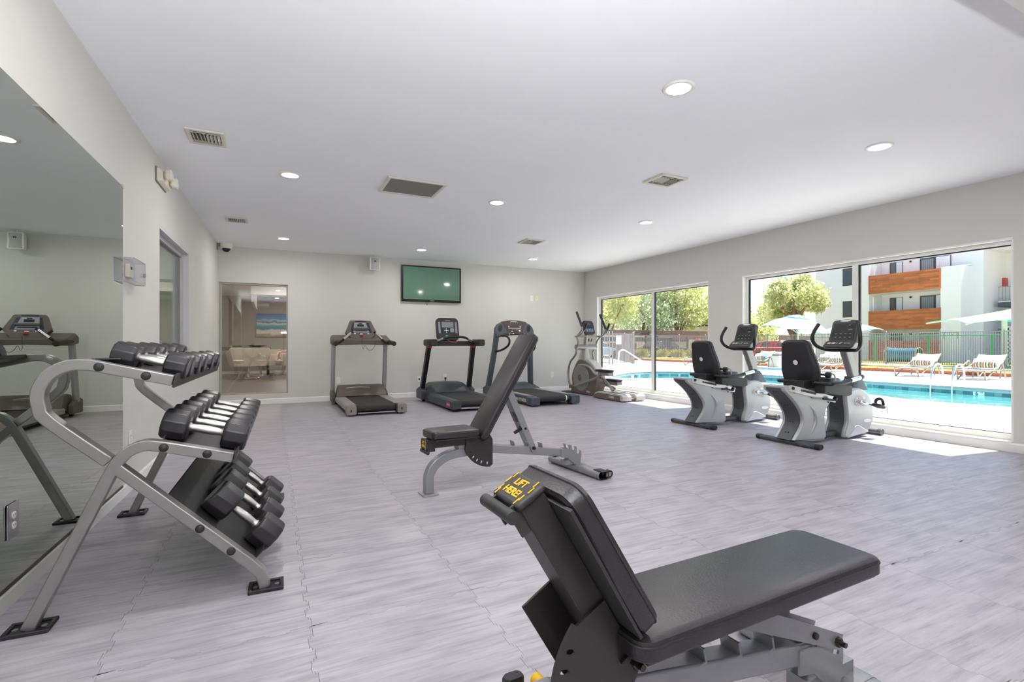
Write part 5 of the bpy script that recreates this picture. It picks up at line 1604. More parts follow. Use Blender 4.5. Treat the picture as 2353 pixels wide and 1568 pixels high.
    bar = smoothpath([(0.80, 0.195, 1.235), (0.77, 0.235, 1.14), (0.76, 0.245, 1.06), (0.80, 0.22, 0.985), (0.865, 0.15, 0.945), (0.88, 0.08, 0.942)], 4) + smoothpath([(0.88, -0.10, 0.942), (0.865, -0.17, 0.945), (0.80, -0.235, 0.985), (0.76, -0.262, 1.06), (0.77, -0.25, 1.14), (0.80, -0.215, 1.245)], 4)
    B().tube(bar, 0.019, 12).out('handlebar', black_m, t, bevel=0.004)
    # console: key shelf plus raised display
    KM = frame((0.765, -0.015, 0.985), (0, -1, 0), (0.45, 0, 0.35))
    kb = B().loft([[tuple(KM @ Vector((x, y, z))) for x, y in rrect(0.31, 0.115, 0.03, 4, 0, 0.05)] for z in (-0.03, 0.0)] ).out('console_shelf', bikecon_m, t, bevel=0.01)
    B().prism(rrect(0.25, 0.07, 0.01, 3, 0.0, 0.05), 0.0, 0.0015, 'z', KM).out('key_panel', dark_m, kb)
    kl = B()
    for x, w_ in ((-0.10, 0.035), (-0.055, 0.035), (-0.02, 0.02), (0.07, 0.03), (0.105, 0.03)):
        kl.prism(rrect(w_, 0.03 if w_ > 0.03 else 0.012, 0.003, 1, x, 0.052), 0.0015, 0.003, 'z', KM)
    kl.out('key_label', mat('key_pale', '#bdb9b4', 0.5) if 'key_pale' not in D.materials else D.materials['key_pale'], kb)
    B().prism(rrect(0.028, 0.014, 0.003, 1, 0.022, 0.066), 0.0015, 0.003, 'z', KM).out('blue_key', D.materials['key_blue'], kb)
    B().prism(rrect(0.028, 0.014, 0.003, 1, 0.016, 0.044), 0.0015, 0.003, 'z', KM).out('green_key', green_m, kb)
    CM = frame((0.845, -0.025, 1.035), (0, -1, 0), (0.30, 0, 0.95))
    ol = [(-0.145, 0.0), (0.145, 0.0), (0.135, 0.215)] + arc(0.105, 0.215, 0.03, 0, 90, 4) + [(0, 0.255)] + arc(-0.105, 0.215, 0.03, 90, 180, 4) + [(-0.135, 0.215)]
    cs = B().prism(ol, -0.06, 0.0, 'z', CM).out('console', bikecon_m, t, bevel=0.012)
    B().prism([(-0.118, 0.018), (0.118, 0.018), (0.11, 0.205), (-0.11, 0.205)], 0.0, 0.002, 'z', CM).out('display_panel', mat('panel_black', '#252625', 0.22) if 'panel_black' not in D.materials else D.materials['panel_black'], cs)
    ln = B()
    for cx, cy, w_, h2 in ((-0.035, 0.153, 0.115, 0.075), (0.068, 0.155, 0.065, 0.07), (0.0, 0.062, 0.205, 0.068)):
        for a in (-1, 1):
            ln.box(cx - w_ / 2, cx + w_ / 2, cy + a * h2 / 2 - 0.0012, cy + a * h2 / 2 + 0.0012, 0.002, 0.003, CM)
            ln.box(cx + a * w_ / 2 - 0.0012, cx + a * w_ / 2 + 0.0012, cy - h2 / 2, cy + h2 / 2, 0.002, 0.003, CM)
    ln.out('panel_lines', bikedark_m, cs)
    tk = B()
    for r_ in range(2):
        for k in range(4):
            tk.box(-0.085 + k * 0.05, -0.066 + k * 0.05, 0.045 + r_ * 0.04, 0.05 + r_ * 0.04, 0.002, 0.003, CM)
    tk.box(0.045, 0.06, 0.183, 0.187, 0.002, 0.003, CM).box(0.045, 0.09, 0.13, 0.133, 0.002, 0.003, CM).box(0.045, 0.085, 0.138, 0.141, 0.002, 0.003, CM)
    tk.out('panel_marks', mat('mark_grey', '#b4b4ae', 0.5) if 'mark_grey' not in D.materials else D.materials['mark_grey'], cs, kind='stuff')
    B().prism([(0.055 * math.cos(a), 0.236 + 0.009 * math.sin(a)) for a in (2 * PI * k / 24 for k in range(24))], 0.0, 0.002, 'z', CM).out('oval_badge', whiteprint_m, cs)
    return t


BK = bike('silver recumbent exercise bike nearest the camera, before the near right window', (4.69, 3.35, 0))
dup(BK, 'silver recumbent exercise bike farther off, before the pillar between the windows', (4.665, 4.585, 0))

# ================================================================== OUTSIDE: GROUND AND POOL
ZD = -0.1
deck_m = mat('pool_deck_concrete', '#ece9e4', 0.85, var=0.04, vscale=3, bump=0.05, bscale=60)
pool_out = [(16.0, -8), (16.0, 5.6), (15.95, 8.9), (15.9, 11.6)] + smoothpath([(15.85, 12.2), (15.3, 14.1), (14.3, 15.3), (13.2, 15.55), (12.0, 15.1), (10.9, 14.3), (10.15, 13.55), (10.4, 12.9), (11.7, 12.2), (12.5, 11.1), (12.65, 9.6), (12.3, 7.8), (11.8, 6.5), (11.45, 5.4), (11.6, 4.5), (11.75, 3.4), (11.6, 1.0)], 4) + [(11.6, -8)]
dk = plate2d([(RW + WT, -10), (22.0, -10), (22.0, 40), (RW + WT, 40)], [pool_out], 0.06, Matrix.Translation((0, 0, ZD - 0.03)), 'pool_deck', deck_m, None)
dk['kind'] = 'structure'
gnd = struct(B().box(22.0, 130, -40, 140, -0.5, -0.2).out('ground', mat('pale_gravel', '#cfc6b8', 0.95, var=0.08, vscale=2), smooth=0))
pool = thing('swimming_pool', 'turquoise swimming pool beyond the right wall windows', 'swimming pool', (0, 0, 0))
n = len(pool_out)
ar = sum(pool_out[i][0] * pool_out[(i + 1) % n][1] - pool_out[(i + 1) % n][0] * pool_out[i][1] for i in range(n))
po = pool_out if ar > 0 else pool_out[::-1]


def band(z0, z1, off=0.0):
    b = B()
    vs = [(x, y, z) for z in (z0, z1) for x, y in po]
    b.add(vs, [((i + 1) % n, i, n + i, n + (i + 1) % n) for i in range(n)])
    return b


plaster_m = mat('pool_plaster', '#a5d6d8', 0.7, var=0.03)
bs = band(-1.6, -0.2)
bs.add([(x, y, -1.6) for x, y in po], [tuple(range(n))])
bs.out('basin', plaster_m, pool, smooth=0)
band(-0.2, ZD - 0.001).out('coping', mat('coping_concrete', '#a9bcbf', 0.8, var=0.03), pool, smooth=0)
wat_m = D.materials.new('pool_water')
wat_m.use_nodes = True
nt = wat_m.node_tree
nt.nodes.remove(nt.nodes['Principled BSDF'])
tr = nd(wat_m, 'ShaderNodeBsdfTransparent')
tr.inputs[0].default_value = (0.5, 0.9, 0.89, 1)
gl = nd(wat_m, 'ShaderNodeBsdfGlossy')
gl.inputs['Roughness'].default_value = 0.02
df = nd(wat_m, 'ShaderNodeBsdfDiffuse')
df.inputs[0].default_value = (0.30, 0.78, 0.78, 1)
fr = nd(wat_m, 'ShaderNodeFresnel')
fr.inputs[0].default_value = 1.33
nz = nd(wat_m, 'ShaderNodeTexNoise')
nz.inputs['Scale'].default_value = 2.2
nz.inputs['Detail'].default_value = 3
tc = nd(wat_m, 'ShaderNodeTexCoord')
nt.links.new(tc.outputs['Object'], nz.inputs['Vector'])
bp = nd(wat_m, 'ShaderNodeBump')
bp.inputs['Strength'].default_value = 0.12
bp.inputs['Distance'].default_value = 0.1
nt.links.new(nz.outputs['Fac'], bp.inputs['Height'])
nt.links.new(bp.outputs[0], gl.inputs['Normal'])
nt.links.new(bp.outputs[0], fr.inputs['Normal'])
m1 = nd(wat_m, 'ShaderNodeMixShader')
m1.inputs[0].default_value = 0.25
nt.links.new(tr.outputs[0], m1.inputs[1])
nt.links.new(df.outputs[0], m1.inputs[2])
m2 = nd(wat_m, 'ShaderNodeMixShader')
nt.links.new(fr.outputs[0], m2.inputs[0])
nt.links.new(m1.outputs[0], m2.inputs[1])
nt.links.new(gl.outputs[0], m2.inputs[2])
nt.links.new(m2.outputs[0], nt.nodes['Material Output'].inputs[0])
B().add([(x, y, -0.287) for x, y in po], [tuple(range(n))]).out('water', wat_m, pool, smooth=0)
tiles_m = [mat('pool_tile', c, 0.25, var=0.12, vscale=8) for c in ('#4a7f8b', '#588f99', '#3e6d7a', '#71979a')]
tile_mes = [B().box(0.003, 0.149, -0.008, 0.0, 0.0, 0.086).mesh('waterline_tile', m_, 0) for m_ in tiles_m]
# walk the far edge and set tiles (left hand side of travel is the water)
path = [p for p in pool_out if p[1] > 5.0][:40]
path = [(16.0, 5.2)] + path[1:]
acc, k = 0.0, 0
for i in range(len(path) - 1):
    a, b = Vector(path[i]), Vector(path[i + 1])
    L = (b - a).length
    d = (b - a) / L
    while acc + 0.152 <= L + 0.02 and k < 150:
        p = a + d * acc
        inst('waterline_tile', tile_mes[random.choice((0, 0, 1, 1, 2, 3))], pool, (p.x - d.y * 0.001, p.y + d.x * 0.001, -0.287), (0, 0, math.atan2(d.y, d.x)), (1, -1, 1))
        acc += 0.152
        k += 1
    acc -= L
    if acc < 0:
        acc = 0
for s_, px_, lb in (('6', (15.985, 6.25), 'white six foot depth marker tile on the far pool edge'), ('5', (15.96, 8.72), 'white five foot depth marker tile on the far pool edge')):
    dm = thing('depth_marker', lb, 'sign', (px_[0] - 0.011, px_[1], -0.244))
    B().box(-0.004, 0.0, -0.11, 0.11, -0.042, 0.044).out('marker_tile', whiteprint_m, dm)
    MM = frame((-0.0045, 0, 0), (0, -1, 0), (0, 0, 1))
    text(s_, 0.12, MM @ Matrix.Translation((-0.04, 0, 0)), black_m, dm, bold=0.002)
    text('FT', 0.05, MM @ Matrix.Translation((0.06, 0.02, 0)), black_m, dm)
dm = thing('depth_marker', 'white three foot depth marker tile at the shallow end of the pool', 'sign', (12.45, 15.29, -0.244), R(-68))
B().box(-0.004, 0.0, -0.11, 0.11, -0.042, 0.044).out('marker_tile', whiteprint_m, dm)
text('3', 0.1, frame((-0.0045, 0.0, 0), (0, -1, 0), (0, 0, 1)), black_m, dm, bold=0.001)


def rail(name, label, pts, r=0.022):
    o = tag(B().tube(smoothpath(pts, 5), r, 10).out(name, mat('bright_rail', '#e4e6e6', 0.2, metal=0.8) if 'bright_rail' not in D.materials else D.materials['bright_rail']), label, 'handrail', 'pool rails')
    return o


for y, lb in ((7.25, 'left curved ladder rail on the far pool edge'), (6.78, 'right curved ladder rail on the far pool edge')):
    rail('pool_ladder_rail', lb, [(16.55, y, ZD), (16.55, y, 0.2), (16.5, y, 0.38), (16.33, y, 0.47), (16.12, y, 0.4), (15.98, y, 0.2), (15.93, y, -0.1), (15.93, y, -0.6)])
rail('stair_handrail', 'nearer white pool stair handrail seen through the left window', [(12.97, 16.8, ZD), (12.97, 16.8, 0.45), (13.0, 16.79, 0.68), (13.12, 16.74, 0.74), (13.3, 16.67, 0.68), (13.85, 16.45, 0.32), (13.98, 16.4, 0.2), (14.0, 16.39, ZD)])
rail('stair_handrail', 'farther white pool stair handrail seen through the left window', [(13.55, 17.6, ZD), (13.55, 17.6, 0.45), (13.58, 17.59, 0.68), (13.7, 17.54, 0.74), (13.9, 17.47, 0.68), (14.4, 17.25, 0.32), (14.53, 17.2, 0.2), (14.55, 17.19, ZD)])

# ------------------------------------------------------------------ borders
brick_m = mat('edging_brick', '#a85f44', 0.8, var=0.2, vscale=6)
edge = struct(B().box(22.0, 22.2, 2.0, 28.0, -0.2, -0.012).out('trim_4', mat('mortar', '#9c8b7c', 0.9), smooth=0))
bme = B().box(-0.012, 0.2, 0.0, 0.205, -0.09, 0.03).mesh('edging_brick', brick_m, 0)
for k in range(120):
    inst('edging_brick', bme, edge, (22.0, 2.0 + k * 0.215, -0.01 + random.uniform(-0.006, 0.006)))
struct(B().box(24.75, 25.05, 2.0, 30.0, -0.2, 0.04).out('trim_5', mat('pale_curb', '#cdc4b8', 0.9), smooth=0))
grass_m = mat('lawn_grass', '#c4bd62', 0.95, var=0.2, vscale=3)


def lawn(name, label, x0, x1, y0, y1, z):
    b = B()
    b.box(x0, x1, y0, y1, -0.2, z)
    rnd = random.Random(3)
    for k in range(5000):
        x, y = rnd.uniform(x0, x1), rnd.uniform(y0, y1)
        a = rnd.uniform(0, PI)
        h = rnd.uniform(0.03, 0.06)
        dx, dy = 0.012 * math.cos(a), 0.012 * math.sin(a)
        b.add([(x - dx, y - dy, z), (x + dx, y + dy, z), (x + rnd.uniform(-.02, .02), y + rnd.uniform(-.02, .02), z + h)], [(0, 1, 2)])
    o = tag(b.out(name, grass_m, smooth=0), label, 'grass')
    o['kind'] = 'stuff'


lawn('grass_strip', 'strip of bright yellow green grass behind the pool loungers', 22.2, 24.75, 2.0, 28.0, -0.03)
lawn('dog_park_lawn', 'sunlit grass of the dog park behind the metal fence', 33.2, 38.0, 8.0, 26.0, -0.16)

# ------------------------------------------------------------------ metal fences
fence_m = mat('fence_grey_metal', '#938a88', 0.5, metal=0.3, var=0.03)
picket_me = B().box(-0.011, 0.011, -0.011, 0.011, 0.0, 1.0).mesh('picket', fence_m, 0)
post_b = B().box(-0.03, 0.03, -0.03, 0.03, 0.0, 1.0)
post_me = post_b.mesh('post', fence_m, 0)
ball_me = B().ball((0, 0, 0.03), 0.035, n=8).mesh('post_cap', mat('post_cap_pale', '#b9b3ae', 0.4, metal=0.4))


def fence(label, a, b, z0, z1, sp=0.1, posts=2.62, name='metal_fence', first=0.0):
    a, b = Vector(a), Vector(b)
    L = (b - a).length
    d = (b - a) / L
    ang = math.atan2(d.y, d.x)
    t = thing(name, label, 'fence', (a.x, a.y, z0), ang)
    h = z1 - z0
    for z in (0.09, h - 0.05):
        B().box(0, L, -0.018, 0.018, z, z + 0.035).out('rail', fence_m, t, smooth=0)
    n_ = int(L / sp)
    for k in range(min(n_, 300)):
        inst('picket', picket_me, t, (k * sp + sp / 2, 0, 0.06), (0, 0, 0), (1, 1, h - 0.06))
    x = first
    while x <= L + 0.01:
        p = inst('post', post_me, t, (x, 0, 0), (0, 0, 0), (1, 1, h + 0.03))
        c = inst('post_cap', ball_me, t, (x, 0, h + 0.03))
        x += posts
    return t


fence('grey metal picket fence along the far side of the pool, in front of the apartments', (32.5, 28.4), (32.5, 6.6), -0.2, 1.65, 0.1, 2.62, first=0.94)
fence('grey metal picket fence before the hedge, seen through the left window', (21.6, 28.4), (32.4, 28.4), -0.2, 1.62, 0.1, 2.7, first=0.5)
fence('grey metal picket fence running back beside the pool gate', (18.1, 22.1), (21.6, 28.3), -0.2, 1.6, 0.11, 3.4)
fence('grey metal picket fence left of the pool gate', (12.4, 21.7), (16.2, 21.8), ZD, 1.56, 0.11, 1.9)
gt = fence('grey metal pool gate between double posts with a white sign', (16.4, 21.8), (17.9, 21.95), ZD, 1.57, 0.11, 1.5, name='pool_gate')
B().box(0.24, 0.62, -0.03, -0.022, 1.08, 1.55).out('gate_sign', whiteprint_m, gt)
B().box(0.36, 0.62, -0.06, -0.022, 0.75, 1.06).out('lock_box', mat('lock_box_grey', '#6b6660', 0.6), gt)
rs = thing('pool_rules_sign', 'dark pool rules sign with white lines on the metal fence in the left window', 'sign', (25.05, 28.34, 0.95))
B().box(-0.25, 0.25, -0.012, 0, 0, 0.62).out('board', mat('sign_dark', '#3c4245', 0.5), rs)
ln = B()
for k in range(7):
    ln.box(-0.2, 0.2, -0.016, -0.012, 0.06 + k * 0.078, 0.095 + k * 0.078)
ln.out('sign_lines', whiteprint_m, rs, kind='stuff')

dog_m = mat('dog_fence_green', '#1f9a58', 0.5)
df_ = thing('dog_park_fence', 'green pipe and chain link fence of the dog park', 'fence', (35.6, 25.5, -0.2))
B().tube([(0, 0, 1.68), (0, -17, 1.68)], 0.03, 8).out('rail', dog_m, df_)
pm = B().cyl((0, 0, 0), (0, 0, 1.7), 0.06, 10).mesh('post', dog_m)
for k in range(6):
    inst('post', pm, df_, (0, -0.5 - k * 2.95 - 2.8 + 0.0, 0)) if k < 5 else inst('post', pm, df_, (0, -0.4, 0))
lk = B()
for k in range(124):
    for s in (-1, 1):
        y0, y1 = -k * 0.15, -k * 0.15 - s * 1.66
        y1 = max(-17, min(0, y1))
        f_ = abs(y1 - y0) / 1.66
        if f_ < 0.02 or y0 < -17:
            continue
        lk.add([(0, y0, 0.02), (0, y0 - 0.008, 0.02), (0, y1 - 0.008, 0.02 + 1.64 * f_), (0, y1, 0.02 + 1.64 * f_)], [(0, 1, 2, 3)])
lk.out('chain_link', mat('link_wire', '#b7bcc6', 0.4, metal=0.5), df_, smooth=0, kind='stuff')

tn = thing('dog_tunnel', 'blue green dog agility tunnel lying in the dog park', 'agility tunnel', (34.1, 16.9, 0.33))
tb_m = mat('tunnel_teal', '#2f7586', 0.45, var=0.2, vscale=4)
secs = []
for k in range(13):
    y = -0.82 + k * 1.64 / 12
    r_ = 0.44 - 0.03 * math.sin(PI * k / 12) + (0.012 if k % 2 else -0.012)
    secs.append([(r_ * math.cos(2 * PI * j / 24), y, r_ * math.sin(2 * PI * j / 24)) for j in range(24)])
B().loft(secs, cap=False).out('tunnel_tube', tb_m, tn)
for y in (-0.83, 0.83):
    B().tube([(0.45 * math.cos(2 * PI * j / 24), y, 0.45 * math.sin(2 * PI * j / 24)) for j in range(24)], 0.022, 8, closed=True, up=(0, 1, 0)).out('end_hoop', mat('hoop_tan', '#c79a63', 0.5) if 'hoop_tan' not in D.materials else D.materials['hoop_tan'], tn)
    for x in (-0.4, 0.4):
        B().tube([(x, y, 0.1), (x * 1.1, y, -0.53)], 0.02, 8).out('leg', D.materials['hoop_tan'], tn)

# ------------------------------------------------------------------ loungers
lframe_m = mat('lounger_frame', '#93867a', 0.45, metal=0.25, var=0.03)
sling_m = mat('lounger_sling', '#d3cec7', 0.8, var=0.03)
ljoint = lframe_m


def lounger(label, loc, rz, back=38, group='pool loungers'):
    t = thing('pool_lounger', label, 'sun lounger', loc, rz, group)
    w = 0.33
    for s in (-1, 1):
        y = s * w
        B().tube(smoothpath([(0.0, y, 0.275), (0.03, y, 0.17), (0.09, y, 0.03), (0.13, y, 0.02), (0.19, y, 0.05), (0.75, y, 0.31), (1.25, y, 0.48), (1.36, y, 0.5), (1.44, y, 0.46), (1.6, y, 0.16), (1.68, y, 0.02)], 4), 0.021, 8).out('side_leg', lframe_m, t)
        B().tube([(1.30, y, 0.48), (1.22, y, 0.02)], 0.02, 8).out('rear_leg', lframe_m, t)
        B().tube([(0, y, 0.28), (1.9 if back < 5 else 1.3, y, 0.285)], 0.021, 8).out('side_rail', lframe_m, t)
    B().tube([(0, -w, 0.28), (0, w, 0.28)], 0.021, 8).tube([(1.0, -w, 0.24), (1.0, w, 0.24)], 0.018, 8).out('cross_bar', lframe_m, t)
    sl = B()
    n_ = 8
    for j in range(n_ + 1):
        for i in range(5):
            u = -1 + i / 2
            sl.v.append((0.02 + j * 1.12 / n_, u * w * 0.97, 0.292 - 0.02 * (1 - u * u) * math.sin(PI * j / n_)))
    for j in range(n_):
        for i in range(4):
            a = j * 5 + i
            sl.f.append((a, a + 1, a + 6, a + 5))
    o = sl.out('seat_sling', sling_m, t)
    md = o.modifiers.new('thickness', 'SOLIDIFY')
    md.thickness = 0.006
    BM = Matrix.Translation((1.13, 0, 0.29)) @ Matrix.Rotation(-R(back), 4, 'Y')
    bk = B()
    for j in range(7):
        for i in range(5):
            u = -1 + i / 2
            bk.v.append(tuple(BM @ Vector((j * 0.76 / 6, u * w * 0.97, -0.03 * (1 - u * u)))))
    for j in range(6):
        for i in range(4):
            a = j * 5 + i
            bk.f.append((a, a + 1, a + 6, a + 5))
    o = bk.out('back_sling', sling_m, t)
    md = o.modifiers.new('thickness', 'SOLIDIFY')
    md.thickness = 0.006
    for s in (-1, 1):
        B().tube([BM @ Vector((0, s * w, 0)), BM @ Vector((0.77, s * w, 0))], 0.02, 8).out('back_rail', lframe_m, t)
    return t


LG = [((19.22, 9.45), 4, 38, 'pool lounger with a striped bolster, left of the pool ladder'),
      ((19.15, 7.70), 4, 38, 'pool lounger with a striped bolster, right of the pool ladder'),
      ((19.3, 12.35), 4, 38, 'pool lounger with a striped bolster behind the near bike handlebar'),
      ((19.4, 15.95), 4, 38, 'pool lounger beside the white waste bin, behind the far bike mast'),
      ((19.0, 18.95), 4, 38, 'pool lounger seen left of the far bike seat back through the left window'),
      ((19.2, 5.95), 4, 38, 'pool lounger cut off by the right edge of the near window'),
      ((20.5, 13.55), 4, 38, 'pool lounger mostly hidden behind the near bike seat back'),
      ((20.9, 8.55), 4, 1.5, 'pool lounger laid flat between the two bolster loungers by the ladder')]
bol_m = stripe_mat('bolster_stripes', ['#3c3f45', '#e7a33e', '#5bb5b8', '#d7553b', '#efe6d8', '#7a3b52', '#8ec06c', '#f2ede4'], 'X', 3.0, base='#f4f1ec', hi=0.42, mask_axis='Z')
for i, ((x, y), a, bk_, lb) in enumerate(LG):
    lounger(lb, (x, y, ZD), R(a), bk_)
for (x, y), lb in (((20.35, 9.52), 'striped bolster pillow on the lounger left of the pool ladder'), ((20.28, 7.77), 'striped bolster pillow on the lounger right of the pool ladder'),
                   ((20.43, 12.42), 'striped bolster pillow on the lounger behind the near bike handlebar'), ((20.53, 16.02), 'striped bolster pillow on the lounger beside the white waste bin'), ((21.63, 13.63), 'striped bolster pillow on the lounger hidden behind the near bike')):
    c_ = tag(cushion(0.62, 0.34, 0.2).out('striped_bolster', bol_m), lb, 'pillow', 'bolster pillows')
    c_.location = (x - 0.0, y, ZD + 0.50)
    c_.rotation_euler = (R(-38), 0, R(-86))

bn = thing('waste_bin', 'white square waste bin beyond the pool near the umbrella', 'bin', (21.55, 16.0, ZD), R(12))
bin_m = mat('bin_white', '#e4dfd6', 0.7, var=0.02)
B().box(-0.27, 0.27, -0.27, 0.27, 0.0, 0.56).out('body', bin_m, bn, bevel=0.02)
B().loft([[(x * k, y * k, z) for x, y in rrect(0.6, 0.6, 0.04)] for z, k in ((0.6, 0.96), (0.62, 1), (0.7, 1), (0.72, 0.85))]).out('lid', bin_m, bn)
B().box(-0.2, 0.2, -0.2, 0.2, 0.56, 0.6).out('opening', dark_m, bn)

# ------------------------------------------------------------------ umbrellas and shade sail
umb_m = D.materials.new('turquoise_canvas')
umb_m.use_nodes = True
nt = umb_m.node_tree
nt.nodes.remove(nt.nodes['Principled BSDF'])
tc = nd(umb_m, 'ShaderNodeTexCoord')
nz = nd(umb_m, 'ShaderNodeTexNoise')
nz.inputs['Scale'].default_value = 3
nt.links.new(tc.outputs['Object'], nz.inputs['Vector'])
rp = nd(umb_m, 'ShaderNodeValToRGB')
rp.color_ramp.elements[0].color = (0.03, 0.55, 0.6, 1)
rp.color_ramp.elements[1].color = (0.05, 0.66, 0.68, 1)
nt.links.new(nz.outputs['Fac'], rp.inputs[0])
d1 = nd(umb_m, 'ShaderNodeBsdfDiffuse')
d2 = nd(umb_m, 'ShaderNodeBsdfTranslucent')
mx = nd(umb_m, 'ShaderNodeMixShader')
mx.inputs[0].default_value = 0.22
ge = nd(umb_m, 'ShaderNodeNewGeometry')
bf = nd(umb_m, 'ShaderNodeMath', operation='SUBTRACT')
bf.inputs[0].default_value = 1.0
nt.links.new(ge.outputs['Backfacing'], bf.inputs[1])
lit_mix = nd(umb_m, 'ShaderNodeMix', data_type='RGBA')   # upper face painted pale as if overexposed by sun, deep turquoise lining
nt.links.new(bf.outputs[0], lit_mix.inputs[0])
nt.links.new(rp.outputs[0], lit_mix.inputs[6])
lit_mix.inputs[7].default_value = (0.42, 0.72, 0.80, 1)
nt.links.new(lit_mix.outputs[2], d1.inputs[0])
nt.links.new(rp.outputs[0], d2.inputs[0])
nt.links.new(d1.outputs[0], mx.inputs[1])
nt.links.new(d2.outputs[0], mx.inputs[2])
nt.links.new(mx.outputs[0], nt.nodes['Material Output'].inputs[0])
pole_m = mat('umbrella_pole', '#c9c4bb', 0.4, metal=0.3)


def umbrella(label, loc, rz, rad, ze, zt, tilt=8):
    t = thing('patio_umbrella', label, 'umbrella', loc, rz, 'turquoise umbrellas')
    B().cyl((0, 0, 0.0), (0, 0, zt - 0.05), 0.024, 12).out('pole', pole_m, t)
    B().lathe([(0.001, 0), (0.26, 0), (0.25, 0.05), (0.06, 0.08), (0.04, 0.3), (0.001, 0.3)], 20).out('base', steelgrey_m, t)
    TM = Matrix.Translation((0, 0, zt)) @ Matrix.Rotation(R(tilt), 4, 'X') @ Matrix.Translation((0, 0, -zt))
    n_ = 6
    b = B()
    rows = []
    for r_, z in ((0.30, zt - 0.06), (0.62, zt - 0.22), (1.0, ze)):
        ring = []
        for j in range(n_ * 4):
            a = 2 * PI * j / (n_ * 4)
            ph = (j % 4) / 4
            scal = 1 - 0.13 * math.sin(PI * ph)
            ring.append(tuple(TM @ Vector((rad * r_ * math.cos(a) * scal, rad * r_ * math.sin(a) * scal, z + 0.06 * r_ * r_ * math.sin(PI * ph) * 1.2))))
        rows.append(ring)
    b.loft(rows[::-1], cap=False)
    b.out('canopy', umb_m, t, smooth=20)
    v_ = B()
    ring1 = [tuple(TM @ Vector((rad * 0.36 * math.cos(2 * PI * j / n_), rad * 0.36 * math.sin(2 * PI * j / n_), zt - 0.045))) for j in range(n_)]
    v_.add(ring1 + [tuple(TM @ Vector((0, 0, zt + 0.10)))], [(j, (j + 1) % n_, n_) for j in range(n_)])
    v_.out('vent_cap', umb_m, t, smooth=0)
    B().ball(TM @ Vector((0, 0, zt + 0.13)), 0.035, n=10).out('finial', dark_m, t)
    for j in range(n_):
        a = 2 * PI * j / n_
        B().tube([TM @ Vector((0, 0, zt - 0.02)), TM @ Vector((rad * 0.62 * math.cos(a), rad * 0.62 * math.sin(a), zt - 0.245)), TM @ Vector((rad * 0.99 * math.cos(a), rad * 0.99 * math.sin(a), ze - 0.025))], 0.012, 6).out('rib', pole_m, t)
        B().tube([Vector((0, 0, zt - 0.75)), TM @ Vector((rad * 0.58 * math.cos(a), rad * 0.58 * math.sin(a), zt - 0.24))], 0.01, 6).out('strut', pole_m, t)
    return t


umbrella('turquoise market umbrella beyond the pool, before the big tree', (20.85, 14.4, ZD), R(20), 1.42, 1.72, 2.3, 9)
umbrella('turquoise umbrella half hidden behind the near bike console', (25.3, 14.9, -0.2), R(50), 1.4, 1.78, 2.22, -4)

sh = thing('shade_canopy', 'square turquoise shade canopy on a cream post at the right edge of the near window', 'shade canopy', (33.4, 12.05, -0.2))
cream2 = mat('cream_post', '#e2dcc3', 0.5)
B().tube([(0, 0, 0), (0, 0, 2.75)], 0.11, 14).out('post', cream2, sh)
cb = B()
corners = [(-0.55, 3.1, 2.40), (-3.2, 0.25, 2.2), (1.8, -3.3, 2.35), (3.2, 0.6, 2.35)]
apex = (0.0, -0.25, 2.95)
N = 8
for q in range(4):
    a, c = Vector(corners[q]), Vector(corners[(q + 1) % 4])
    k0 = len(cb.v)
    for i in range(N + 1):
        for j in range(N + 1):
            u = i / N
            e_ = a.lerp(c, j / N)
            e_.z += 0.16 * math.sin(PI * j / N)
            mid = Vector((0, -0.25, 2.5)) - e_
            e_ += Vector((mid.x, mid.y, 0)) * 0.12 * math.sin(PI * j / N)
            p = Vector(apex).lerp(e_, u)
            p.z -= 0.05 * math.sin(PI * u)
            cb.v.append(tuple(p))
    for i in range(N):
        for j in range(N):
            s0 = k0 + i * (N + 1) + j
            cb.f.append((s0, s0 + N + 1, s0 + N + 2, s0 + 1))
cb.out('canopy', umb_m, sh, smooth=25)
for c in corners:
    B().tube([Vector((0, -0.25, 2.6)), Vector(apex).lerp(Vector(c), 0.5) + Vector((0, 0, -0.1)), Vector(c) + Vector((0, 0, -0.06))], 0.035, 8).out('arm', cream2, sh)

# ================================================================== APARTMENT BUILDING
bw_m = mat('stucco_white', '#eeebe9', 0.9, var=0.015, vscale=2, bump=0.05, bscale=25)
XB, XR = 38.7, 40.2
ap = thing('apartment_building', 'white three storey apartment building with wood clad balconies beyond the pool fence', 'building', (0, 0, 0))
B().box(XB, XR + 3, 21.34, 24.14, -0.25, 7.9).box(XB + 0.12, XR + 3, 24.14, 25.35, -0.25, 7.9).out('left_wing', bw_m, ap, smooth=0)
B().box(XR, XR + 0.3, 15.5, 21.34, -0.25, 7.9).box(XR + 0.3, XR + 3.0, 15.5, 15.7, -0.25, 6.9).out('rear_wall', bw_m, ap, smooth=0)
B().box(XB, XR, 16.02, 17.075, -0.25, 5.93).out('balcony_pier', bw_m, ap, smooth=0)
B().box(XR, XR + 3.2, 6.0, 15.5, 6.9, 7.9).box(XR + 3.0, XR + 3.2, 6.0, 15.7, -0.25, 6.9).out('stairwell_wall', bw_m, ap, smooth=0)
for z in (2.0, 4.57):
    B().box(XB + 0.02, XR, 17.075, 21.34, z, z + 0.2).out('balcony_floor', bw_m, ap, smooth=0)
oak = mat('balcony_cladding', '#b96a34', 0.55, var=0.25, vscale=2.0, stretch=(1, 1.2, 22))
nt = oak.node_tree
oi = nd(oak, 'ShaderNodeObjectInfo')
hs = nd(oak, 'ShaderNodeHueSaturation')
mr_ = nd(oak, 'ShaderNodeMapRange')
mr_.inputs['To Min'].default_value = 0.72
mr_.inputs['To Max'].default_value = 1.22
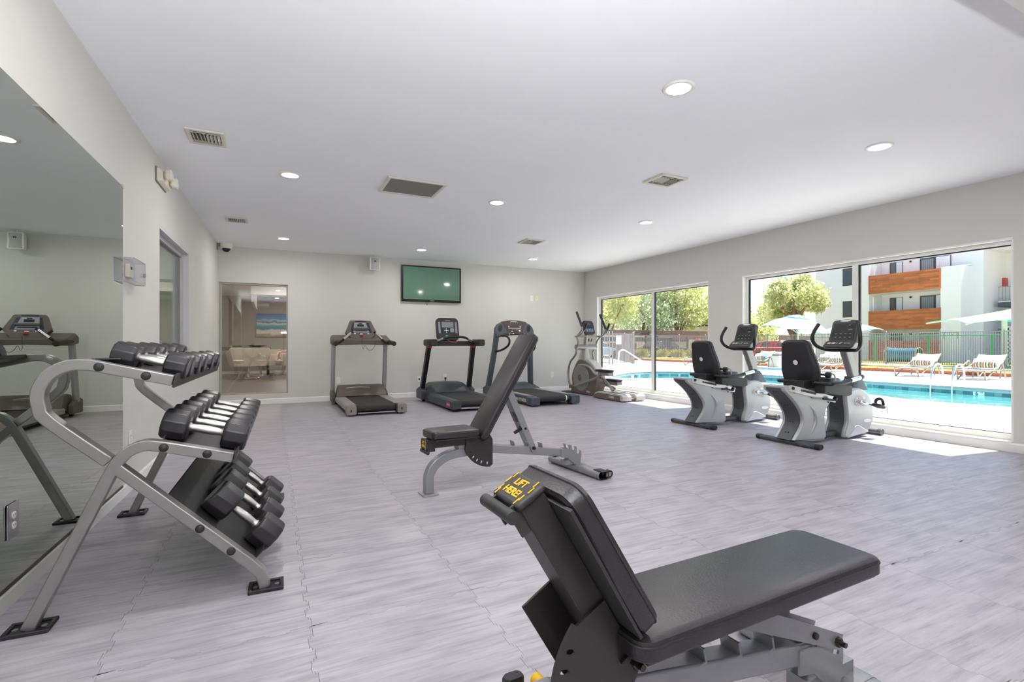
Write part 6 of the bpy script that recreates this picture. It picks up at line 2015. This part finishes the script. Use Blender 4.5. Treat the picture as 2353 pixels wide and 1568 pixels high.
nt.links.new(oi.outputs['Random'], mr_.inputs['Value'])
nt.links.new(mr_.outputs[0], hs.inputs['Value'])
lk_ = nt.nodes['Principled BSDF'].inputs['Base Color'].links[0]
src = lk_.from_socket
nt.links.remove(lk_)
nt.links.new(src, hs.inputs['Color'])
nt.links.new(hs.outputs[0], nt.nodes['Principled BSDF'].inputs['Base Color'])
plm = {}
for z0, z1 in ((2.0, 3.32), (4.57, 5.865), (-0.2, 1.22)):
    fp = B().box(XB - 0.02, XB + 0.04, 17.06, 21.36, z0, z1).out('parapet', oak, ap, smooth=0)
    rows = 11
    h = (z1 - z0) / rows
    for r_ in range(rows):
        y = 17.14
        first = True
        while y < 21.26:
            L = random.choice((0.9, 1.3, 1.7)) if not first else random.choice((0.5, 0.8, 1.1, 1.5))
            first = False
            L = min(L, 21.27 - y)
            key = (round(L, 2), round(h, 3))
            if key not in plm:
                plm[key] = B().box(-0.012, 0.0, 0.002, L - 0.002, 0.001, h - 0.001).mesh('cladding_plank', oak, 0)
            inst('cladding_plank', plm[key], fp, (XB - 0.02 - random.uniform(0, 0.004), y, z0 + r_ * h))
            y += L
    for y in (17.05, 21.28):
        B().box(XB - 0.04, XB + 0.05, y, y + 0.085, z0 - 0.01, z1 + 0.01).out('corner_board', oak, fp, smooth=0)
wfr = mat('window_dark_frame', '#4b4744', 0.5)
wgl = mat('window_dark_glass', '#4a5055', 0.12, spec=0.8, var=0.05)
wlt = mat('window_blind_pale', '#dfe3e6', 0.5, var=0.02)


def vblind(name, y0, y1, z0, z1, x, col, par):
    m_ = mat(name + '_m', col, 0.6, var=0.02) if name + '_m' not in D.materials else D.materials[name + '_m']
    b = B()
    n_ = max(2, int((y1 - y0) / 0.1))
    for k in range(n_):
        a = y0 + k * (y1 - y0) / n_
        b.box(x, x + 0.01, a + 0.01, a + (y1 - y0) / n_ - 0.01, z0, z1)
    return b.out('vertical_blind', m_, par, smooth=0, kind='stuff')


for z0, z1 in ((2.95, 4.30), (5.5, 6.82), (0.5, 1.74)):
    w_ = B().box(XR - 0.04, XR, 19.94, 20.76, z0, z1).out('window', wfr, ap, smooth=0)
    B().box(XR - 0.05, XR - 0.041, 20.37, 20.70, z0 + 0.04, z1 - 0.04).out('pane', wgl, w_, smooth=0)
    B().box(XR - 0.05, XR - 0.041, 19.96, 20.33, z0 + 0.02, z1 - 0.02).out('pane', wlt if z0 > 1 else wgl, w_, smooth=0)
for z0, z1 in ((2.2, 4.29), (4.77, 6.85), (-0.1, 1.75)):
    w_ = B().box(XR - 0.05, XR, 17.15, 18.89, z0, z1).out('sliding_door', wfr, ap, smooth=0)
    if z0 > 1:
        B().box(XR - 0.06, XR - 0.051, 18.08, 18.8, z0 + 0.06, z1 - 0.07).out('pane', wgl, w_, smooth=0)
        vblind('blind_grey', 18.1, 18.78, z0 + 0.08, z1 - 0.1, XR - 0.0705, '#8f979f', w_)
        B().box(XR - 0.06, XR - 0.051, 17.18, 17.96, z0 + 0.03, z1 - 0.03).out('pane', wlt, w_, smooth=0)
        vblind('blind_pale', 17.2, 17.94, z0 + 0.05, z1 - 0.06, XR - 0.0705, '#eef1f3', w_)
    else:
        B().box(XR - 0.06, XR - 0.051, 17.2, 18.82, z0 + 0.05, z1 - 0.06).out('pane', mat('reflecting_glass', '#c9d2cf', 0.08, spec=1.0), w_, smooth=0)
for z0 in (2.2, 4.77):
    d_ = B().box(39.25, 39.95, 21.29, 21.34, z0, z0 + 2.1).out('storage_door', bw_m, ap, smooth=0)
    B().box(39.18, 39.25, 21.28, 21.34, z0, z0 + 2.17).box(39.95, 40.02, 21.28, 21.34, z0, z0 + 2.17).box(39.25, 39.95, 21.28, 21.34, z0 + 2.1, z0 + 2.17).out('door_frame', trim_m, d_, smooth=0)
for z in (6.74, 4.25, 1.7):
    B().ball((XR - 0.06, 19.45, z), 0.07, n=10).out('porch_light', dark_m, ap)
for z0, z1 in ((5.33, 6.62), (2.97, 4.18)):
    w_ = B().box(XB - 0.03, XB, 22.1, 23.17, z0, z1).out('window', wfr, ap, smooth=0)
    B().box(XB - 0.035, XB - 0.031, 22.15, 23.12, z0 + 0.05, z1 - 0.05).out('pane', mat('screen_navy', '#3f454d', 0.3) if 'screen_navy' not in D.materials else D.materials['screen_navy'], w_, smooth=0)
B().box(XR + 1.2, XR + 2.9, 9.0, 15.26, 3.33, 3.62).box(XR + 1.2, XR + 2.9, 9.0, 15.26, 1.9, 1.95).out('stair_landing', mat('landing_slate', '#4b5058', 0.7), ap, smooth=0)
B().box(XR + 1.2, XR + 2.9, 9.0, 15.26, 3.62, 3.68).out('landing_slab', bw_m, ap, smooth=0)
lr = B().box(XR + 1.2, XR + 1.24, 9.0, 15.26, 4.57, 4.61).box(XR + 1.2, XR + 1.24, 9.0, 15.26, 3.72, 3.75).out('landing_rail', fence_m, ap, smooth=0)
bal = B().box(XR + 1.21, XR + 1.23, -0.01, 0.01, 3.7, 4.6).mesh('baluster', fence_m, 0)
for k in range(30):
    inst('baluster', bal, lr, (0, 15.2 - k * 0.16, 0))
tre = B().box(0, 1.2, 0, 0.3, 0, 0.06).mesh('stair_tread', mat('tread_grey', '#b9b9bb', 0.8), 0)
for k in range(9):
    inst('stair_tread', tre, ap, (XR + 1.6, 14.6 - k * 0.26, 3.75 + k * 0.19))
    inst('stair_tread', tre, ap, (XR + 0.3, 14.75 - k * 0.24, -0.05 + k * 0.19))
fx = thing('extinguisher_cabinet', 'red fire extinguisher cabinet on the apartment stairwell wall', 'fire cabinet', (XR + 2.6, 15.5, 5.0))
B().box(-0.2, 0.2, -0.16, -0.001, -0.26, 0.26).out('cabinet', mat('fire_red', '#d23a34', 0.4), fx, bevel=0.01)
B().box(-0.205, -0.2, -0.12, -0.04, -0.18, 0.18).out('cabinet_window', mat('cab_window', '#b5564c', 0.2), fx)
lt = B()
for k in range(10):
    lt.box(39.0, 39.12, 8.0, 14.0, -0.15 + k * 0.235, -0.09 + k * 0.235)
for k in range(30):
    lt.box(39.0, 39.12, 8.0 + k * 0.2, 8.055 + k * 0.2, -0.15, 1.99)
lt.out('breeze_block_screen', bw_m, ap, smooth=0, kind='stuff')
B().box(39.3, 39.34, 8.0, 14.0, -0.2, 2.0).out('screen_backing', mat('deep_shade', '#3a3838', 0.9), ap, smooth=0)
sg = thing('building_sign', 'white building number thirteen sign on the apartment pier', 'sign', (XB - 0.015, 16.53, 1.46))
B().box(0, 0.014, -0.27, 0.27, -0.24, 0.22).out('board', whiteprint_m, sg)
MM = frame((-0.002, 0, 0), (0, -1, 0), (0, 0, 1))
text('13', 0.22, MM @ Matrix.Translation((0, 0.07, 0)), mat('sign_slate', '#5b6166', 0.6), sg)
bk_ = B()
for s in (-1, 1):
    bk_.box(-0.004, 0.0, s * 0.36 - 0.012, s * 0.36 + 0.012, -0.14, 0.26).box(-0.004, 0.0, min(s * 0.2, s * 0.36), max(s * 0.2, s * 0.36), 0.03, 0.05)
bk_.box(-0.004, 0.0, -0.36, 0.36, 0.24, 0.26)
bk_.out('sign_bracket', mat('bracket_blue', '#4f6f8f', 0.5), sg)

# ================================================================== PARKING SIDE: carports, houses, cars, trees
cp_m = mat('carport_brown', '#6f5a4d', 0.8, var=0.06)


def carport(label, x0, x1, y0, y1, zt, th, posts, rz=0):
    t = thing('carport', label, 'carport', (0, 0, 0))
    B().box(x0, x1, y0, y0 + 0.15, zt - th, zt).out('fascia', cp_m, t, smooth=0)
    B().box(x0, x1, y0 + 0.15, y1, zt - 0.12, zt - 0.02).out('roof', mat('carport_under', '#55483f', 0.9) if 'carport_under' not in D.materials else D.materials['carport_under'], t, smooth=0)
    B().box(x0, x1, y0 - 0.03, y0 + 0.2, zt, zt + 0.05).out('drip_edge', mat('fascia_edge', '#94755f', 0.8) if 'fascia_edge' not in D.materials else D.materials['fascia_edge'], t, smooth=0)
    for x in posts:
        B().box(x - 0.08, x + 0.08, y0 + 0.5, y0 + 0.66, -0.2, zt - 0.12).out('post', cp_m, t, smooth=0)
    return t


carport('brown flat carport roof behind the metal fence, seen through the left window', 17.0, 37.5, 35.0, 40.0, 2.17, 0.42, (20.5, 25.5, 30.5, 35.5))
carport('low brown carport behind the red car, seen through the right window', 38.5, 62.0, 40.5, 45.0, 1.95, 0.5, (41, 45, 50, 56))
hs_m = mat('house_beige', '#e7ddd0', 0.9, var=0.03)
hb_m = mat('house_dark_band', '#4a4a4c', 0.8)
h1 = thing('low_house', 'pale low building with a dark band behind the carport in the left window', 'building')
B().box(18.0, 46.0, 46.0, 52.0, -0.25, 2.6).out('wall', hs_m, h1, smooth=0)
B().box(18.0, 46.0, 45.85, 46.0, 1.25, 1.75).out('dark_fascia', hb_m, h1, smooth=0)
wm = B().box(0, 1.1, -0.05, 0, 0.2, 1.1).mesh('window', mat('house_window', '#6d6660', 0.4), 0)
for k in range(9):
    inst('window', wm, h1, (19.5 + k * 2.9, 46.0, 0))
h2 = thing('beige_house', 'beige two storey house with a balcony behind the umbrella in the right window', 'building')
B().box(52.0, 66.0, 48.0, 56.0, -0.25, 3.3).out('wall', hs_m, h2, smooth=0)
B().box(51.8, 66.2, 47.8, 56.2, 3.3, 3.5).out('roof', hb_m, h2, smooth=0)
for k in range(4):
    inst('window', B().box(0, 1.3, -0.05, 0, 1.9, 3.0).mesh('window', D.materials['house_window'], 0) if k == 0 else wm2, h2, (53.0 + k * 3.1, 48.0, 0))
    wm2 = D.objects[[o.name for o in h2.children if o.name.startswith('window')][0]].data
B().box(52.5, 60.0, 47.2, 47.25, 1.75, 2.35).out('balcony_rail', fence_m, h2, smooth=0)
or_m = mat('orange_stucco', '#c9743c', 0.8, var=0.05)
for i, (x, y, w_) in enumerate(((40.6, 39.2, 0.35), (44.4, 39.8, 0.35))):
    o = tag(B().box(x, x + w_, y, y + 0.4, -0.2, 1.55).out('orange_pillar', or_m, smooth=0, bevel=0.02), ('left' if i == 0 else 'right') + ' orange stucco pillar by the carport behind the red car', 'pillar')
bkw = thing('brick_planter', 'low orange brick wall behind the pool gate', 'wall', (17.1, 24.6, -0.2))
B().box(-1.1, 0.25, 0.0, 0.4, 0, 1.02).out('core', mat('brick_mortar', '#b09a88', 0.9), bkw, smooth=0)
brk = B().box(0.004, 0.196, -0.012, 0.0, 0.004, 0.071).mesh('brick', mat('wall_brick', '#b5653f', 0.85, var=0.15), 0)
for r_ in range(13):
    for k in range(7):
        xo = -1.1 + k * 0.2 + (0.1 if r_ % 2 else 0)
        if xo + 0.2 <= 0.26:
            inst('brick', brk, bkw, (xo, 0.0, 0.02 + r_ * 0.076))

cargl_m = mat('car_glass', '#39444b', 0.08, spec=0.9)
tyre_m = mat('car_tyre', '#222222', 0.8)


def car(label, loc, rz, col):
    t = thing('parked_car', label, 'car', loc, rz)
    m_ = mat('car_paint_' + col[1:], col, 0.25, metal=0.2, var=0.01, coat=0.5)
    low = [(-2.2, 0.32), (-2.25, 0.6), (-2.15, 0.82), (-1.5, 0.92), (-0.9, 0.95), (0.9, 0.93), (1.6, 0.82), (2.1, 0.7), (2.25, 0.52), (2.2, 0.3)]
    B().loft([[(x, s * w, z if z < 0.9 else z - d) for x, z in low] for s, w, d in ((-1, 0.88, 0.05), (-1, 0.78, 0.0), (1, 0.78, 0.0), (1, 0.88, 0.05))]).out('body', m_, t, bevel=0.03)
    cab = [(-1.75, 0.9), (-1.2, 1.36), (-0.6, 1.44), (0.1, 1.42), (0.45, 1.32), (1.15, 0.92)]
    B().loft([[(x * k, s * w, 0.88 + (z - 0.88) * k2) for x, z in cab] for s, w, k, k2 in ((-1, 0.82, 1.0, 0.1), (-1, 0.62, 0.96, 1.0), (1, 0.62, 0.96, 1.0), (1, 0.82, 1.0, 0.1))]).out('roof', m_, t, bevel=0.02)
    gl_ = B()
    for s in (-1, 1):
        side = [(-1.35, 0.97), (-1.05, 1.3), (-0.5, 1.37), (0.1, 1.35), (0.38, 1.26), (0.9, 0.97)]
        vs = [(x, s * (0.835 - (z - 0.9) * 0.42), z) for x, z in side]
        gl_.add(vs, [tuple(range(6)) if s < 0 else tuple(range(6))[::-1]])
    for sgn, P in ((1, ((1.16, 0.93, 0.72), (0.47, 1.33, 0.56))), (-1, ((-1.77, 0.92, 0.72), (-1.2, 1.36, 0.56)))):
        (xa, za, wa), (xb, zb, wb) = P
        gl_.add([(xa + sgn * 0.01, -wa, za), (xa + sgn * 0.01, wa, za), (xb + sgn * 0.01, wb, zb), (xb + sgn * 0.01, -wb, zb)], [(0, 1, 2, 3)])
    gl_.out('windows', cargl_m, t, smooth=0)
    for x in (-1.4, 1.4):
        for s in (-1, 1):
            B().cyl((x, s * 0.72, 0.33), (x, s * 0.9, 0.33), 0.33, 20).out('wheel', tyre_m, t)
    return t


car('red sedan parked behind the dog park fence in the right window', (37.8, 28.4, -0.2), R(-28), '#a8342f')
car('white sedan in front of the red car in the right window', (34.6, 30.4, -0.2), R(-25), '#e6e7e8')
car('black sedan behind the hedge in the left window', (30.2, 33.0, -0.2), R(0), '#2b2d30')
car('silver blue sedan by the pool gate in the left window', (23.2, 33.2, -0.2), R(8), '#9fb0c0')

# ------------------------------------------------------------------ vegetation
bark_m = mat('tree_bark', '#7a5a45', 0.9, var=0.2, vscale=4)


def leaf_mat(name, c0, c1):
    m = D.materials.new(name)
    m.use_nodes = True
    nt = m.node_tree
    nt.nodes.remove(nt.nodes['Principled BSDF'])
    tc = nd(m, 'ShaderNodeTexCoord')
    nz = nd(m, 'ShaderNodeTexNoise')
    nz.inputs['Scale'].default_value = 1.4
    nz.inputs['Detail'].default_value = 5
    nt.links.new(tc.outputs['Object'], nz.inputs['Vector'])
    rp = nd(m, 'ShaderNodeValToRGB')
    rp.color_ramp.elements[0].position = 0.35
    rp.color_ramp.elements[0].color = lin(c0)
    rp.color_ramp.elements[1].position = 0.65
    rp.color_ramp.elements[1].color = lin(c1)
    nt.links.new(nz.outputs['Fac'], rp.inputs[0])
    d1 = nd(m, 'ShaderNodeBsdfDiffuse')
    d2 = nd(m, 'ShaderNodeBsdfTranslucent')
    mx = nd(m, 'ShaderNodeMixShader')
    mx.inputs[0].default_value = 0.6
    nt.links.new(rp.outputs[0], d1.inputs[0])
    nt.links.new(rp.outputs[0], d2.inputs[0])
    nt.links.new(d1.outputs[0], mx.inputs[1])
    nt.links.new(d2.outputs[0], mx.inputs[2])
    nt.links.new(mx.outputs[0], nt.nodes['Material Output'].inputs[0])
    return m


lf_a = leaf_mat('leaf_olive', '#a3ae6c', '#f0edbe')
lf_b = leaf_mat('leaf_yellow_green', '#bcc66c', '#f4f3c0')
lf_c = leaf_mat('leaf_grey_green', '#9ab389', '#e2e9c4')
lf_h = leaf_mat('leaf_hedge', '#8f9a4c', '#d8cd7c')


def leaves(clumps, count, size, rnd, droop=0.0):
    b = B()
    wts = [c[3] ** 2 for c in clumps]
    for cx, cy, cz, r_ in rnd.choices(clumps, wts, k=count):
        while True:
            v = Vector((rnd.uniform(-1, 1), rnd.uniform(-1, 1), rnd.uniform(-1, 1)))
            if 0.25 < v.length < 1:
                break
        v *= r_ * (0.75 + 0.35 * rnd.random())
        p = Vector((cx, cy, cz)) + v
        p.z -= droop * abs(v.x * v.y)
        s = size * rnd.uniform(0.6, 1.3)
        n_ = Vector((rnd.gauss(0, 1), rnd.gauss(0, 1), rnd.gauss(0, 1))).normalized()
        a = n_.orthogonal().normalized()
        c = n_.cross(a)
        b.add([p - a * s, p + c * s * 0.5, p + a * s, p - c * s * 0.5], [(0, 1, 2, 3)])
    return b


def tree(label, loc, h, rad, zb, count, size, m_, seed, branches=5, droop=0.0, lean=0.0):
    rnd = random.Random(seed)
    t = thing('leafy_tree', label, 'tree', loc)
    B().tube([(0, 0, 0), (0.1 + lean * 0.3, 0.05, zb * 0.6), (lean, 0, (zb + h) * 0.5)], [0.22, 0.18, 0.1], 8).out('trunk', bark_m, t)
    cl = []
    br = B()
    for k in range(branches):
        a = 2 * PI * k / branches + rnd.uniform(-.4, .4)
        rr = rad * rnd.uniform(0.35, 0.7)
        z = zb + (h - zb) * rnd.uniform(0.25, 0.75)
        p = Vector((lean + rr * math.cos(a), rr * math.sin(a), z))
        br.tube([(0.1 + lean * 0.3, 0.05, zb * 0.6), (lean + p.x * 0.45, p.y * 0.45, zb + (z - zb) * 0.5), tuple(p)], [0.12, 0.08, 0.03], 6)
        cl.append((p.x, p.y, p.z, rad * rnd.uniform(0.4, 0.58)))
    br.out('branches', bark_m, t)
    for k in range(int(branches * 1.8)):
        a = rnd.uniform(0, 2 * PI)
        u = rnd.uniform(-0.85, 0.9)
        rr = rad * math.sqrt(max(0, 1 - u * u)) * rnd.uniform(0.35, 0.8)
        cl.append((lean + rr * math.cos(a), rr * math.sin(a), (zb + h) / 2 + u * (h - zb) / 2 * 0.8, rad * rnd.uniform(0.28, 0.45)))
    leaves(cl, count, size, rnd, droop).out('foliage', m_, t, smooth=0, kind='stuff')
    return t


tree('olive green tree in front of the white apartment wing, behind the umbrella', (34.0, 23.8, -0.2), 6.2, 2.2, 2.3, 9000, 0.13, lf_a, 11, 6)
tree('willowy yellow green tree at the left edge of the right window', (44.5, 34.6, -0.2), 5.6, 2.6, 0.9, 7000, 0.15, lf_b, 12, 6, 0.2)
tree('yellow green tree at the left end of the left window', (35.2, 47.9, -0.2), 9.0, 3.6, 1.5, 5500, 0.2, lf_b, 13, 6)
tree('grey green eucalyptus tree with a leaning trunk, left of the left window mullion', (41.5, 50.0, -0.2), 10.5, 4.4, 1.8, 6500, 0.2, lf_c, 14, 7, 0.2, 1.5)
tree('large olive tree right of the left window mullion', (47.0, 49.0, -0.2), 11.0, 4.6, 1.8, 6500, 0.2, lf_a, 15, 7)
tree('bright tree at the right end of the left window', (53.0, 48.0, -0.2), 10.5, 4.4, 1.2, 6000, 0.2, lf_b, 16, 7)
tree('distant pale tree behind the eucalyptus in the left window', (50.5, 62.0, -0.2), 10.0, 5.5, 1.0, 5000, 0.28, lf_c, 17, 6)
for i, (x, y, r_, h_, lb) in enumerate(((24.95, 29.6, 0.62, 0.85, 'leftmost rounded hedge bush behind the left window fence'), (26.8, 29.6, 0.8, 0.85, 'second rounded hedge bush from the left behind the left window fence'),
                                        (28.4, 29.6, 0.75, 0.85, 'third rounded hedge bush from the left behind the left window fence'), (30.2, 29.6, 0.85, 0.8, 'rightmost rounded hedge bush behind the left window fence'),
                                        (35.0, 21.6, 0.7, 1.2, 'dark green shrub behind the dog park fence near the umbrella'))):
    rnd = random.Random(40 + i)
    t = thing('hedge_bush', lb, 'bush', (x, y, -0.2), 0, 'hedge bushes' if i < 4 else None)
    B().tube([(0, 0, 0), (0.02, 0, h_ * 0.6)], [0.05, 0.03], 6).out('stem', bark_m, t)
    cl = [(rnd.uniform(-.5, .5) * r_, rnd.uniform(-.4, .4) * r_, h_ * rnd.uniform(0.35, 0.68), h_ * 0.42) for k in range(9)]
    leaves(cl, 2200, 0.05, rnd).out('foliage', lf_h if i < 4 else lf_c, t, smooth=0, kind='stuff')
